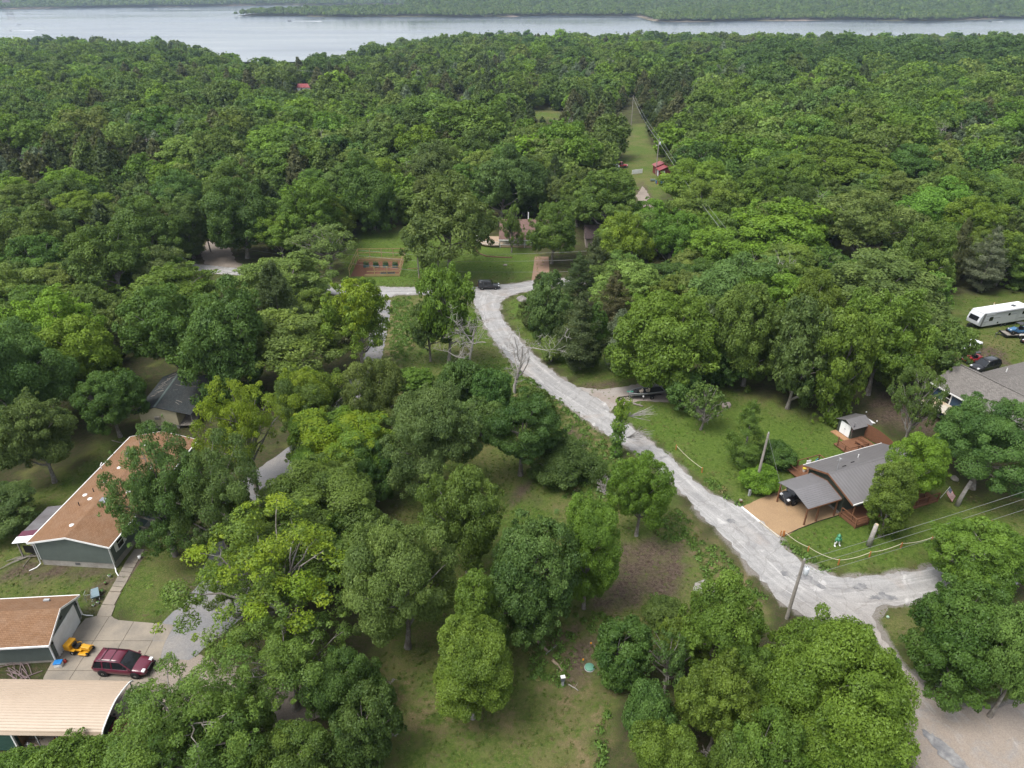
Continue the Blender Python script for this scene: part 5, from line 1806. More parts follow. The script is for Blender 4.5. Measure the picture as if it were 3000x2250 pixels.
# walkway of separate slabs
wk = [[(785, 430), (900, 435), (935, 345), (825, 340)], [(828, 335), (925, 342), (980, 240), (885, 233)], [(888, 228), (975, 234), (1000, 200), (910, 190)],
      [(912, 186), (1003, 195), (1025, 158), (932, 150)], [(935, 147), (1025, 155), (1045, 118), (955, 110)], [(958, 107), (1047, 114), (1065, 80), (975, 72)],
      [(978, 68), (1068, 76), (1085, 42), (995, 35)], [(998, 31), (1088, 38), (1105, 4), (1015, -3)], [(1018, -7), (1108, 0), (1172, -110), (1092, -112)]]
walk = sheet('walkway', strip_poly([(305, 1800), (345, 1720), (400, 1640), (420, 1610)], [1.15, 1.15, 1.15, 1.1]), .008, mat('walk_soil', (.10, .075, .055), .95), 1.0, .05)
tag(walk, kind='structure')
for q in wk:
    poly = [tuple(G(a / 2.765, 1650 + b / 2.765)[:2]) for a, b in q]
    sheet('paving_slab', poly, .07, M_CONC, .8, 0, walk, thick=.07)

# ---------------------------------------------------------------- cream cabin
def cream_cabin():
    o = thing('cabin', 'small cream cabin with a debris-strewn dark roof and a collapsing side porch', 'cabin', (-49.1, 79.5, 0), R(3))
    W, L, z0, ze, zr, xr = 4.75, 9.6, .6, 2.75, 3.6, 2.3
    MB().box(.1, W - .1, .1, L - .1, -.2, z0 - .01).build('foundation', M_BLOCK, o)
    mb = MB()
    gable_wall(mb, 0, W, 0, z0, ze, zr - .1, xr, .1, 'y')
    gable_wall(mb, 0, W, L - .1, z0, ze, zr - .1, xr, .1, 'y')
    mb.box(0, .1, .102, L - .102, z0, ze - .05).box(W - .1, W, .102, L - .102, z0, ze - .05)
    mb.build('wall', M_CREAM, o)
    sl = (zr - ze) / xr
    rf = MB()
    for (x1, z1) in ((-.5, zr - sl * (xr + .5)), (W + 2.0, zr - (W + 2.0 - xr) * sl * .82)):
        q = [(xr, -.35, zr), (xr, L + .3, zr), (x1, L + .3, z1), (x1, -.35, z1)]
        rf.hexa(q, [(a, b, c + .09) for a, b, c in q])
    r = rf.build('roof', M_DARKSH, o)
    MB().hexa([(xr - .14, -.36, zr + .055), (xr + .14, -.36, zr + .055), (xr + .14, L + .3, zr + .055), (xr - .14, L + .3, zr + .055)], [(xr - .05, -.36, zr + .12), (xr + .05, -.36, zr + .12), (xr + .05, L + .3, zr + .12), (xr - .05, L + .3, zr + .12)]).build('ridge_cap', mat('ridge', (.085, .11, .105), .8), r)
    rs = random.Random(4)
    for i in range(38):
        x, y = rs.uniform(.1, xr - .2), rs.uniform(3.5, L)
        if i > 26: x, y = rs.uniform(xr + .3, W + 1), rs.uniform(1.5, L)
        z = zr + .11 - abs(x - xr) * sl * (1 if x < xr else .82)
        a, l = rs.uniform(-.6, .9), rs.uniform(.25, .9)
        MB().tube([(x, y, z), (x + l * math.cos(a), y + l * math.sin(a), zr + .12 - abs(x + l * math.cos(a) - xr) * sl * (1 if x < xr else .82))], rs.uniform(.015, .035), 4).build('fallen_stick', M_GREYWOOD, r)
    mb = MB().box(1.95, 2.55, -.30, .002, 1.65, 2.1)
    ac = mb.build('air_conditioner', mat('beige_box', (.40, .36, .29), .6), o)
    MB().box(2.0, 2.5, -.312, -.302, 1.7, 2.05).build('grille', mat('grille', (.22, .20, .17), .6), ac)
    # porch: floor, posts, sagging rails and planks
    MB().box(W + .003, W + 1.9, 0, L, .45, .58).build('porch_floor', M_GREYWOOD, o)
    for y in (.1, 3.2, 6.4, 9.2):
        MB().box(W + 1.72, W + 1.84, y, y + .12, 0, 2.0).build('post', M_GREYWOOD, o)
    for i in range(9):
        y0 = .4 + i * .55
        MB().beam((W + .3 + .12 * i, y0, .62 + .02 * i), (W + 2.3, y0 + 2.6 + rs.uniform(-.6, .6), .35 + rs.uniform(.1, 1.0)), .14, .05).build('loose_plank', M_GREYWOOD, o)
cream_cabin()

# ---------------------------------------------------------------- grey-roofed house with carport and deck
GH = None
def grey_house():
    global GH
    o = thing('house', 'dark green house with a grey metal roof, front deck and attached open carport', 'house', (35.5, 64.1, 0), R(22))
    GH = o
    L, yb, yf, zr, ze = 11.6, 3.6, -4.05, 4.3, 3.0
    sb, sf = (zr - ze) / yb, (zr - 2.9) / -yf
    wb, wf = 3.2, -2.3
    mb = MB()
    for x in (.35, L - .45):
        mb.prism([(wf, .4), (wb, .4), (wb, zr - .1 - wb * sb), (0, zr - .1), (wf, zr - .1 + wf * sf)], 'x', x, x + .1)
    mb.box(.452, L - .452, wb - .1, wb, .4, zr - .12 - wb * sb).box(.452, L - .452, wf, wf + .1, .4, zr - .12 + wf * sf)
    mb.build('wall', M_GREENW, o)
    MB().box(.4, L - .4, wf + .05, wb - .05, -.2, .39).build('foundation', M_BLOCK, o)
    rf = MB()
    q = [(-.25, 0, zr), (L + .2, 0, zr), (L + .2, yb, ze), (-.25, yb, ze)]
    rf.hexa(q, [(a, b, c + .07) for a, b, c in q])
    q = [(-.25, yf, 2.9), (L + .2, yf, 2.9), (L + .2, 0, zr), (-.25, 0, zr)]
    rf.hexa(q, [(a, b, c + .07) for a, b, c in q])
    r = rf.build('roof', M_GREYROOF, o)
    MB().hexa([(-.27, -.16, zr + .03), (L + .22, -.16, zr + .03), (L + .22, .16, zr + .03), (-.27, .16, zr + .03)], [(-.27, -.05, zr + .10), (L + .22, -.05, zr + .10), (L + .22, .05, zr + .10), (-.27, .05, zr + .10)]).build('ridge_cap', M_GREYROOF, r)
    f = MB()
    for x in (-.31, L + .21):
        f.hexa([(x, 0, zr - .14), (x + .04, 0, zr - .14), (x + .04, yb, ze - .14), (x, yb, ze - .14)], [(x, 0, zr + .06), (x + .04, 0, zr + .06), (x + .04, yb, ze + .06), (x, yb, ze + .06)])
        f.hexa([(x, yf, 2.9 - .14), (x + .04, yf, 2.9 - .14), (x + .04, 0, zr - .14), (x, 0, zr - .14)], [(x, yf, 2.96), (x + .04, yf, 2.96), (x + .04, 0, zr + .06), (x, 0, zr + .06)])
    f.build('fascia', M_REDWOOD, o)
    MB().box(-.25, L + .2, yf - .1, yf - .003, 2.84, 2.98).build('gutter', M_WHITE, o)
    MB().box(-.25, L + .2, yb + .003, yb + .06, 2.95, 3.09).build('gutter', M_WHITE, o)
    for (x, y) in ((2.6, .55), (4.2, .9)):
        MB().box(x - .25, x + .25, y - .02, y + .04, zr - y * sb + .06, zr - y * sb + .16).build('roof_bracket', M_BLACK, r)
    MB().tube([(5.9, 1.7, zr - 1.7 * sb), (5.9, 1.7, zr - 1.7 * sb + .5)], .05, 8).build('vent_pipe', M_WHITE, r)
    m = MB().tube([(1.2, .25, zr - .05), (1.2, .25, zr + 1.5)], .025, 6)
    m.tube([(.8, .25, zr + 1.35), (1.6, .25, zr + 1.35)], .018, 4).tube([(.9, -.1, zr + 1.45), (1.5, .6, zr + 1.45)], .018, 4).ball((1.25, .2, zr + 1.5), (.12, .12, .1), 8, 5)
    m.build('antenna', M_GREYMET, o)
    # carport
    cl, cb, cf, ck = -4.75, 2.45, -2.35, 3.15
    rf = MB()
    for (y1, z1) in ((cb, 2.62), (cf, 2.42)):
        q = [(cl, .1, ck), (-.02, .1, ck), (-.02, y1, z1), (cl, y1, z1)]
        rf.hexa(q, [(a, b, c + .05) for a, b, c in q])
    M_CPR = rib_mat('grey_ribbed_metal', (.150, .145, .150), .24, 'Y', depth=.05)
    cr = rf.build('carport_roof', M_CPR, o)
    fl = MB()
    fl.hexa([(-.06, .1, ck - .1), (-.022, .1, ck - .1), (-.022, cf, 2.32), (-.06, cf, 2.32)], [(-.06, .1, ck + .12), (-.022, .1, ck + .12), (-.022, cf, 2.55), (-.06, cf, 2.55)])
    fl.hexa([(-.06, .1, ck - .1), (-.022, .1, ck - .1), (-.022, cb, 2.5), (-.06, cb, 2.5)], [(-.06, .1, ck + .12), (-.022, .1, ck + .12), (-.022, cb, 2.75), (-.06, cb, 2.75)])
    fl.box(cl, -.07, cf - .05, cf - .002, 2.30, 2.42)
    fl.build('carport_trim', M_REDWOOD, o)
    for (x, y, z) in ((-4.55, 2.2, 2.6), (-2.5, 2.2, 2.6), (-4.55, -2.15, 2.4), (-2.9, -2.15, 2.4), (-.35, -2.15, 2.4)):
        MB().box(x - .07, x + .07, y - .07, y + .07, 0, z).build('post', M_REDWOOD, o)
    for y in (2.2, -2.15):
        MB().box(cl + .1, -.1, y - .05, y + .05, 2.28 if y < 0 else 2.45, 2.42 if y < 0 else 2.6).build('beam', M_REDWOOD, o)
    # front deck with railing
    dk = MB().box(.15, 12.4, -4.75, wf - .003, .10, .42).build('deck_frame', M_REDWOOD, o)
    for i in range(16):
        MB().box(.15, 12.4, -4.75 + i * .152, -4.75 + i * .152 + .138, .425, .455).build('deck_board', M_REDWOOD, dk)
    rl = MB().box(.1, 12.45, -4.78, -4.68, 1.30, 1.38).box(.1, 12.45, -4.75, -4.71, .75, .80).build('railing', M_REDWOOD, o)
    MB().box(.1, .18, -4.7, -2.6, 1.30, 1.38).box(.1, .18, -4.7, -2.6, .72, .80).build('railing', M_REDWOOD, o)
    for x in (.14, 1.9, 3.7, 5.5, 7.3, 9.1, 10.9, 12.4):
        MB().box(x - .05, x + .05, -4.80, -4.66, .05, 1.30).build('rail_post', M_REDWOOD, rl)
    MB().box(.09, .19, -2.65, -2.55, .05, 1.30).build('rail_post', M_REDWOOD, rl)
    for x in (.3, 3.1, 6.1, 9.1, 11.3):
        MB().box(x - .06, x + .06, yf + .08, yf + .2, .46, 2.85).build('post', M_REDWOOD, o)
    window(o, (3.0, wf, 1.7), 1.3, 1.1, '-y', M_REDWOOD)
    window(o, (7.5, wf, 1.7), 1.3, 1.1, '-y', M_REDWOOD)
    MB().box(4.9, 5.8, wf - .03, wf - .003, .46, 2.4).build('door', M_WHITE, o)
    # back deck rail behind the roof
    bd = MB().box(.4, 5.2, 3.62, 6.4, .3, .45).build('back_deck', M_REDWOOD, o)
    rb = MB()
    rb.box(.4, 5.2, 6.32, 6.4, 1.25, 1.34).box(.36, .44, 4.2, 6.3, 1.25, 1.34).box(5.16, 5.24, 4.2, 6.3, 1.25, 1.34)
    rr = rb.build('railing', M_REDWOOD, o)
    for x in (.4, 1.9, 3.4, 5.2):
        MB().box(x - .05, x + .05, 6.30, 6.42, .3, 1.25).build('rail_post', M_REDWOOD, rr)
    # side deck by the shed, with steps
    sd = MB().box(9.9, 14.6, 4.2, 8.7, .15, .3).build('side_deck', M_REDWOOD, o)
    return o
grey_house()

def side_yard():
    o = GH
    Mx = Matrix.Translation(o.location) @ Matrix.Rotation(R(22), 4, 'Z')
    def W(x, y, z=0): return Mx @ Vector((x, y, z))
    # tool shed
    p = Vector((43.15, 79.25, 0))
    s = thing('garden_shed', 'small dark shed with white double doors and a grey gable roof', 'shed', p, R(22))
    w, d, ze, zr = 2.5, 2.5, 1.95, 2.5
    mb = MB()
    for x in (0, d - .08):
        mb.prism([(-w, .15), (0, .15), (0, ze), (-w / 2, zr - .08), (-w, ze)], 'x', x, x + .08)
    mb.box(.082, d - .082, -w, -w + .08, .15, ze - .03).box(.082, d - .082, -.08, 0, .15, ze - .03)
    mb.build('wall', M_GREENW, s)
    rf = MB()
    for y1 in (.25, -w - .25):
        q = [(-.3, -w / 2, zr), (d + .5, -w / 2, zr), (d + .5, y1, ze - .1), (-.3, y1, ze - .1)]
        rf.hexa(q, [(a, b, c + .05) for a, b, c in q])
    rf.build('roof', M_GREYROOF, s)
    for i in range(2):
        dd = MB().box(-.035, -.003, -w / 2 - .82 + i * .83, -w / 2 - .82 + i * .83 + .8, .2, 1.9).build('door', M_WHITEM, s)
        MB().box(-.06, -.036, -w / 2 - .08 + i * .1, -w / 2 - .03 + i * .1, 1.0, 1.12).build('handle', M_BLACK, dd)
    MB().box(-.9, -.02, -w - .1, .1, .0, .14).build('ramp_deck', mat('tan_boards', (.30, .17, .09), .8, .2, var=.2, scale=6), s)
    MB().hexa([(d + .5, -w + .3, 1.75), (d + 1.6, -w + .3, 1.5), (d + 1.6, -.2, 1.5), (d + .5, -.2, 1.75)], [(d + .5, -w + .3, 1.8), (d + 1.6, -w + .3, 1.55), (d + 1.6, -.2, 1.55), (d + .5, -.2, 1.8)]).build('lean_to_roof', M_WHITEM, s)
    # arched board fence
    f = thing('board_fence', 'red-brown board fence with an arched top behind the shed deck', 'fence', W(14.8, 10.3), R(22 - 84))
    n = 34
    for i in range(n):
        u = i / (n - 1)
        hgt = 1.35 + .75 * math.sin(math.pi * (.15 + .75 * u))
        MB().box(i * .17, i * .17 + .155, -.015, .015, .1, hgt).build('board', M_REDWOOD, f)
    for i in range(4):
        MB().box(i * 1.45, i * 1.45 + .09, .02, .11, 0, 1.7).build('post', M_REDWOOD, f)
    MB().box(0, n * .17, .018, .06, .5, .6).box(0, n * .17, .018, .06, 1.2, 1.3).build('rail', M_REDWOOD, f)
    # low rail and bench around the deck
    b = thing('deck_rail', 'red-brown railing with posts around the shed deck', 'railing', W(9.9, 4.3), R(22))
    MB().box(0, .1, 0, 3.9, 1.05, 1.13).build('top_rail', M_REDWOOD, b)
    MB().box(.1, 3.2, 1.9, 2.0, 1.0, 1.1).build('top_rail', M_REDWOOD, b)
    for (x, y) in ((.05, .05), (.05, 1.3), (.05, 2.6), (.05, 3.85), (1.6, 1.95), (3.2, 1.95)):
        MB().box(x - .06, x + .06, y - .06, y + .06, .3, 1.6 if x < .2 and y > 3 else 1.05).build('post', M_REDWOOD, b)
    bn = thing('bench', 'brown wooden bench on the shed deck', 'bench', W(12.6, 6.9, .3), R(22 - 90))
    MB().box(-.8, .8, -.25, .25, .38, .44).build('seat', M_REDWOOD, bn)
    MB().box(-.8, .8, .22, .28, .44, .9).build('backrest', M_REDWOOD, bn)
    for x in (-.7, .7):
        for y in (-.2, .2):
            MB().box(x - .04, x + .04, y - .04, y + .04, 0, .38).build('leg', M_REDWOOD, bn)
    g = thing('grill', 'black kettle grill on the shed deck beside the grey roof', 'grill', W(11.0, 5.0, .3), 0)
    MB().ball((0, 0, .75), (.3, .3, .26), 14, 8).build('kettle', M_BLACK, g, True)
    for q in range(3):
        a = q * 2.09
        MB().tube([(.15 * math.cos(a), .15 * math.sin(a), .6), (.34 * math.cos(a), .34 * math.sin(a), 0)], .02, 6).build('leg', M_STEEL, g)
    MB().box(-.08, .08, -.02, .02, 1.0, 1.04).build('handle', M_GREYWOOD, g)
    # flags
    flag('flag', 'striped flag on a short pole beside the shed', W(13.2, 8.9, .3), 2.3, R(22 - 160), 1.5, .9, .35)
    flag('flag', 'striped flag on a deck post at the right end of the grey-roofed house', W(13.0, -4.6, .3), 1.9, R(22 - 60), 1.5, .95, 1.0)
    # deck furniture
    t = thing('deck_chair', 'teal chair on the back deck of the grey-roofed house', 'chair', W(4.1, 5.3, .45), R(40))
    M_TEAL = mat('teal_plastic', (.03, .22, .26), .5, .4)
    MB().box(-.3, .3, -.3, .3, .36, .42).build('seat', M_TEAL, t)
    MB().box(-.3, .3, .26, .33, .42, 1.0).build('backrest', M_TEAL, t)
    for x in (-.27, .27):
        for y in (-.27, .27):
            MB().box(x - .03, x + .03, y - .03, y + .03, 0, .36).build('leg', M_TEAL, t)
    t = thing('deck_chair', 'pale folding chair on the back deck of the grey-roofed house', 'chair', W(2.9, 5.5, .45), R(10))
    MB().box(-.28, .28, -.28, .28, .38, .42).build('seat', M_WHITE, t)
    MB().box(-.28, .28, .24, .30, .42, 1.0).build('backrest', M_WHITE, t)
    for x in (-.25, .25):
        for y in (-.25, .25):
            MB().box(x - .02, x + .02, y - .02, y + .02, 0, .38).build('leg', M_WHITE, t)
    t = thing('planter', 'small yellow flower pot on the back deck', 'flower pot', W(1.9, 5.2, .45))
    MB().lathe([(.14, 0), (.2, .3)], 10).build('pot', M_WHITE, t)
    MB().ball((0, 0, .45), (.24, .24, .18), 8, 5).build('flowers', mat('yellow_bloom', (.5, .38, .04), .8, var=.3), t)

M_FLAGW = mat('flag_white', (.62, .60, .60), .8, .1, var=.05)
M_FLAGR = mat('flag_red', (.33, .03, .045), .8, .1, var=.05)
M_FLAGB = mat('flag_blue', (.03, .04, .12), .8, .1, var=.05)
def flag(name, label, base, hgt, rz, w, h_, tilt):
    o = thing(name, label, 'flag', base, rz)
    MB().tube([(0, 0, 0), (tilt * .5, 0, hgt)], .025, 6).build('pole', M_WHITE, o)
    top = Vector((tilt * .5, 0, hgt - .03))
    fl = None
    def pt(u, v):
        """u along the fly (0..1), v down the hoist (0..1): cloth hanging from a leaning pole"""
        return top + Vector((u * w * .55 - v * .12, .10 * math.sin(u * 7 + v * 2) * u, -v * h_ - u * w * .62))
    n = 10
    cloth = []
    for st in range(13):
        v0, v1 = st / 13, (st + 1) / 13
        mb = MB()
        u0 = .4 if st < 7 else 0
        vs = []
        for i in range(n + 1):
            u = u0 + (1 - u0) * i / n
            vs += [pt(u, v0), pt(u, v1)]
        mb.add(vs, [(2 * i, 2 * i + 1, 2 * i + 3, 2 * i + 2) for i in range(n)])
        mb.build('stripe', M_FLAGR if st % 2 == 0 else M_FLAGW, o)
    mb = MB()
    vs = []
    for i in range(7):
        u = .4 * i / 6
        vs += [pt(u, 0), pt(u, 7 / 13)]
    mb.add(vs, [(2 * i, 2 * i + 1, 2 * i + 3, 2 * i + 2) for i in range(6)])
    cn = mb.build('canton', M_FLAGB, o)
    st = MB()
    for r_ in range(5):
        for c_ in range(6):
            p = pt(.4 * (c_ + .5) / 6, 7 / 13 * (r_ + .5) / 5)
            q = pt(.4 * (c_ + .5) / 6, 7 / 13 * (r_ + .5) / 5)
            for off in (-.012, .012):
                pts = []
                for k_ in range(10):
                    a = math.pi / 2 + k_ * math.pi / 5
                    rr_ = .034 if k_ % 2 == 0 else .014
                    pts.append((p.x + rr_ * math.cos(a) * .8, p.y + off, p.z + rr_ * math.sin(a)))
                st.add(pts, [tuple(range(10))])
    st.build('stars', M_FLAGW, cn)
    return o
side_yard()
# gravel pad with timber edge
tag(sheet('gravel_pad', polyw([(2175, 1485), (2225, 1460), (2305, 1432), (2400, 1430), (2470, 1480), (2466, 1506), (2420, 1520), (2350, 1545), (2300, 1572), (2284, 1575), (2230, 1530)]), .02,
          mat('tan_pea_gravel', (.300, .205, .120), .95, .1, var=.22, scale=14, rgb2=(.255, .170, .102), var2=.6, scale2=.6, bump=.5, bscale=25), .8, .06), kind='structure')
a, b = G(2172, 1487), G(2282, 1576)
t = thing('edging_timber', 'pale landscape timber along the lane edge of the tan gravel pad', 'timber', (0, 0, 0))
for i in range(4):
    p, q = a.lerp(b, i / 4 + .004), a.lerp(b, (i + 1) / 4 - .004)
    MB().beam((p.x, p.y, .08), (q.x, q.y, .08), .16, .17).build('timber', M_WHITE if i < 2 else mat('pale_timber', (.42, .38, .32), .85, var=.15), t)
a, b = [G(*p) for p in ((2290, 1574), (2340, 1550), (2400, 1527), (2462, 1509))], None
t = thing('edging_board', 'curved dark edging board between the tan gravel pad and the lawn', 'edging')
for i in range(3):
    MB().beam((a[i].x, a[i].y, .04), (a[i + 1].x, a[i + 1].y, .04), .05, .1).build('board', M_BLACK, t)

# ---------------------------------------------------------------- blue house at the right edge
def blue_house():
    o = thing('house', 'blue-sided house with a grey shingle roof at the right edge', 'house', (61.3, 85.9, 0), R(22))
    hw, ze, zr, L = 4.3, 4.5, 6.4, 13.0
    mb = MB()
    for y in (-.3, -L + .2):
        mb.prism([(-hw + .4, .5), (hw - .4, .5), (hw - .4, ze + .1), (0, zr - .15), (-hw + .4, ze + .1)], 'y', y, y + .1)
    mb.box(-hw + .4, -hw + .5, -L + .302, -.302, .5, ze).box(hw - .5, hw - .4, -L + .302, -.302, .5, ze)
    mb.build('wall', M_BLUE, o)
    MB().box(-hw + .45, hw - .45, -L + .25, -.25, -.3, .49).build('foundation', M_BLOCK, o)
    rf = MB()
    sl = (zr - ze) / hw
    for s in (-1, 1):
        q = [(0, .3, zr), (0, -L - .3, zr), (s * (hw + .1), -L - .3, ze - .1), (s * (hw + .1), .3, ze - .1)]
        rf.hexa(q, [(a, b, c + .1) for a, b, c in q])
    r = rf.build('roof', M_GREYSH, o)
    # wing to the right with its own ridge
    wg = MB()
    for s in (-1, 1):
        q = [(1.2, -4.6, zr - .45), (17, -4.6, zr - .45), (17, -4.6 + s * 4.4, ze - .25), (.9, -4.6 + s * 4.4, ze - .25)]
        wg.hexa(q, [(a, b, c + .1) for a, b, c in q])
    wr = wg.build('wing_roof', M_GREYSH, o)
    MB().box(hw - .3, 16.6, -8.5, -.7, .5, ze - .1).build('wing_wall', M_BLUE, o)
    MB().beam((0, .3, zr + .11), (0, -L - .3, zr + .11), .28, .06).build('ridge_cap', M_GREYSH, r)
    f = MB()
    f.box(-hw - .16, -hw - .102, -L - .3, .3, ze - .22, ze - .02)
    f.build('fascia', M_WHITE, o)
    MB().tube([(6, -2.6, ze + .9), (6, -2.6, ze + 1.5)], .06, 8).build('vent_pipe', M_WHITE, wr)
    MB().box(-.5, .5, -12.4, -12.0, zr - .15, zr + .2).build('ridge_vent', M_WHITE, r)
    window(o, (-hw + .4, -2.3, 3.3), .95, 1.5, '-x', M_WHITE, bars=1, fw=.14)
    window(o, (-hw + .4, -8.3, 2.9), .95, 1.5, '-x', M_WHITE, bars=1, fw=.14)
    window(o, (-hw + .4, -10.8, 2.9), .95, 1.5, '-x', M_WHITE, bars=1, fw=.14)
    # porch roof and deck with dark railing
    q = [(-hw + .39, -.2, 2.5), (-hw + .39, -4.6, 2.5), (-hw - 1.6, -4.6, 2.1), (-hw - 1.6, -.2, 2.1)]
    pr = MB().hexa(q, [(a, b, c + .06) for a, b, c in q]).build('porch_roof', mat('pale_porch_roof', (.42, .39, .33), .6, rgb2=(.36, .25, .13), var2=.9, scale2=.5), o)
    for y in (-.4, -4.4):
        MB().box(-hw - 1.5, -hw - 1.4, y - .05, y + .05, 0, 2.1).build('porch_post', M_WHITE, o)
    dk = MB().box(-hw - 1.6, -hw + .38, -12.5, -4.7, 1.2, 1.4).build('deck', M_GREYWOOD, o)
    rl = MB().box(-hw - 1.62, -hw - 1.55, -12.5, -4.7, 2.25, 2.32).build('railing', M_BLACK, o)
    for i in range(14):
        MB().box(-hw - 1.61, -hw - 1.57, -12.5 + i * .6, -12.46 + i * .6, 1.35, 2.25).build('baluster', M_BLACK, rl)
    MB().box(-hw - 1.55, -hw - 1.5, -12.5, -4.75, 0, 1.2).build('skirting', mat('dark_lattice', (.03, .025, .02), .9), o)
    MB().box(-hw + .25, -hw + .398, -L + .2, -.2, ze - .35, ze - .15).build('frieze', M_WHITE, o)
blue_house()

# ---------------------------------------------------------------- brown-roofed house behind the middle lawn
def brown_house():
    p = G(1472, 722)
    o = thing('house', 'low house with a mauve-brown roof and white-railed porch behind the middle lawn', 'house', (-3.2, 173.0, HZ(1, 173)), R(-2))
    L, D, ze, zr, GX = 13.0, 7.4, 2.7, 5.3, 20.0
    mb = MB()
    for x in (.3, L - .4):
        gable_wall(mb, .2, D - .2, x, 0, ze, zr - .2, D / 2, .1, 'x')
    mb.box(.402, L - .402, .2, .3, 0, ze).box(.402, L - .402, D - .3, D - .2, 0, ze)
    mb.build('wall', M_TAN, o)
    rf = MB()
    sl = (zr - ze) / (D / 2)
    for (y1, z1) in ((-2.4, ze - sl * .5 - .35), (D + .4, ze - sl * .4)):
        q = [(0, D / 2, zr), (L, D / 2, zr), (L, y1, z1), (0, y1, z1)]
        rf.hexa(q, [(a, b, c + .12) for a, b, c in q])
    r = rf.build('roof', M_MAUVE, o)
    MB().box(-.02, L + .02, -2.5, -2.41, ze - .95 - .0, ze - .68).build('gutter', M_WHITE, o)
    MB().tube([(7.2, D / 2 + .6, zr - .5), (7.2, D / 2 + .6, zr + 1.7)], .13, 8).build('chimney_pipe', M_WHITE, r)
    MB().box(.2, 9.5, -2.2, .19, 0, .5).build('porch_floor', mat('porch_boards', (.33, .25, .18), .85, var=.15), o)
    rl = MB().box(.2, 9.5, -2.25, -2.15, 1.30, 1.40).box(.2, 9.5, -2.25, -2.15, .62, .70).build('railing', M_WHITE, o)
    for i in range(32):
        MB().box(.2 + i * .3, .26 + i * .3, -2.22, -2.18, .7, 1.3).build('baluster', M_WHITE, rl)
    for x in (.3, 3.3, 6.4, 9.4):
        MB().box(x - .08, x + .08, -2.28, -2.12, 0, ze - .6).build('post', M_WHITE, o)
    window(o, (2.0, .2, 1.5), 1.2, 1.2, '-y')
    window(o, (7.6, .2, 1.5), 1.2, 1.2, '-y')
    MB().box(4.6, 5.5, .15, .197, .5, 2.5).build('door', M_WHITE, o)
    # eight-sided deck at the left end
    pts = [(0, -2.4), (-2.2, -2.4), (-4.6, -1.4), (-5.8, .6), (-5.8, 3), (-4.4, 4.8), (0, 4.8)]
    MB().prism(pts, 'z', .35, .55).build('side_deck', mat('porch_boards', (.33, .25, .18), .85), o)
    rs_ = MB()
    for i in range(len(pts) - 2):
        a, b = pts[i], pts[i + 1]
        rs_.beam((*a, 1.35), (*b, 1.35), .1, .1).beam((*a, .7), (*b, .7), .06, .06)
    rr = rs_.build('railing', M_WHITE, o)
    for i in range(len(pts) - 2):
        a, b = Vector(pts[i]), Vector(pts[i + 1])
        n = int((b - a).length / .3)
        for k in range(n):
            c = a.lerp(b, k / n)
            MB().box(c.x - .03, c.x + .03, c.y - .03, c.y + .03, .55, 1.32).build('baluster', M_WHITE, rr)
    # garage block to the right with a darker roof
    g = MB()
    for s in (-1, 1):
        q = [(GX + 1.2, 1.5, 4.6), (GX + 11, 1.5, 4.6), (GX + 11, 1.5 + s * 4.2, 2.5), (GX + 1.2, 1.5 + s * 4.2, 2.5)]
        g.hexa(q, [(a, b, c + .12) for a, b, c in q])
    g.build('garage_roof', shingle_mat('dark_mauve_shingle', (.055, .042, .042), (.075, .058, .058), (.07, .05, .05)), o)
    MB().box(GX + 1.5, GX + 10.7, -2.3, 5.2, 0, 2.55).build('garage_wall', M_TAN, o)
    # deck furniture and a low bed in front
    d = thing('patio_table', 'brown patio table on the deck of the brown-roofed house', 'table', (-7.6, 174.4, HZ(-7.6, 174) + .55))
    MB().lathe([(.6, .68), (.62, .72), (.6, .76)], 14).build('table_top', M_REDWOOD, d)
    MB().tube([(0, 0, 0), (0, 0, .7)], .05, 8).build('leg', M_BLACK, d)
    MB().lathe([(.3, 0), (.28, .05)], 12).build('base', M_BLACK, d)
    for (q, x, y) in ((0, -1.0, .2), (1, .3, 1.1)):
        c = thing('patio_chair', ['pale chair left of the patio table', 'pale chair behind the patio table'][q] + ' on the deck', 'chair', (-7.6 + x, 174.4 + y, HZ(-7.6, 174) + .55), q * 1.7)
        MB().box(-.25, .25, -.25, .25, .4, .45).build('seat', M_WHITE, c)
        MB().box(-.25, .25, .2, .26, .45, 1.0).build('backrest', M_WHITE, c)
        for xx in (-.22, .22):
            for yy in (-.22, .22):
                MB().box(xx - .03, xx + .03, yy - .03, yy + .03, 0, .4).build('leg', M_WHITE, c)
brown_house()
e = [G(*p) for p in ((1392, 725), (1400, 742), (1425, 752), (1470, 755), (1500, 756))]
t = thing('edging_wall', 'low red-brown edging curving below the porch of the brown-roofed house', 'edging')
for i in range(4):
    MB().beam((e[i].x, e[i].y, e[i].z + .12), (e[i + 1].x, e[i + 1].y, e[i + 1].z + .12), .2, .25).build('edging_block', mat('red_edging', (.16, .085, .06), .9, var=.3), t)

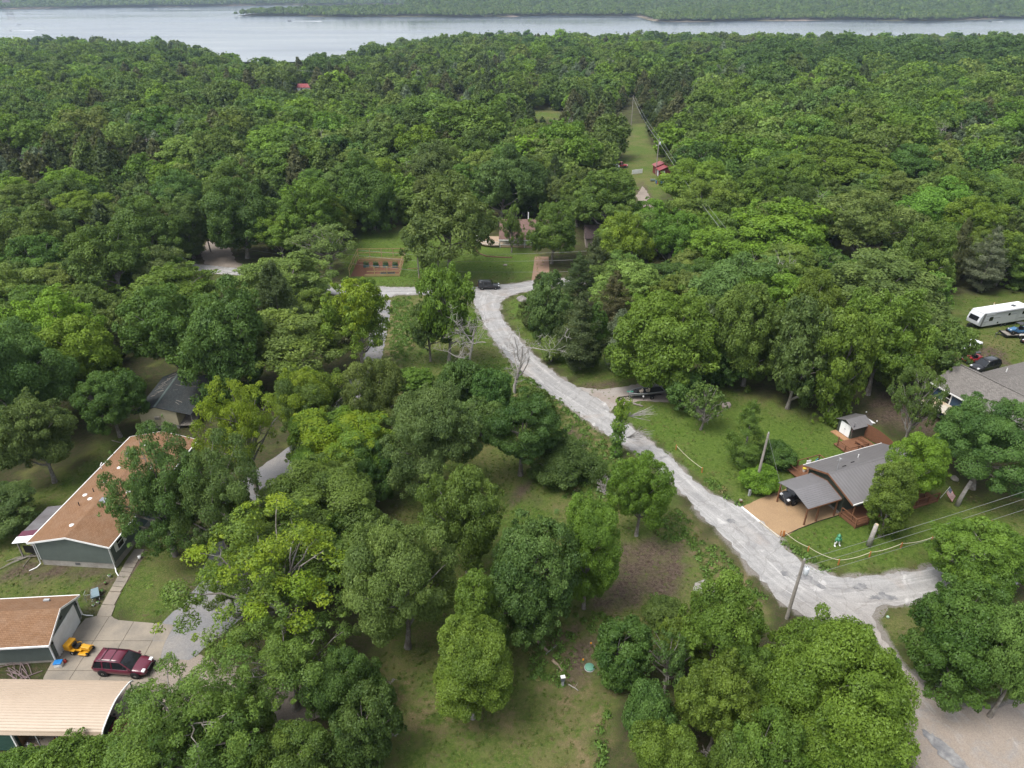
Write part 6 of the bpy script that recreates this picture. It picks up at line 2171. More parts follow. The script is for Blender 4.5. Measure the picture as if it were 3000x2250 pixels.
# ---------------------------------------------------------------- red-roofed sheds and far roofs
def red_shed():
    p = G(1945, 520)
    o = thing('shed', 'weathered red-roofed shed beside the power pole in the clearing', 'shed', (p.x - 1.5, p.y, p.z), R(8))
    mb = MB()
    for y in (0, 6.9):
        gable_wall(mb, 0, 4.6, y, 0, 2.3, 3.2, 2.3, .1, 'y')
    mb.box(0, .1, .102, 6.898, 0, 2.28).box(4.5, 4.6, .102, 6.898, 0, 2.28)
    mb.build('wall', mat('barn_red', (.13, .035, .03), .85, var=.2), o)
    rf = MB()
    for (x0, x1, z0, z1) in ((2.3, -.4, 3.25, 2.2), (2.3, 5.0, 3.25, 2.2)):
        for (ya, yb, dz) in ((-.4, 3.2, 0), (3.3, 7.3, .35)):
            q = [(x0, ya, z0 + dz), (x1, ya, z1 + dz), (x1, yb, z1 + dz), (x0, yb, z0 + dz)]
            rf.hexa(q, [(a, b, c + .06) for a, b, c in q])
    rf.build('roof', M_REDROOF, o)
    MB().box(.8, 1.7, -.06, -.003, .05, 2.0).build('door', M_WHITE, o)
    MB().box(-.06, -.003, 1.0, 2.4, .2, 2.0).build('side_door', mat('pale_blue_door', (.42, .46, .48), .6), o)
red_shed()
def far_house(px, label, name, roof, wall, L=11, D=7, rz=0, zr=4.5):
    p = G(*px)
    o = thing(name, label, 'house', p, rz)
    mb = MB()
    for x in (0, L - .1):
        gable_wall(mb, 0, D, x, -.5, 2.6, zr, D / 2, .1, 'x')
    mb.box(.102, L - .102, 0, .1, -.5, 2.6).box(.102, L - .102, D - .1, D, -.5, 2.6)
    mb.build('wall', wall, o)
    rf = MB()
    for s in (-1, 1):
        q = [(-.4, D / 2, zr + .1), (L + .4, D / 2, zr + .1), (L + .4, D / 2 + s * (D / 2 + .4), 2.5), (-.4, D / 2 + s * (D / 2 + .4), 2.5)]
        rf.hexa(q, [(a, b, c + .1) for a, b, c in q])
    rf.build('roof', roof, o)
    window(o, (L * .3, 0, 1.4), 1.2, 1.1, '-y')
    window(o, (L * .7, 0, 1.4), 1.2, 1.1, '-y')
    return o
far_house((872, 268), 'far red-roofed house half hidden in the wood below the lake', 'house', M_REDROOF, M_WHITE, 9, 7)
far_house((-8, 575), 'white building glimpsed through the trees at the left edge', 'building', M_GREYROOF, M_WHITE, 8, 6, R(10))
# ---------------------------------------------------------------- vehicles
def loft(stations, n=10):
    """stations: (x, zb, zt, hw, crown) -> closed body; section is a rounded box"""
    mb = MB()
    vs, fs = [], []
    for (x, zb, zt, hw, rd) in stations:
        hgt = zt - zb
        sec = [(-hw * .90, zb), (-hw * .99, zb + hgt * .18), (-hw, zb + hgt * .50), (-hw * .97, zb + hgt * .80), (-hw * .88, zb + hgt * .95), (-hw * .55, zt), (0, zt + rd),
               (hw * .55, zt), (hw * .88, zb + hgt * .95), (hw * .97, zb + hgt * .80), (hw, zb + hgt * .50), (hw * .99, zb + hgt * .18), (hw * .90, zb)]
        vs += [(x, y, z) for y, z in sec]
    m = 13
    for i in range(len(stations) - 1):
        for k in range(m):
            fs.append((i * m + k, (i + 1) * m + k, (i + 1) * m + (k + 1) % m, i * m + (k + 1) % m))
    fs.append(tuple(range(m)))
    fs.append(tuple(range((len(stations) - 1) * m, len(stations) * m))[::-1])
    return mb.add(vs, fs)

def paint(name, c):
    return mat('paint_' + name, c, .28, .5, var=.03, coat=.6)

_wheel = {}
def wheel(parent, p, r=.36, w=.24, rim=M_STEEL):
    key = (r, w, rim.name)
    if key not in _wheel:
        a = MB().lathe([(r * .62, -w / 2), (r * .95, -w / 2), (r, -w / 2 + .04), (r, w / 2 - .04), (r * .95, w / 2), (r * .62, w / 2)], 18, axis='y')
        b = MB().lathe([(.02, -w / 2 + .01), (r * .25, -w / 2 - .005), (r * .62, -w / 2 + .03), (r * .62, w / 2 - .03), (r * .25, w / 2 + .005), (.02, w / 2 - .01)], 12, axis='y')
        _wheel[key] = (a.mesh('tyre', M_RUBBER, True), b.mesh('rim', rim, True))
    ty, ri = _wheel[key]
    o = inst('wheel', ty, parent, p)
    inst('rim', ri, o)
    return o

M_LAMP = mat('headlamp', (.75, .76, .78), .1, .8, var=0)
M_TAIL = mat('tail_lamp', (.25, .01, .01), .2, .6, var=0)
M_TRIM = mat('black_trim', (.02, .02, .022), .6, .3, var=.05)
def car(label, p, rz, col, kind='suv', L=4.7, W=1.86, Hh=1.72, name='parked_car', rack=False, cat='car', rim=M_STEEL):
    o = thing(name, label, cat, p, rz)
    h2, w2 = L / 2, W / 2
    pm = col
    belt = .60 * Hh
    if kind == 'pickup':
        st = [(-h2, .5, .93, w2 * .95, 0), (-h2 + .1, .42, 1.02, w2 * .99, 0), (-.4, .38, 1.04, w2, 0), (.9, .38, 1.06, w2, .01), (1.5, .38, 1.05, w2 * .99, .05), (h2 - .25, .42, .97, w2 * .95, .04), (h2 - .05, .48, .86, w2 * .86, .02), (h2, .55, .75, w2 * .75, 0)]
        c0, c1, r0, r1 = -.75, 1.25, -.55, .45
    elif kind == 'old_pickup':
        st = [(-h2, .5, .95, w2 * .9, 0), (-h2 + .1, .45, 1.0, w2 * .92, 0), (-.3, .42, 1.02, w2 * .94, 0), (.7, .40, 1.06, w2, .02), (1.4, .42, 1.06, w2 * .9, .10), (h2 - .3, .45, 1.0, w2 * .8, .10), (h2 - .05, .5, .9, w2 * .7, .03), (h2, .55, .8, w2 * .6, 0)]
        c0, c1, r0, r1 = -.55, .95, -.45, .45
    else:
        b = belt
        st = [(-h2, .48, b * .90, w2 * .86, .0), (-h2 + .10, .38, b * .97, w2 * .95, .0), (-h2 + .5, .32, b, w2 * .99, .0), (-.4, .28, b, w2, .0), (.7, .28, b * .99, w2, .01), (1.0, .28, b * .98, w2 * .99, .03), (h2 - .65, .30, b * .90, w2 * .96, .05), (h2 - .22, .34, b * .80, w2 * .90, .04), (h2 - .06, .42, b * .68, w2 * .80, .02), (h2, .48, b * .58, w2 * .68, 0)]
        c0, c1, r0, r1 = -h2 + .10, 1.22, -h2 + .42, .28
        if kind == 'boxy':
            c0, c1, r0, r1 = -h2 + .05, .95, -h2 + .18, .42
    bd = loft(st).build('body', pm, o, True)
    sb = bd.modifiers.new('sub', 'SUBSURF')
    sb.levels = sb.render_levels = 1
    zb = belt - .03 if 'pickup' not in kind else 1.02
    zt = Hh - .06
    wt = w2 * (.74 if kind != 'boxy' else .84)
    wb = w2 * .93
    gl = MB()
    gl.add([(c0, -wb, zb), (c1, -wb, zb), (c1, wb, zb), (c0, wb, zb), (r0, -wt, zt), (r1, -wt, zt), (r1, wt, zt), (r0, wt, zt)],
           [(0, 1, 5, 4), (1, 2, 6, 5), (2, 3, 7, 6), (3, 0, 4, 7), (4, 5, 6, 7)])
    g = gl.build('windows', M_GLASS, o)
    rf = MB()
    n = 4
    vs = []
    for i in range(n + 1):
        x = r0 - .04 + (r1 - r0 + .08) * i / n
        zz = zt + .02 + .05 * math.sin(math.pi * i / n)
        vs += [(x, -wt - .03, zz - .02), (x, -wt * .6, zz + .02), (x, 0, zz + .035), (x, wt * .6, zz + .02), (x, wt + .03, zz - .02)]
    fs = [(i * 5 + k, (i + 1) * 5 + k, (i + 1) * 5 + k + 1, i * 5 + k + 1) for i in range(n) for k in range(4)]
    m = len(vs)
    vs += [(x, y, z - .05) for x, y, z in vs]
    fs += [(m + i * 5 + k, m + i * 5 + k + 1, m + (i + 1) * 5 + k + 1, m + (i + 1) * 5 + k) for i in range(n) for k in range(4)]
    for i in range(n):
        fs += [(i * 5, m + i * 5, m + (i + 1) * 5, (i + 1) * 5), (i * 5 + 4, (i + 1) * 5 + 4, m + (i + 1) * 5 + 4, m + i * 5 + 4)]
    for k in range(4):
        fs += [(k, k + 1, m + k + 1, m + k), (n * 5 + k, m + n * 5 + k, m + n * 5 + k + 1, n * 5 + k + 1)]
    rf.add(vs, fs)
    ro = rf.build('roof', pm, o, True)
    pl = MB()
    for s in (-1, 1):
        pl.beam((c1 - .02, s * wb, zb), (r1, s * (wt + .01), zt), .07, .06)
        pl.beam((c0 + .03, s * wb, zb), (r0, s * (wt + .01), zt), .10, .08)
        xm = (c0 + c1) / 2 + .05
        pl.beam((xm, s * (wb + .01), zb), (xm - .05, s * (wt + .02), zt), .10, .03)
        if 'pickup' not in kind:
            xm = c0 + .95
            pl.beam((xm, s * (wb + .01), zb), (xm, s * (wt + .02), zt), .12, .03)
    pl.build('pillars', pm, o)
    for s in (-1, 1):
        MB().box(c1 - .30, c1 - .14, s * (w2 + .02) - .08 * (s < 0) , s * (w2 + .02) + .08 * (s > 0) + .02, zb + .06, zb + .2).build('mirror', M_TRIM if kind != 'suv' else pm, o)
        MB().box(h2 - .36, h2 - .10, s * w2 * .66 - .15, s * w2 * .66 + .15, belt * .70 if 'pickup' not in kind else .76, belt * .84 if 'pickup' not in kind else .9).build('headlight', M_LAMP, o)
        MB().box(-h2 - .005, -h2 + .09, s * w2 * .72 - .13, s * w2 * .72 + .13, belt * .70, belt * .93).build('tail_light', M_TAIL, o)
        for x in (-h2 + .92, h2 - .92):
            wheel(o, (x, s * (w2 - .10), .36), .36 if kind != 'boxy' else .40, .24, rim)
            MB().lathe([(.43, -.02), (.43, .02)], 16, (x, s * (w2 - .01), .38), 'y').build('wheel_arch', M_TRIM, o)
    MB().box(h2 - .08, h2 + .012, -w2 * .42, w2 * .42, .52, belt * .70).build('grille', M_TRIM, o)
    MB().box(h2 - .12, h2 + .03, -w2 * .82, w2 * .82, .32, .46).build('bumper', M_TRIM, o)
    if rack:
        rk = MB()
        for s in (-1, 1):
            rk.tube([(r0 + .15, s * (wt - .06), zt + .08), (r1 - .25, s * (wt - .06), zt + .10)], .025, 6)
        for x in (r0 + .55, (r0 + r1) / 2 + .25):
            rk.tube([(x, -wt + .06, zt + .11), (x, wt - .06, zt + .11)], .025, 6)
        rk.build('roof_rack', M_TRIM, o)
    if 'pickup' in kind:
        b = MB()
        b.box(-h2 + .08, c0 - .1, -w2 * .82, w2 * .82, 1.052, 1.066)
        b.build('bed', M_TRIM, o)
    return o

M_MAROON = paint('maroon', (.105, .012, .028))
M_PBLACK = paint('black', (.010, .010, .012))
M_PWHITE = paint('white', (.72, .74, .76))
M_PRED = paint('red', (.30, .012, .018))
M_PBLUE = paint('blue', (.03, .12, .25))
car('maroon sport utility with roof rails parked on the concrete drive', (-33.55, 41.55, .035), R(-5), M_MAROON, 'suv', 4.75, 1.86, 1.72, rack=True)
car('maroon pickup parked under the beige metal carport', (-32.7, 35.25, .035), R(2), M_MAROON, 'pickup', 5.6, 1.95, 1.75, 'parked_pickup', cat='pickup')
car('black sport utility nosing out of the grey carport', tuple(G(2338, 1460)[:2]) + (.025,), R(22 + 180), M_PBLACK, 'suv', 4.6, 1.85, 1.68)
pb = G(1432, 847)
car('boxy black sport utility standing on the lane below the middle lawn', (pb.x, pb.y + .3, pb.z + .03), R(3), M_PBLACK, 'boxy', 4.75, 1.9, 1.82)
pb = G(2882, 1082)
car('black sport utility parked behind the blue house', (pb.x, pb.y, pb.z), R(200), M_PBLACK, 'suv', 4.8, 1.9, 1.75)
pb = G(2832, 1022)
car('white pickup half hidden by a tree beside the red buggy', (pb.x, pb.y + .2, pb.z), R(25), M_PWHITE, 'pickup', 5.6, 1.95, 1.8, 'parked_pickup', cat='pickup')
pb = G(1818, 490)
car('old red pickup standing in the far clearing', (pb.x, pb.y, pb.z), R(-12), M_PRED, 'old_pickup', 4.9, 1.85, 1.85, 'old_pickup', cat='pickup')

def buggy(label, p, rz, col):
    o = thing('utility_buggy', label, 'buggy', p, rz)
    b = MB()
    b.hexa([(.25, -.55, .45), (1.45, -.40, .50), (1.45, .40, .50), (.25, .55, .45)], [(.25, -.58, 1.0), (1.40, -.36, .78), (1.40, .36, .78), (.25, .58, 1.0)])
    b.box(-.9, .3, -.70, -.52, .35, .80).box(-.9, .3, .52, .70, .35, .80)
    b.hexa([(-1.5, -.6, .55), (-.75, -.6, .5), (-.75, .6, .5), (-1.5, .6, .55)], [(-1.5, -.62, 1.05), (-.75, -.62, .95), (-.75, .62, .95), (-1.5, .62, 1.05)])
    b.build('body', col, o, bevel=.04)
    MB().box(-1.2, 1.3, -.55, .55, .28, .44).build('chassis', M_TRIM, o)
    c = MB()
    for s in (-1, 1):
        c.tube([(.75, s * .58, .9), (.15, s * .56, 1.75), (-.85, s * .56, 1.72), (-1.2, s * .58, .95)], .035, 6)
    c.tube([(.15, -.56, 1.75), (.15, .56, 1.75)], .03, 6).tube([(-.85, -.56, 1.72), (-.85, .56, 1.72)], .03, 6)
    c.build('roll_cage', M_TRIM, o)
    MB().box(-.95, .25, -.6, .6, 1.77, 1.83).build('roof', mat('grey_plastic', (.05, .05, .055), .5), o)
    for s in (-.3, .3):
        st = MB().box(-.55, -.05, s - .22, s + .22, .5, .68).build('seat', M_TRIM, o)
        MB().box(-.70, -.56, s - .22, s + .22, .6, 1.25).build('headrest', M_TRIM, st)
    for s in (-1, 1):
        MB().box(1.25, 1.47, s * .3 - .1, s * .3 + .1, .72, .80).build('headlight', M_LAMP, o)
        for x in (-1.05, 1.1):
            wheel(o, (x, s * .66, .36), .36, .28)
    return o
pb = G(2842, 1060)
buggy('red and black off-road buggy between the white pickup and the black sport utility', (pb.x, pb.y, pb.z), R(195), M_PRED)

def flat_trailer(label, p, rz):
    o = thing('flatbed_trailer', label, 'trailer', p, rz)
    MB().box(-2.6, 2.0, -1.0, 1.0, .55, .62).build('deck', M_GREYWOOD, o)
    r = MB().box(-2.6, 2.0, -1.06, -1.0, .45, .68).box(-2.6, 2.0, 1.0, 1.06, .45, .68).box(2.0, 2.06, -1.06, 1.06, .45, .75)
    r.beam((2.05, -.8, .52), (3.3, 0, .52), .1, .1).beam((2.05, .8, .52), (3.3, 0, .52), .1, .1)
    r.build('frame', M_BLACK, o)
    MB().box(-1.6, -.1, -1.32, -1.08, .70, .95).build('fender', M_WHITE, o)
    MB().box(-1.6, -.1, 1.08, 1.32, .70, .95).build('fender', M_WHITE, o)
    for x in (-1.25, -.45):
        for s in (-1, 1):
            wheel(o, (x, s * 1.2, .33), .33, .2)
    MB().tube([(3.1, 0, 0), (3.1, 0, .8)], .05, 8).build('jack', M_STEEL, o)
    return o
pb = G(2968, 985)
tz = HZ(pb.x, pb.y)
flat_trailer('flat trailer carrying a blue buggy beside the white caravan', (pb.x, pb.y, tz), R(182))
buggy('blue off-road buggy riding on the flat trailer', (pb.x + .3, pb.y, tz + .62), R(182), M_PBLUE)
pb = G(2998, 1008)
buggy('dark buggy cut off by the right edge below the flat trailer', (pb.x + 1.2, pb.y, HZ(pb.x, pb.y)), R(188), mat('paint_rust', (.09, .03, .03), .4, .4))

def caravan():
    a, b = G(2862, 966), G(2998, 948)
    d = (b - a)
    rz = math.atan2(d.y, d.x)
    n = Vector((-math.sin(rz), math.cos(rz), 0))
    L, W = 11.0, 2.5
    o = thing('travel_trailer', 'long white travel trailer with black stripes and dark front window', 'caravan', (a.x, a.y, HZ(a.x + 4, a.y + 2)), rz)
    prof = [(0.35, .75), (-.15, 1.0), (-.22, 1.6), (.05, 2.5), (.5, 3.15), (L, 3.2), (L, .6), (.9, .6)]
    mb = MB()
    mb.prism([(x, z) for x, z in prof], 'y', 0, W)
    mb.build('body', mat('caravan_side', (.52, .54, .58), .35, .5, var=.03), o, bevel=.08)
    MB().box(.45, L - .05, .06, W - .06, 3.18, 3.25).build('roof', M_WHITEM, o)
    MB().hexa([(-.235, .35, 1.72), (-.235, W - .35, 1.72), (.03, W - .35, 2.48), (.03, .35, 2.48)], [(-.26, .35, 1.72), (-.26, W - .35, 1.72), (0.0, W - .35, 2.5), (0.0, .35, 2.5)]).build('front_window', M_GLASS, o)
    MB().hexa([(.35, -.012, .78), (.75, -.012, .62), (1.15, -.012, 3.1), (.62, -.012, 3.1)], [(.35, -.002, .78), (.75, -.002, .62), (1.15, -.002, 3.1), (.62, -.002, 3.1)]).build('grey_band', mat('band', (.16, .16, .17), .4), o)
    for (x0, x1, z0, z1) in ((2.1, 2.95, 1.55, 2.3), (6.3, 6.8, 2.1, 2.55), (9.6, 10.4, 1.9, 2.5)):
        MB().box(x0, x1, -.02, -.003, z0, z1).build('window', M_GLASS, o)
    for (x0, x1, z) in ((.95, 2.0, 1.45), (1.6, 4.6, 1.95), (1.3, 3.6, 2.55), (9.0, 10.9, 1.2)):
        MB().box(x0, x1, -.012, -.003, z, z + .05).build('stripe', M_TRIM, o)
    MB().box(6.95, 8.3, -.010, -.003, 2.2, 2.29).build('lettering_band', mat('grey_script', (.22, .24, .30), .5, var=.5, scale=14), o)
    MB().box(.95, 1.6, -.010, -.003, .85, 1.3).build('storage_hatch', mat('hatch', (.42, .43, .46), .4), o)
    MB().box(8.3, 8.95, -.012, -.003, .75, 2.65).build('door', mat('caravan_door', (.46, .48, .52), .35), o)
    MB().tube([(3.2, -.08, 3.05), (10.2, -.08, 3.05)], .06, 8).build('awning_roll', mat('awning_grey', (.25, .25, .27), .5), o)
    for x in (1.7, 5.0):
        MB().box(x, x + .95, .8, 1.6, 3.25, 3.5).build('roof_air_conditioner', M_WHITEM, o, bevel=.1)
    MB().box(7.9, 8.7, .7, 1.5, 3.25, 3.33).build('skylight', M_GLASS, o)
    MB().box(.9, L, .1, W - .1, .42, .6).build('chassis', M_BLACK, o)
    MB().lathe([(.18, -.02), (.18, .01)], 12, (4.35, 0, 1.0), 'y').build('fuel_hatch', M_TRIM, o)
    for x in (5.6, 6.5):
        for y in (.15, W - .15):
            wheel(o, (x, y, .36), .36, .22)
    MB().beam((.8, .5, .5), (-1.2, W / 2, .5), .12, .12).beam((.8, W - .5, .5), (-1.2, W / 2, .5), .12, .12).build('drawbar', M_BLACK, o)
    MB().box(-.75, -.3, W / 2 - .3, W / 2 + .3, .56, .95).build('gas_bottle_box', M_BLACK, o)
caravan()

def boat():
    a, b = G(1858, 1166), G(1922, 1158)
    rz = math.atan2((a - b).y, (a - b).x)
    p = (a + b) / 2
    o = thing('fishing_boat', 'low grey fishing boat with a dark deck on a trailer by the lane', 'boat', (p.x, p.y, .02), rz)
    L, W = 5.2, 1.9
    st = []
    outl = [(-L / 2, .9), (-1, .95), (.6, .92), (1.5, .75), (2.2, .42), (2.6, .08)]
    vs, fs = [], []
    for (x, hw) in outl:
        k = hw
        vs += [(x, -k, 1.05), (x, -k * .85, .72), (x, 0, .48 + max(0, x) * .1), (x, k * .85, .72), (x, k, 1.05)]
    for i in range(len(outl) - 1):
        for q in range(4):
            fs.append((i * 5 + q, i * 5 + q + 1, (i + 1) * 5 + q + 1, (i + 1) * 5 + q))
    fs.append((0, 1, 2, 3, 4))
    MB().add(vs, fs).build('hull', mat('boat_grey', (.17, .17, .18), .35, .5, var=.1), o)
    dk = [(x, hw - .1) for x, hw in outl if hw > .3]
    m = MB().prism([(x, -h_) for x, h_ in dk] + [(x, h_) for x, h_ in dk[::-1]], 'z', .80, .86)
    m.build('deck', mat('boat_deck', (.028, .03, .03), .8, var=.2), o)
    gw = MB()
    for s in (-1, 1):
        gw.tube([(x, s * hw, 1.06) for x, hw in outl], .05, 6)
    gw.tube([(-L / 2, -.9, 1.06), (-L / 2, .9, 1.06)], .05, 6)
    gw.build('gunwale', M_GREYMET, o)
    for x in (-.3, .7):
        st = MB().box(x - .22, x + .22, -.25, .25, .86, 1.08).build('seat', mat('beige_seat', (.42, .37, .30), .7), o)
        MB().box(x - .24, x - .16, -.25, .25, 1.08, 1.35).build('backrest', mat('beige_seat', (.42, .37, .30), .7), st)
    MB().hexa([(1.25, -.4, .86), (1.75, -.4, .86), (1.75, .4, .86), (1.25, .4, .86)], [(1.35, -.38, 1.2), (1.55, -.36, 1.2), (1.55, .36, 1.2), (1.35, .38, 1.2)]).build('console', M_TRIM, o)
    mo = MB().box(-L / 2 - .45, -L / 2 - .1, -.18, .18, .95, 1.45).box(-L / 2 - .35, -L / 2 - .2, -.08, .08, .3, .95).build('outboard_motor', M_BLACK, o, bevel=.04)
    t = thing('boat_trailer', 'dark trailer under the grey fishing boat', 'trailer', (p.x, p.y, .02), rz)
    MB().beam((-2.2, -.6, .42), (2.4, -.3, .42), .1, .1).beam((-2.2, .6, .42), (2.4, .3, .42), .1, .1).beam((2.3, 0, .42), (4.1, 0, .42), .1, .1).beam((2.35, -.35, .42), (2.35, .35, .42), .1, .1).build('frame', M_BLACK, t)
    for s in (-1, 1):
        wheel(t, (-.6, s * .98, .30), .30, .18)
        MB().box(-.95, -.25, s * .98 - .13, s * .98 + .13, .62, .68).build('fender', M_BLACK, t)
boat()

def mower():
    p = G(242, 1912)
    o = thing('ride_on_mower', 'yellow ride-on lawn mower with grass bagger on the concrete drive', 'lawn mower', (p.x, p.y + .1, .04), R(-8))
    M_Y = mat('mower_yellow', (.55, .27, .012), .4, .5, var=.05)
    MB().hexa([(.15, -.24, .45), (.95, -.22, .42), (.95, .22, .42), (.15, .24, .45)], [(.15, -.22, .86), (.88, -.18, .72), (.88, .18, .72), (.15, .22, .86)]).build('hood', M_Y, o, bevel=.04)
    MB().box(-.75, .2, -.36, .36, .42, .52).build('footplate', M_Y, o)
    MB().box(-.05, .75, -.58, .58, .16, .30).build('cutting_deck', M_Y, o, bevel=.04)
    s = MB().box(-.55, -.15, -.24, .24, .55, .70).build('seat', M_BLACK, o)
    MB().box(-.62, -.50, -.24, .24, .68, 1.02).build('backrest', M_BLACK, s)
    MB().tube([(.12, 0, .7), (-.05, 0, .98)], .02, 6).lathe([(.17, -.012), (.17, .012)], 14, (-.06, 0, .99)).build('steering_wheel', M_BLACK, o)
    MB().box(-1.35, -.70, -.50, .50, .45, 1.0).build('bagger', M_Y, o, bevel=.08)
    MB().box(-1.33, -.72, -.47, .47, 1.003, 1.05).build('bagger_lid', M_Y, o)
    for sy in (-1, 1):
        wheel(o, (-.58, sy * .42, .25), .25, .22, M_WHITE)
        wheel(o, (.72, sy * .40, .18), .18, .14, M_WHITE)
        MB().box(-.82, -.32, sy * .42 - .13, sy * .42 + .13, .53, .57).build('fender', M_Y, o)
mower()
# ---------------------------------------------------------------- utility poles and wires
M_POLE = mat('pole_wood', (.255, .235, .21), .9, .1, var=.2, scale=5, rgb2=(.17, .15, .13), var2=.5, scale2=1.5)
M_WIRE = mat('wire', (.20, .20, .20), .5, .4, var=0)
def top_of(p, ty):
    hgt = 0
    while PROJ(p.x, p.y, p.z + hgt)[1] > ty and hgt < 20: hgt += .05
    return hgt
def pole(px, label, ty=None, hgt=None, lean=(0, 0), arm=0.0, trans=False, col=None, arm_rz=0.0, lamp=False):
    p = G(*px)
    hgt = hgt or top_of(p, ty)
    o = thing('utility_pole', label, 'utility pole', p)
    MB().tube([(0, 0, -.4), (lean[0] * .5, lean[1] * .5, hgt / 2), (lean[0], lean[1], hgt)], [.17, .15, .115], 10).build('shaft', col or M_POLE, o)
    tp = Vector((lean[0], lean[1], hgt))
    ca, sa = math.cos(arm_rz), math.sin(arm_rz)
    if arm:
        MB().beam(tp + Vector((-arm * ca, -arm * sa, -.35)), tp + Vector((arm * ca, arm * sa, -.35)), .10, .12).build('cross_arm', M_POLE, o)
        for u in (-arm * .9, arm * .9, .15):
            MB().lathe([(.05, 0), (.07, .08), (.04, .18)], 8, tp + Vector((u * ca, u * sa, -.28))).build('insulator', mat('porcelain', (.35, .34, .33), .3), o)
    else:
        MB().lathe([(.05, 0), (.07, .08), (.04, .2)], 8, tp).build('insulator', mat('porcelain', (.35, .34, .33), .3), o)
    if trans:
        c = tp + Vector((.38, -.1, -1.6))
        t = MB().lathe([(.02, -.02), (.22, 0), (.24, .05), (.24, .72), (.2, .78), (.05, .8)], 14, c).build('transformer', mat('transformer_grey', (.50, .53, .56), .35, .5), o, True)
        for s in (-.1, .1):
            MB().lathe([(.035, 0), (.05, .06), (.03, .2)], 8, c + Vector((s, 0, .78))).build('bushing', mat('porcelain', (.35, .34, .33), .3), t)
    if lamp:
        MB().tube([tp + Vector((0, 0, -1.9)), tp + Vector((-.5, -.3, -1.75))], .03, 6).ball(tp + Vector((-.6, -.35, -1.8)), (.16, .16, .12), 8, 6).build('yard_lamp', M_WHITE, o)
    return o, Vector(p) + tp
_, P1 = pole((2210, 1436), 'weathered leaning pole beside the pointed green tree on the lawn', 1273, lean=(.35, .2))
_, P2 = pole((2304, 1812), 'pole with a white transformer at the lane junction', 1643, lean=(.25, .1), trans=True)
_, P3 = pole((1228, 815), 'tall bare pole with a yellow foot right of the garden pen', 723, lean=(-.1, 0))
_, P4 = pole((1285, 800), 'grey pole with a meter box in front of the great oak', 748, trans=False)
_, P5 = pole((618, 738), 'pole at the mouth of the gravel track', 678, lean=(-.35, 0), lamp=True)
_, P6 = pole((1849, 368), 'far pole at the top of the clearing', 281, arm=.0)
_, P7 = pole((1921, 512), 'pole with a transformer in the clearing beside the red-roofed shed', 408, trans=True, lamp=True)
_, P8 = pole((2033, 205), 'distant slim pole by the fields on the right', 168)
_, P9 = pole((842, 262), 'distant pole beside the far red roof', 200, arm=.8)
MB().lathe([(.172, -.1), (.160, .9)], 10).build('painted_foot', mat('yellow_ochre', (.36, .25, .09), .8), bpy.data.objects['utility_pole.002'])
MB().box(.18, .45, -.2, .05, 1.0, 1.5).build('meter_box', M_GREYMET, bpy.data.objects['utility_pole.003'])
P10 = Vector((46, 141, HZ(46, 141) + 10))
MB().tube([(0, 0, -.4), (0, 0, 10)], [.17, .11], 8).build('shaft', M_POLE, thing('utility_pole', 'pole hidden among the trees below the clearing', 'utility pole', (46, 141, HZ(46, 141))))
def wire(a, b, sag, label, r=.013, n=14, group=None):
    pts = []
    for i in range(n + 1):
        u = i / n
        p = Vector(a).lerp(Vector(b), u)
        p.z -= sag * 4 * u * (1 - u)
        pts.append(p)
    o = MB().tube(pts, r, 4).build('power_line', M_WIRE)
    tag(o, label, 'power line', group)
V = Vector
RX = V((75, 66, 7.5))
wire(P2, RX + V((0, 0, .4)), .4, 'upper wire running right from the transformer pole over the lawn', .018)
wire(P2 + V((0, 0, -.9)), RX + V((0, 0, -.7)), .5, 'middle wire running right from the transformer pole over the lawn', .018)
wire(P2 + V((0, 0, -2.2)), RX + V((0, 0, -2.6)), .5, 'lowest wire running right from the transformer pole', .018)
wire(P1 + V((0, 0, -.3)), V((P1.x + 2.2, P1.y - 4.2, .0)), .0, 'guy wire from the leaning pole to the lawn', .015, 2)
E_ = V((24, 150, HZ(24, 150) + 6))
wire(P5 + V((0, 0, -.1)), P3 + V((0, 0, -1.9)), .5, 'upper wire between the gravel track pole and the garden pole', .022)
wire(P5 + V((0, 0, -1.0)), P3 + V((0, 0, -3.3)), .5, 'middle wire between the gravel track pole and the garden pole', .022)
wire(P5 + V((0, 0, -3.0)), P3 + V((0, 0, -5.6)), .4, 'lowest wire between the gravel track pole and the garden pole', .022)
wire(P3 + V((0, 0, -1.9)), E_ + V((0, 0, .6)), .4, 'upper wire crossing in front of the brown-roofed house', .022)
wire(P3 + V((0, 0, -3.3)), E_ + V((0, 0, -1.4)), .4, 'middle wire crossing in front of the brown-roofed house', .022)
wire(P3 + V((0, 0, -5.6)), E_ + V((0, 0, -4.2)), .4, 'lowest wire crossing in front of the brown-roofed house', .022)
wire(P3, P4, .1, 'short wire between the garden pole and the meter pole', .02)
for q, (dx, dz, nm) in enumerate(((-.5, -.1, 'left'), (.0, -.8, 'middle'), (.6, -.1, 'right'))):
    wire(P6 + V((dx, 0, dz)), P7 + V((dx, 0, dz)), 1.2, nm + ' wire between the two poles of the clearing', .028)
    wire(P7 + V((dx, 0, dz)), P10 + V((dx, 0, dz)), .8, nm + ' wire leading down out of the clearing', .026)
wire(P9 + V((.6, 0, -.2)), P9 + V((60, -12, -2)), 1.0, 'far wire beside the far red roof', .05)

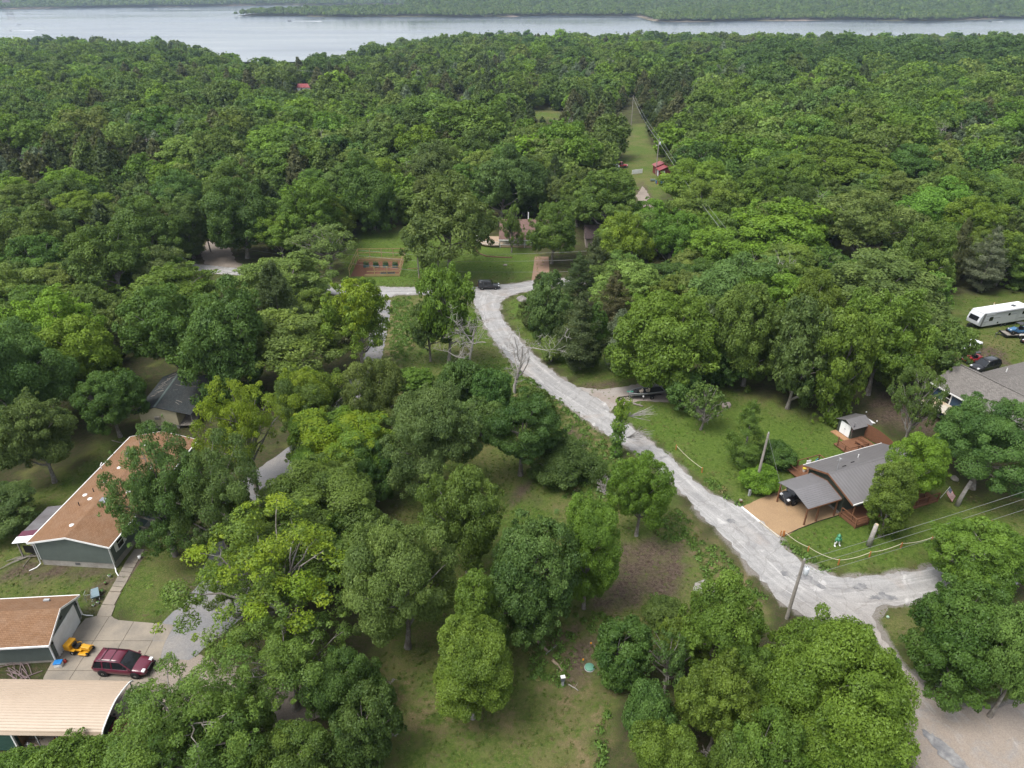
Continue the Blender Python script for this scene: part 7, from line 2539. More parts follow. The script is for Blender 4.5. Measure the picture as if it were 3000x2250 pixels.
# ---------------------------------------------------------------- dead trees and the ivy snag
def dead(px, ty, seed, label, spread=.55, fork=.35, r0=.16, lean=(0, 0), name='dead_tree', levels=4):
    p = G(*px)
    hgt = top_of(p, ty)
    o = thing(name, label, 'dead tree', p, seed)
    inst('trunk', dead_tree_mesh(hgt * 1.02, seed, spread, levels, fork, r0, lean), o)
    return o
dead((1375, 1088), 880, 3, 'bleached dead tree with drooping limbs in front of the vivid leafy tree', .75, .4, .26, (-.16, 0))
dead((1507, 1152), 925, 14, 'tall bleached dead tree beside the lane', .75, .45, .25, (-.06, 0))
dead((2068, 905), 750, 7, 'bare grey tree between the bright trees of the right wood', .6, .3, .12)
dead((690, 415), 318, 9, 'bleached dead tree standing out in the left wood', .6, .3, .2)
dead((1265, 470), 375, 21, 'bleached bare tree above the great oak', .55, .3, .18)
dead((840, 275), 205, 23, 'thin bare tree beside the far red roof', .5, .3, .2)
dead((1790, 235), 160, 25, 'grey bare tree in the far wood', .6, .3, .25, levels=3)
dead((880, 335), 285, 27, 'grey bare tree left of the far red roof wood', .6, .3, .2, levels=3)
dead((260, 250), 175, 29, 'pale bare trees patch in the far left wood', .6, .3, .25, levels=3)
def low_brush(px, seed, label, hgt=2.2):
    p = G(*px)
    o = thing('dead_brush', label, 'dead branches', p, seed)
    inst('branches', dead_tree_mesh(hgt, seed, .9, 4, .1, .05), o)
low_brush((1125, 2050), 31, 'grey dead twigs on the side of the dark tree by the open grass', 3.2)
low_brush((1110, 2150), 33, 'second tangle of grey twigs below the dark tree by the open grass', 2.6)
low_brush((1955, 1960), 35, 'tangle of dead grey twigs among the bushes', 4.2)
low_brush((1990, 1880), 36, 'dead twigs standing up out of the bushes', 4.0)
low_brush((2090, 2250), 37, 'bare twigs at the bottom edge among the bushes', 3.0)
low_brush((1770, 1440), 38, 'pale bare twigs beside the small round tree', 2.6)
low_brush((2050, 1230), 39, 'bare branches of the small half-dead tree', 3.2)
def ivy_snag():
    p = G(1803, 1335)
    hgt = top_of(p, 1165)
    o = thing('ivy_covered_snag', 'broken tree stem wrapped in ivy with bare branches leaning over the lane', 'dead tree', p)
    rs = np.random.RandomState(5)
    parts = [np_tube(np.array([(0, 0, -.2), (.1, 0, hgt * .3), (.05, .1, hgt * .6), (-.05, .1, hgt * .95)]), [.28, .24, .2, .1], 8),
             np_tube(np.array([(.1, 0, hgt * .42), (.8, .2, hgt * .62), (1.5, .4, hgt * .72)]), [.16, .12, .08], 6)]
    for k in range(26):
        b = np.array([(1.0 + rs.rand() * .6, .3, hgt * (.62 + .1 * rs.rand()))])
        s = np.array([1.2 + rs.rand() * .4, .3, hgt * (.30 if k % 2 else .66)])
        e = s + np.array([rs.uniform(1.2, 3.4), rs.uniform(-.9, .9), rs.uniform(-.2, 1.3)])
        m = (s + e) / 2 + rs.normal(0, .15, 3)
        parts.append(np_tube(np.array([s, m, e]), [.04, .028, .01], 4))
        for j in range(2):
            e2 = m + np.array([rs.uniform(.5, 1.5), rs.uniform(-.6, .6), rs.uniform(-.2, .7)])
            parts.append(np_tube(np.array([m, (m + e2) / 2 + rs.normal(0, .05, 3), e2]), [.02, .014, .006], 3))
    v, f = cat_parts(parts)
    inst('stem', mesh_np('stem', v, f, M_DEAD, True), o)
    n = 3800
    z = rs.rand(n) ** .8 * hgt * .98
    rad = .45 + .35 * np.sin(z * 1.7) ** 2
    rad = np.where(z > hgt * .62, rad * .62, rad)
    a = rs.rand(n) * 6.28
    pos = np.stack([np.cos(a) * rad * rs.uniform(.7, 1.2, n), np.sin(a) * rad * rs.uniform(.7, 1.2, n), z], 1)
    pos[:, 0] += np.where(rs.rand(n) < .25, (z / hgt) * 1.0, 0)
    V_, F_ = leaves_at(rs, pos, unit(np.stack([np.cos(a), np.sin(a), .6 + 0 * a], 1) + rs.normal(size=(n, 3)) * .4), .24, .7)
    me = mesh_np('ivy', V_, F_, M_LEAF)
    face_attr(me, 'tone', np.clip(rs.normal(.55, .2, n), 0, 1))
    face_attr(me, 'young', np.clip(z / hgt + rs.normal(0, .15, n), 0, 1))
    c = inst('ivy', me, o)
    c.color = (.07, .15, .02, .5)
ivy_snag()

# ---------------------------------------------------------------- garden pen with raised beds
def garden():
    z = HZ(-31, 158)
    a, b = G(1040, 805), G(1172, 812)
    o = thing('garden_pen', 'pale timber garden pen with raised posts and rails above the lane', 'garden pen', (-36.6, 151.6, z), R(2))
    L, D = 11.2, 12.5
    tag(sheet('mulch_bed', [(-36.5 + 0, 151.8), (-25.6, 152.2), (-26.0, 163.8), (-36.9, 163.4)], .03, mat('red_mulch', (.120, .062, .040), .95, .05, var=.35, scale=6), 1.2), kind='structure')
    def post(x, y, h_): MB().box(x - .08, x + .08, y - .08, y + .08, 0, h_).build('post', M_PINE, o)
    def rail(p, q, w_=.06, t_=.16): MB().beam(p, q, w_, t_).build('rail', M_PINE, o)
    for (x, y) in ((L, 0), (L * .75, 0), (L * .5, 0), (0, 0), (L, D), (L * .75, D), (L * .5, D), (L * .25, D), (0, D), (L, D * .33), (L, D * .66), (0, D * .5)):
        post(x, y, 2.3)
    for zz in (.35, 1.1, 1.75, 2.25):
        rail((L, 0, zz), (L, D, zz))
    for zz in (1.3, 2.25):
        rail((.05, D, zz), (L, D, zz))
        rail((0, .2, zz), (0, D, zz))
    for zz in (.5, 1.2):
        rail((L * .35, 0, zz), (L, 0, zz))
    rail((L * .3, .0, .28), (L, 0, .28), .08, .5)
    rail((L * .3, 2.6, 1.3), (L, 2.8, 1.3), .07, .1)
    rail((.6, 9.6, .35), (L, 9.9, .35), .10, .7)
    rail((.3, 10.3, .9), (L, 10.3, .9), .10, .10)
    for x in (0, .5, -.4):
        MB().beam((x - .5, 7.6 + x, 0), (x + .1, 8.6 + x, 2.0), .08, .08).build('brace', M_PINE, o)
    for i in range(4):
        t = thing('raised_planter', ['leftmost', 'second', 'third', 'rightmost'][i] + ' blue-green raised planter in the garden pen', 'planter', (-36.6 + 2.6 + i * 2.25, 151.6 + 6.3, z + .03), R(2), 'raised planters')
        MB().box(-.62, .62, -.5, .5, 0, .55).build('box', mat('planter_blue', (.05, .11, .12), .7), t)
        rs = np.random.RandomState(50 + i)
        n = 420
        pos = np.stack([rs.uniform(-.6, .6, n), rs.uniform(-.45, .45, n), .55 + rs.rand(n) ** 2 * .75], 1)
        V_, F_ = leaves_at(rs, pos, unit(rs.normal(size=(n, 3)) + np.array([0, 0, 1])), .2, .6)
        me = mesh_np('plants', V_, F_, M_LEAF)
        face_attr(me, 'tone', rs.rand(n)); face_attr(me, 'young', rs.rand(n) * 0)
        c = inst('plants', me, t)
        c.color = (.045, .10, .045, 0)
    t = thing('raised_planter', 'long green planter at the front rail of the garden pen', 'planter', (-36.6 + 8.4, 151.6 + 1.2, z + .03), R(2))
    MB().box(-1.6, 1.6, -.4, .4, 0, .5).build('box', mat('planter_blue', (.05, .11, .12), .7), t)
    MB().box(-1.5, 1.5, -.35, .35, .5, .62).build('soil', mat('soil', (.05, .035, .025), .95), t)
    q = G(1193, 789)
    MB().beam((0, 0, .15), (3.0, .25, .2), .08, .12).build('rail_end', M_PINE, thing('loose_board', 'pale board lying on the grass right of the garden pen', 'board', q))
    bpy.data.objects['loose_board']
garden()

# ---------------------------------------------------------------- rope fence along the lane
M_ROPE = mat('rope', (.48, .44, .34), .9, .1, var=.1)
M_STAKE = mat('orange_post', (.38, .15, .045), .8, .2, var=.15)
def rope_run(pxs, where):
    pts = [G(*p) for p in pxs]
    for i, p in enumerate(pts):
        o = thing('fence_post', 'orange-brown rope post ' + where[i], 'post', p, group='rope fence posts')
        MB().box(-.05, .05, -.05, .05, -.2, .72).build('post_shaft', M_STAKE, o)
        MB().lathe([(.065, .70), (.05, .78)], 8).build('post_cap', M_STAKE, o)
    for i in range(len(pts) - 1):
        a, b = pts[i] + V((0, 0, .66)), pts[i + 1] + V((0, 0, .66))
        pp = []
        for k in range(9):
            u = k / 8
            q = a.lerp(b, u)
            q.z -= .22 * 4 * u * (1 - u)
            pp.append(q)
        tag(MB().tube(pp, .028, 5).build('rope', M_ROPE), 'pale rope span ' + where[i].replace('at ', 'starting at ').replace('in ', 'starting in ').replace('first', 'starting first').replace('second', 'starting second').replace('third', 'starting third').replace('fourth', 'starting fourth'), 'rope', 'rope fence spans')
rope_run([(2296, 1572), (2366, 1617), (2455, 1655), (2546, 1632), (2638, 1606), (2727, 1588), (2818, 1562), (2900, 1540)],
         ['at the lower corner of the tan gravel pad', 'in the lawn just below the tan gravel pad', 'at the lowest corner of the lawn', 'first right of the lowest lawn corner', 'second right of the lowest lawn corner', 'third right of the lowest lawn corner', 'fourth right of the lowest lawn corner', 'at the far right end of the lawn'])
rope_run([(1980, 1318), (2056, 1385)], ['at the lawn edge opposite the ivy snag', 'at the lawn edge midway to the tan gravel pad'])

# ---------------------------------------------------------------- lawn figure, tank lid, markers, logs
def lawn_figure():
    p = G(2451, 1598)
    o = thing('lawn_ornament', 'green lawn figure with white legs standing on the grass', 'lawn ornament', p, R(10))
    MG, MW_ = mat('ornament_green', (.05, .22, .12), .5, .4, var=.25, scale=6), M_WHITE
    m = MB()
    m.lathe([(.10, .62), (.22, .70), (.25, .90), (.20, 1.08), (.08, 1.14)], 12)
    for s in (-1, 1):
        m.tube([(s * .2, 0, 1.05), (s * .36, -.05, .85), (s * .34, -.12, .62)], [.075, .065, .05], 8)
    m.build('torso', MG, o, True)
    hd = MB().ball((0, 0, 1.27), (.14, .14, .15), 12, 8).build('head', mat('ornament_pale_green', (.16, .38, .22), .5), o, True)
    MB().lathe([(.24, 1.34), (.13, 1.38), (.03, 1.62)], 12).build('hat', MG, hd, True)
    for s in (-1, 1):
        MB().tube([(s * .12, 0, .66), (s * .22, 0, .35), (s * .27, 0, .06)], [.10, .085, .08], 8).build('leg', MW_, o, True)
        MB().ball((s * .28, -.09, .06), (.09, .16, .07), 8, 5).build('foot', MW_, o, True)
lawn_figure()
p = G(1727, 1957)
o = thing('tank_lid', 'round green plastic tank lid in the dry grass', 'lid', p)
MB().lathe([(.42, -.05), (.42, .16), (.38, .20), (.02, .23)], 20).build('lid', mat('green_plastic', (.09, .22, .16), .6, .3, var=.08), o, True)
MB().lathe([(.46, -.05), (.46, .06), (.43, .07)], 20).build('rim', M_GREYMET, o)
p = G(1648, 2010)
o = thing('meter_pedestal', 'white-topped utility pedestal standing in the grass', 'pedestal', p, R(12))
MB().box(-.09, .09, -.09, .09, -.1, .75).build('post', M_GREYMET, o)
MB().box(-.17, .17, -.12, .14, .70, 1.12).build('box', mat('pedestal_dark', (.09, .10, .11), .5), o)
MB().box(-.19, .19, -.14, .16, 1.12, 1.2).build('cap', M_WHITE, o)
for i, (px, lb) in enumerate((((1728, 1893), 'small orange marker beside the glossy dark round tree'), ((1705, 1941), 'small orange marker above the green tank lid'))):
    p = G(*px)
    o = thing('marker_flag', lb, 'marker', p)
    MB().tube([(0, 0, 0), (0, 0, .5)], .012, 5).build('stake', M_STEEL, o)
    MB().box(0, .16, -.006, .006, .28, .5).build('marker', mat('marker_orange', (.7, .30, .02), .6), o)
def log(a, b, r, label, mt=None, name='fallen_log'):
    A, B = G(*a), G(*b)
    o = thing(name, label, 'log', A)
    d = B - A
    rs = random.Random(int(a[0]))
    pts = [Vector((0, 0, r * .7)) + d * (i / 5) + V((rs.uniform(-.04, .04), rs.uniform(-.04, .04), rs.uniform(0, .05))) for i in range(6)]
    MB().tube(pts, [r, r * .95, r * .95, r * .9, r * .82, r * .75], 9).build('stem', mt or M_DEAD, o, True)
    q = pts[3]
    MB().tube([q, q + V((.3, .25, .35))], [r * .3, r * .1], 5).build('stub', mt or M_DEAD, o)
M_BROKEN = mat('broken_wood', (.30, .22, .145), .9, .1, var=.3, scale=5, rgb2=(.20, .18, .15), var2=.6)
log((1569, 1872), (1604, 1912), .15, 'bleached fallen log at the foot of the dense dark tree', M_BROKEN)
log((1618, 1936), (1650, 1968), .14, 'broken log in the dark grass above the utility pedestal', M_BROKEN)
log((1632, 1965), (1645, 1982), .11, 'short log just above the utility pedestal', M_BROKEN)
log((1598, 1918), (1634, 1890), .04, 'thin bare branch lying across the dark grass')
log((1665, 2005), (1694, 2024), .05, 'thin stick lying right of the utility pedestal')
log((1855, 1163 + 22), (1883, 1192), .14, 'pale log lying on the lawn corner below the boat', M_GREYWOOD)
# small bits around the boat driveway
p = G(1842, 1192)
o = thing('sign_post', 'grey post with a small green street sign beside the boat driveway', 'sign', p)
MB().tube([(0, 0, 0), (0, 0, 2.6)], .04, 8).build('post', M_GREYMET, o)
MB().box(-.45, .45, -.012, .012, 2.4, 2.6).build('sign_plate', mat('sign_green', (.09, .30, .22), .5), o)
p = G(1819, 1196)
o = thing('mailbox', 'dark mailbox on a thin post at the boat driveway', 'mailbox', p)
MB().box(-.05, .05, -.05, .05, 0, 1.05).build('post', M_GREYWOOD, o)
MB().lathe([(.11, -.24), (.11, .24)], 12, (0, 0, 1.16), 'y').build('box', M_BLACK, o)
p = G(1884, 1172)
o = thing('lantern', 'small white ball lamp on a short stake beside the boat', 'lamp', p)
MB().tube([(0, 0, 0), (0, 0, .5)], .02, 6).build('stake', M_BLACK, o)
MB().ball((0, 0, .6), .14, 12, 8).build('globe', M_WHITE, o, True)
p = G(2195, 1452)
o = thing('pedestal', 'grey cable pedestal on the lawn above the tan gravel pad', 'pedestal', p, R(20))
MB().box(-.14, .14, -.1, .1, -.1, .75).build('box', M_GREYMET, o)
MB().box(-.15, .15, -.11, .11, .75, .85).build('cap', M_GREYMET, o)
p = G(2169, 1473)
o = thing('flower_pot', 'small brown pot at the upper corner of the tan gravel pad', 'flower pot', p)
MB().lathe([(.14, 0), (.22, .35), (.24, .38)], 12).build('pot', M_REDWOOD, o)
MB().ball((0, 0, .42), (.2, .2, .1), 8, 5).build('soil', M_GREYWOOD, o)
p = G(2290, 1570)
o = thing('gate_stub', 'short rust-coloured iron stake pair at the gravel pad corner', 'stake', p)
for dx in (-.15, .12):
    MB().box(dx - .04, dx + .04, -.04, .04, 0, .75).build('stake', M_STAKE, o)
p = G(2585, 1808)
o = thing('stake', 'leaning brown stake at the tip of the grass triangle', 'stake', p)
MB().tube([(0, 0, -.1), (.35, .2, .9)], .05, 6).build('shaft', M_GREYWOOD, o)
MB().tube([(.25, .15, .6), (.45, .25, .62)], .03, 5).build('peg', M_GREYWOOD, o)
p = G(2600, 1810)
o = thing('ball', 'pale green ball lying on the grass triangle', 'ball', p)
MB().ball((0, 0, .13), .14, 12, 8).build('shell', mat('mint', (.28, .42, .32), .5), o, True)
MB().lathe([(.141, -.012), (.141, .012)], 16, (0, 0, .13)).build('seam', M_WHITE, o)
# sawn trunk and stem beside the bright tree in front of the grey roof
p = G(2545, 1598)
o = thing('tree_stump', 'tall pale sawn-off trunk on the lawn beside the bright tree', 'stump', p)
MB().tube([(0, 0, -.1), (.05, 0, 1.4), (.12, 0, 2.9)], [.30, .23, .20], 12).build('stem', M_DEAD, o, True)
MB().lathe([(.195, 2.9), (.02, 2.91)], 12, (.12, 0, 0)).build('sawn_top', mat('sawn_wood', (.42, .34, .24), .9), o)
p = G(2803, 1480)
o = thing('tree_stump', 'bare grey trunk under the blue-green tree by the blue house', 'stump', p)
MB().tube([(0, 0, -.1), (.2, 0, 1.5), (.55, 0, 3.4)], [.28, .22, .18], 12).build('stem', M_DEAD, o, True)
MB().tube([(.3, 0, 2.2), (.8, .3, 2.9)], [.1, .05], 6).build('stub', M_DEAD, o)
# boulder at the lane bend and a concrete spot by the lane
def rock(px, r, label, seed, col=(.20, .185, .175)):
    p = G(*px)
    o = thing('boulder', label, 'rock', p, seed)
    rs = np.random.RandomState(seed)
    m = MB().ball((0, 0, r[2] * .4), r, 12, 8)
    m.v = [tuple(np.array(v) * (1 + rs.normal(0, .07))) for v in m.v]
    m.build('stone', mat('boulder_%d' % seed, col, .95, .1, var=.25, scale=3), o)
    return o
rock((1530, 880), (1.6, 1.0, .55), 'grey boulder on the grass inside the lane bend', 2)
rock((1480, 778), (.5, .35, .3), 'small pale stone on the middle lawn', 3, (.28, .255, .22))
rock((2128, 1190), (.9, .6, .35), 'pale rubble by the small half-dead tree', 4, (.25, .215, .195))
rock((2796, 1404), (.5, .4, .3), 'pale stone at the foot of the blue house deck', 5, (.28, .255, .22))
tag(sheet('gravel_spot', polyw([(2030, 1730), (2035, 1708), (2060, 1698), (2085, 1702), (2100, 1716), (2092, 1735), (2060, 1742)]), .03, mat('limestone_pile', (.24, .225, .205), .95, .1, var=.2, scale=8), .5, .05), kind='structure')

# ---------------------------------------------------------------- odds and ends of the left yard
p = G(174, 1950)
o = thing('cool_box', 'blue and white cool box on the concrete drive by the garage corner', 'cool box', p, R(8))
MB().box(-.32, .32, -.24, .24, 0, .38).build('tub', M_WHITE, o, bevel=.03)
MB().box(-.34, .34, -.26, .26, .38, .50).build('lid', mat('cool_blue', (.02, .17, .45), .4), o, bevel=.03)
MB().tube([(-.2, -.27, .3), (0, -.32, .3), (.2, -.27, .3)], .015, 5).build('handle', M_WHITE, o)
p = G(190, 1941)
o = thing('fuel_can', 'red fuel can beside the blue and white cool box', 'fuel can', p, R(20))
MB().box(-.17, .17, -.12, .12, 0, .32).build('can', mat('fuel_red', (.34, .04, .03), .5), o, bevel=.04)
MB().tube([(.1, 0, .32), (.2, 0, .45)], [.03, .02], 6).build('spout', M_BLACK, o)
def stick_pile(px, n, spread, ln, label, mt, seed, rz=0.0, name='branch_pile'):
    p = G(*px)
    o = thing(name, label, 'branches', p, rz)
    rs = random.Random(seed)
    for i in range(n):
        a = rs.gauss(0, .35)
        x, y, l = rs.uniform(-spread, spread), rs.uniform(-spread * .5, spread * .5), ln * rs.uniform(.6, 1.2)
        MB().tube([(x - l / 2 * math.cos(a), y - l / 2 * math.sin(a), .05 + .03 * (i % 5)), (x, y + .05, .1 + .03 * (i % 5)), (x + l / 2 * math.cos(a), y + l / 2 * math.sin(a), .05 + .03 * (i % 5))], rs.uniform(.02, .05), 5).build('stick', mt, o)
stick_pile((172, 1912), 14, .4, 1.6, 'heap of brown sticks against the white garage door', M_GREYWOOD, 5, R(55))
stick_pile((50, 1965), 16, 1.3, 2.6, 'scrap boards and pipes between the garage and the carport', mat('scrap', (.16, .12, .12), .8, var=.4, scale=2), 6, R(-28), 'scrap_pile')
stick_pile((60, 2195), 12, 1.4, 2.0, 'stack of old boards below the green shed wall', mat('old_boards', (.13, .085, .06), .9, var=.3), 7, R(4), 'board_stack')
stick_pile((65, 1640), 9, .8, 2.8, 'pale gutters and boards lying left of the long home', M_GREYWOOD, 8, R(38), 'board_stack')
log((327, 1292), (367, 1300), .07, 'long pale plank lying behind the long home', M_GREYWOOD, 'loose_plank')
p = G(33, 2185)
o = thing('clear_bag', 'pale plastic bag against the green shed wall', 'bag', p)
MB().ball((0, 0, .28), (.42, .3, .3), 10, 7).build('sack', mat('pale_plastic', (.36, .46, .48), .3, .5), o, True)
MB().lathe([(.05, .55), (.09, .68)], 8).build('knot', mat('pale_plastic', (.36, .46, .48)), o)
p = G(85, 2183)
o = thing('jug', 'small white jug against the green shed wall', 'jug', p)
MB().lathe([(.13, 0), (.14, .2), (.05, .3), (.05, .34)], 10).build('body', M_WHITE, o, True)
MB().tube([(.08, 0, .12), (.2, 0, .18), (.07, 0, .27)], .015, 5).build('handle', M_WHITE, o)
# planting bed by the walkway: tub, wire frame, pots, shrub
p = G(283, 1750)
o = thing('wheelbarrow', 'grey-blue wheelbarrow tub full of plants beside the walkway', 'wheelbarrow', p, R(120))
MB().hexa([(-.45, -.25, .3), (.45, -.2, .3), (.45, .2, .3), (-.45, .25, .3)], [(-.65, -.38, .65), (.65, -.32, .65), (.65, .32, .65), (-.65, .38, .65)]).build('tub', mat('tub_blue', (.16, .22, .25), .5), o)
wheel(o, (.8, 0, .2), .2, .09)
for s in (-1, 1):
    MB().tube([(.8, s * .1, .22), (-.5, s * .3, .32), (-1.1, s * .32, .55)], .025, 6).build('handle', M_GREYMET, o)
    MB().tube([(-.45, s * .28, .32), (-.5, s * .28, 0)], .02, 5).build('leg', M_GREYMET, o)
for i, (px, r_, lb) in enumerate((((300, 1737), .2, 'round mossy pot above the wheelbarrow'), ((288, 1768), .14, 'small white pot below the wheelbarrow'), ((275, 1776), .13, 'tiny pale pot at the lower end of the planting bed'), ((322, 1690), .16, 'white pot near the downspout'), ((310, 1712), .15, 'brown pot halfway up the planting bed'))):
    p = G(*px)
    o = thing('flower_pot', lb, 'flower pot', p)
    MB().lathe([(r_ * .7, 0), (r_, r_ * 1.5), (r_ * 1.05, r_ * 1.6)], 12).build('pot', [mat('moss_pot', (.20, .22, .14), .8), M_WHITE, M_WHITE, M_WHITE, M_REDWOOD][i], o, True)
    MB().ball((0, 0, r_ * 1.65), (r_ * .9, r_ * .9, r_ * .5), 8, 5).build('plant', mat('pot_plant', (.06, .13, .03), .8, var=.4), o)
p = G(265, 1765)
o = thing('wire_frame', 'bent grey wire frame left of the wheelbarrow', 'frame', p, R(10))
for x in (-.3, .3):
    MB().tube([(x, 0, 0), (x, 0, 1.1), (x + .1, .3, 1.3)], .02, 5).build('upright', M_GREYMET, o)
MB().tube([(-.3, 0, 1.0), (.3, 0, 1.0)], .02, 5).build('crossbar', M_GREYMET, o)
p = G(410, 1637)
o = thing('bucket', 'white bucket at the top of the walkway', 'bucket', p)
MB().lathe([(.14, 0), (.18, .38)], 12).build('pail', M_WHITE, o, True)
MB().tube([(-.17, 0, .36), (0, 0, .55), (.17, 0, .36)], .01, 4).build('handle', M_STEEL, o)
p = G(512, 2195)
o = thing('drain_pipe', 'black corrugated pipe end at the bottom of the gravel yard', 'pipe', p)
MB().tube([(-.4, -1.0, .1), (-.1, -.5, .15), (.05, .1, .2), (.0, .7, .4)], .13, 10).build('pipe', M_RUBBER, o, True)
MB().lathe([(.15, -.03), (.15, .03)], 12, (0, .7, .4), 'y').build('collar', M_RUBBER, o)
# van and tarps under the wispy trees
p = G(545, 1425)
o = thing('camper_shell', 'white flat-topped trailer half hidden under the wispy trees', 'trailer', p, R(6))
MB().box(-1.3, 1.3, -.8, .8, .5, 1.9).build('body', M_WHITEM, o, bevel=.05)
MB().box(-1.32, 1.32, -.82, .82, 1.9, 1.96).build('roof', M_WHITEM, o)
MB().box(-.8, .8, -.83, -.803, 1.2, 1.7).build('window', M_GLASS, o)
for s in (-1, 1):
    wheel(o, (0, s * .7, .3), .3, .2)
def tarp(px, w_, d_, col, label, seed):
    p = G(*px)
    o = thing('tarpaulin', label, 'tarpaulin', p, seed)
    rs = np.random.RandomState(seed)
    n = 9
    vs = [((i / (n - 1) - .5) * w_, (j / (n - 1) - .5) * d_, .75 * math.exp(-((i - 4) ** 2 + (j - 4) ** 2) / 9.) + abs(rs.normal(0, .05))) for j in range(n) for i in range(n)]
    MB().add(vs, [(j * n + i, j * n + i + 1, (j + 1) * n + i + 1, (j + 1) * n + i) for j in range(n - 1) for i in range(n - 1)]).build('sheet', mat('tarp_blue', col, .45, .4, var=.2), o)
    MB().box(-w_ * .3, w_ * .3, -d_ * .3, d_ * .3, 0, .4).build('covered_load', M_GREYWOOD, o)
tarp((508, 1545), 2.4, 1.6, (.02, .17, .42), 'larger blue tarpaulin under the wispy trees', 3)
tarp((522, 1517), 1.5, .9, (.03, .22, .48), 'smaller blue tarpaulin just above the larger one', 8)
# ---------------------------------------------------------------- far clearing
a, b = G(1851, 512), G(1886, 507)
o = thing('banner', 'long white vinyl fence panel in the far clearing', 'fence', a, math.atan2((b - a).y, (b - a).x))
for i in range(8):
    MB().box(i * .52, i * .52 + .47, -.03, .03, .15, 1.5).build('panel', M_WHITE, o)
MB().box(0, 4.15, .031, .09, .4, .5).box(0, 4.15, .031, .09, 1.2, 1.3).build('rail', M_WHITE, o)
p = G(1802, 492)
o = thing('covered_heap', 'white covered heap beside the old red pickup', 'heap', p)
MB().ball((0, 0, .5), (1.6, 1.1, .8), 12, 8).build('cover', M_WHITE, o, True)
MB().box(-1.5, -.9, -.5, .5, 0, .5).build('crate', M_BLACK, o)
p0 = G(1937, 540)
for i, (dx, dy, c, lb, s) in enumerate(((0, 0, (.03, .10, .30), 'blue drum in the junk heap below the red-roofed shed', .45), (-.9, .2, (.30, .03, .03), 'red drum in the junk heap below the red-roofed shed', .35), (.9, .3, (.6, .6, .6), 'white drum in the junk heap below the red-roofed shed', .35), (-.2, .9, (.02, .02, .03), 'black drum in the junk heap below the red-roofed shed', .4), (-1.3, 1.0, (.04, .12, .25), 'small blue drum left in the junk heap below the red-roofed shed', .3))):
    o = thing('drum', lb, 'drum', (p0.x + dx, p0.y + dy, HZ(p0.x, p0.y)))
    MB().lathe([(s, 0), (s * 1.05, .1), (s, .5), (s * 1.05, .9), (s, 1.0)], 12).build('barrel', mat('drum_%d' % i, c, .5), o, True)
    MB().lathe([(s * .8, 1.0), (s * .8, 1.04)], 12).build('lid', mat('drum_%d' % i, c), o)
p = G(1912, 531)
o = thing('stone_bench', 'small grey-green box on the grass left of the junk heap', 'box', p)
MB().box(-.7, .7, -.4, .4, .1, .6).build('box', mat('box_green', (.12, .16, .13), .7), o, bevel=.05)
MB().box(-.74, .74, -.44, .44, .6, .66).build('lid', mat('box_green', (.12, .16, .13)), o)
# edge log by the caravan, a yard cone, a log edging
log((2918, 902), (2990, 893), .2, 'long timber edging lying behind the white travel trailer', M_GREYWOOD, 'edging_timber')
p = G(2911, 896)
o = thing('marker_cone', 'pale leaning marker beside the timber edging', 'marker', p)
MB().lathe([(.2, 0), (.2, .05), (.13, .06), (.03, .8)], 10).build('cone', mat('cone_sand', (.55, .40, .18), .7), o)
MB().lathe([(.12, .3), (.085, .45)], 10).build('band', M_WHITE, o)
# lights on short stakes along the blue house path
for i, (px, lb) in enumerate((((2535, 1218), 'garden light right of the shed'), ((2566, 1245), 'garden light behind the arched fence'), ((2890, 1434), 'garden light below the blue-green tree'), ((2303, 1195), 'white stake light under the drooping blue-green tree'))):
    p = G(*px)
    o = thing('garden_light', lb, 'light', p)
    MB().tube([(0, 0, 0), (0, 0, .55)], .02, 5).build('stake', M_BLACK, o)
    MB().lathe([(.07, .52), (.10, .60), (.06, .70)], 8).build('lamp', M_WHITE, o)

# ---------------------------------------------------------------- boats, wakes and the dock on the lake
def GW(px, py):
    d = ((px - CXP) / F_PX, cp - (py - CYP) / F_PX * sp, -sp - (py - CYP) / F_PX * cp)
    t = (CAMZ - LAKE_Z) / -d[2]
    return Vector((t * d[0], t * d[1], LAKE_Z))
M_FOAM = mat('foam', (.80, .82, .85), .6, .3, var=.1)
def motor_boat(px, rz, label, L=9.0, wake=60, col=M_WHITE):
    p = GW(*px)
    o = thing('motor_boat', label, 'boat', p, rz)
    MB().add([(-L / 2, -1.3, 1.0), (L * .2, -1.3, 1.1), (L / 2, 0, 1.3), (L * .2, 1.3, 1.1), (-L / 2, 1.3, 1.0), (-L / 2, -.9, -.2), (L * .15, -.9, -.2), (L * .4, 0, -.1), (L * .15, .9, -.2), (-L / 2, .9, -.2)],
             [(0, 1, 6, 5), (1, 2, 7, 6), (2, 3, 8, 7), (3, 4, 9, 8), (4, 0, 5, 9), (0, 4, 3, 2, 1), (5, 6, 7, 8, 9)]).build('hull', col, o)
    MB().box(-1.5, 1.5, -1.0, 1.0, 2.4, 2.55).box(-1.4, -1.3, -.9, -.8, 1.0, 2.4).box(1.3, 1.4, .8, .9, 1.0, 2.4).build('canopy', M_TRIM, o)
    if wake:
        MB().add([(-L / 2, -.8, .06), (-L / 2 - wake, -5.0, .05), (-L / 2 - wake, 5.0, .05), (-L / 2, .8, .06)], [(0, 1, 2, 3)]).build('wake', M_FOAM, o)
motor_boat((455, 27), R(180), 'tiny motor boat near the far shore of the lake', 12, 120)
motor_boat((848, 62), R(170), 'small motor boat right of the lake middle trailing a thin wake', 10, 80, M_TRIM)
motor_boat((30, 90), R(178), 'motor boat with a white wake at the left edge of the lake', 8, 45)
motor_boat((2900, 64), R(185), 'dark motor boat with a wake at the right end of the lake', 9, 30, M_TRIM)
p = GW(55, 73)
o = thing('pontoon_boat', 'pontoon boat beside the small left-hand point', 'boat', p, R(10))
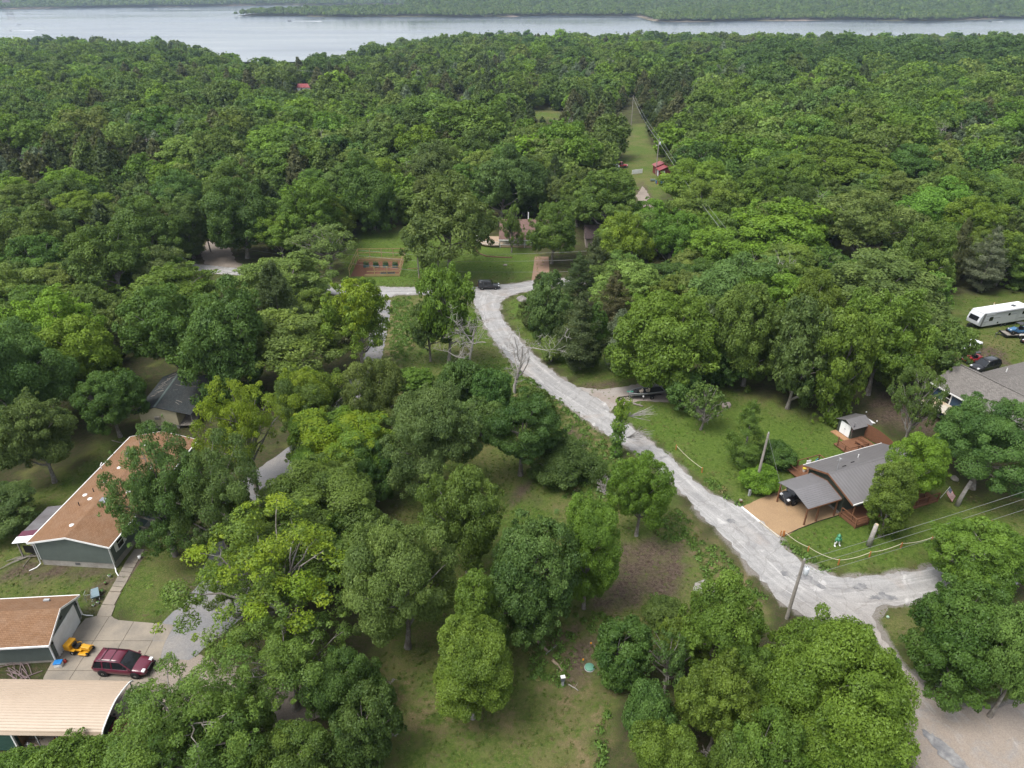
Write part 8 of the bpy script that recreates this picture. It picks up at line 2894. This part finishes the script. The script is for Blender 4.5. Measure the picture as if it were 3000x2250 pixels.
for s in (-1, 1):
    MB().tube([(-4, s * 1.1, .1), (3.4, s * 1.1, .1), (4.2, s * 1.1, .5)], [.45, .45, .1], 8).build('pontoon', M_GREYMET, o)
MB().box(-3.9, 3.6, -1.5, 1.5, .55, .7).build('deck', M_GREYWOOD, o)
MB().box(-2.5, .5, -1.4, 1.4, 2.6, 2.75).build('canopy', M_TRIM, o)
for (x, y) in ((-2.4, -1.3), (-2.4, 1.3), (.4, -1.3), (.4, 1.3)):
    MB().box(x - .05, x + .05, y - .05, y + .05, .7, 2.6).build('post', M_GREYMET, o)
p = GW(2660, 44)
o = thing('boat_dock', 'long white-roofed boat dock on the far right shore', 'dock', p, R(2))
MB().box(-28, 28, -6, 6, 4.0, 4.8).build('roof', M_WHITEM, o)
MB().box(-28, 28, -6, 6, .2, .8).build('deck', M_GREYWOOD, o)
for i in range(8):
    MB().box(-27 + i * 7.6, -26.5 + i * 7.6, -5.5, -5, .8, 4.0).build('post', M_WHITE, o)
p = GW(2705, 42)
o = thing('dock_house', 'small white dock house beside the long boat dock', 'building', p)
MB().box(-8, 8, -5, 5, .3, 6).build('wall', M_WHITE, o)
MB().prism([(-6, 6), (0, 8), (6, 6)], 'x', -9, 9).build('roof', M_GREYROOF, o)
for i, (px, py, lb) in enumerate(((2480, 14, 'pale-roofed house left in the far right woods'), (2598, 15, 'pale-roofed house right in the far right woods'), (2668, 3, 'topmost pale house in the far right woods'), (18, 5, 'pale house on the far left shore'))):
    p = G(px, py)
    o = thing('far_house', lb, 'house', p, .2 * i)
    MB().box(-11, 11, -6, 6, -2, 7).build('wall', M_TAN, o)
    MB().prism([(-7, 7), (0, 13), (7, 7)], 'x', -12, 12).build('roof', mat('far_roof', (.34, .26, .22), .8), o)
    TREES.append((p.x, p.y, 14, 8, p.z))

# ---------------------------------------------------------------- humid air over the lake country
def haze():
    m = bpy.data.materials.new('haze')
    m.use_nodes = True
    t = m.node_tree
    t.nodes.clear()
    out = t.nodes.new('ShaderNodeOutputMaterial')
    v = t.nodes.new('ShaderNodeVolumePrincipled')
    v.inputs['Color'].default_value = (.62, .78, 1.0, 1)
    v.inputs['Density'].default_value = .00008
    v.inputs['Anisotropy'].default_value = .2
    t.links.new(v.outputs[0], out.inputs['Volume'])
    m.cycles.homogeneous_volume = True
    o = MB().box(-9800, 9800, -420, 12900, -43.5, 92).build('haze', m)
    tag(o, 'pale humid air fading the far shores', 'haze', None, 'stuff')
haze()
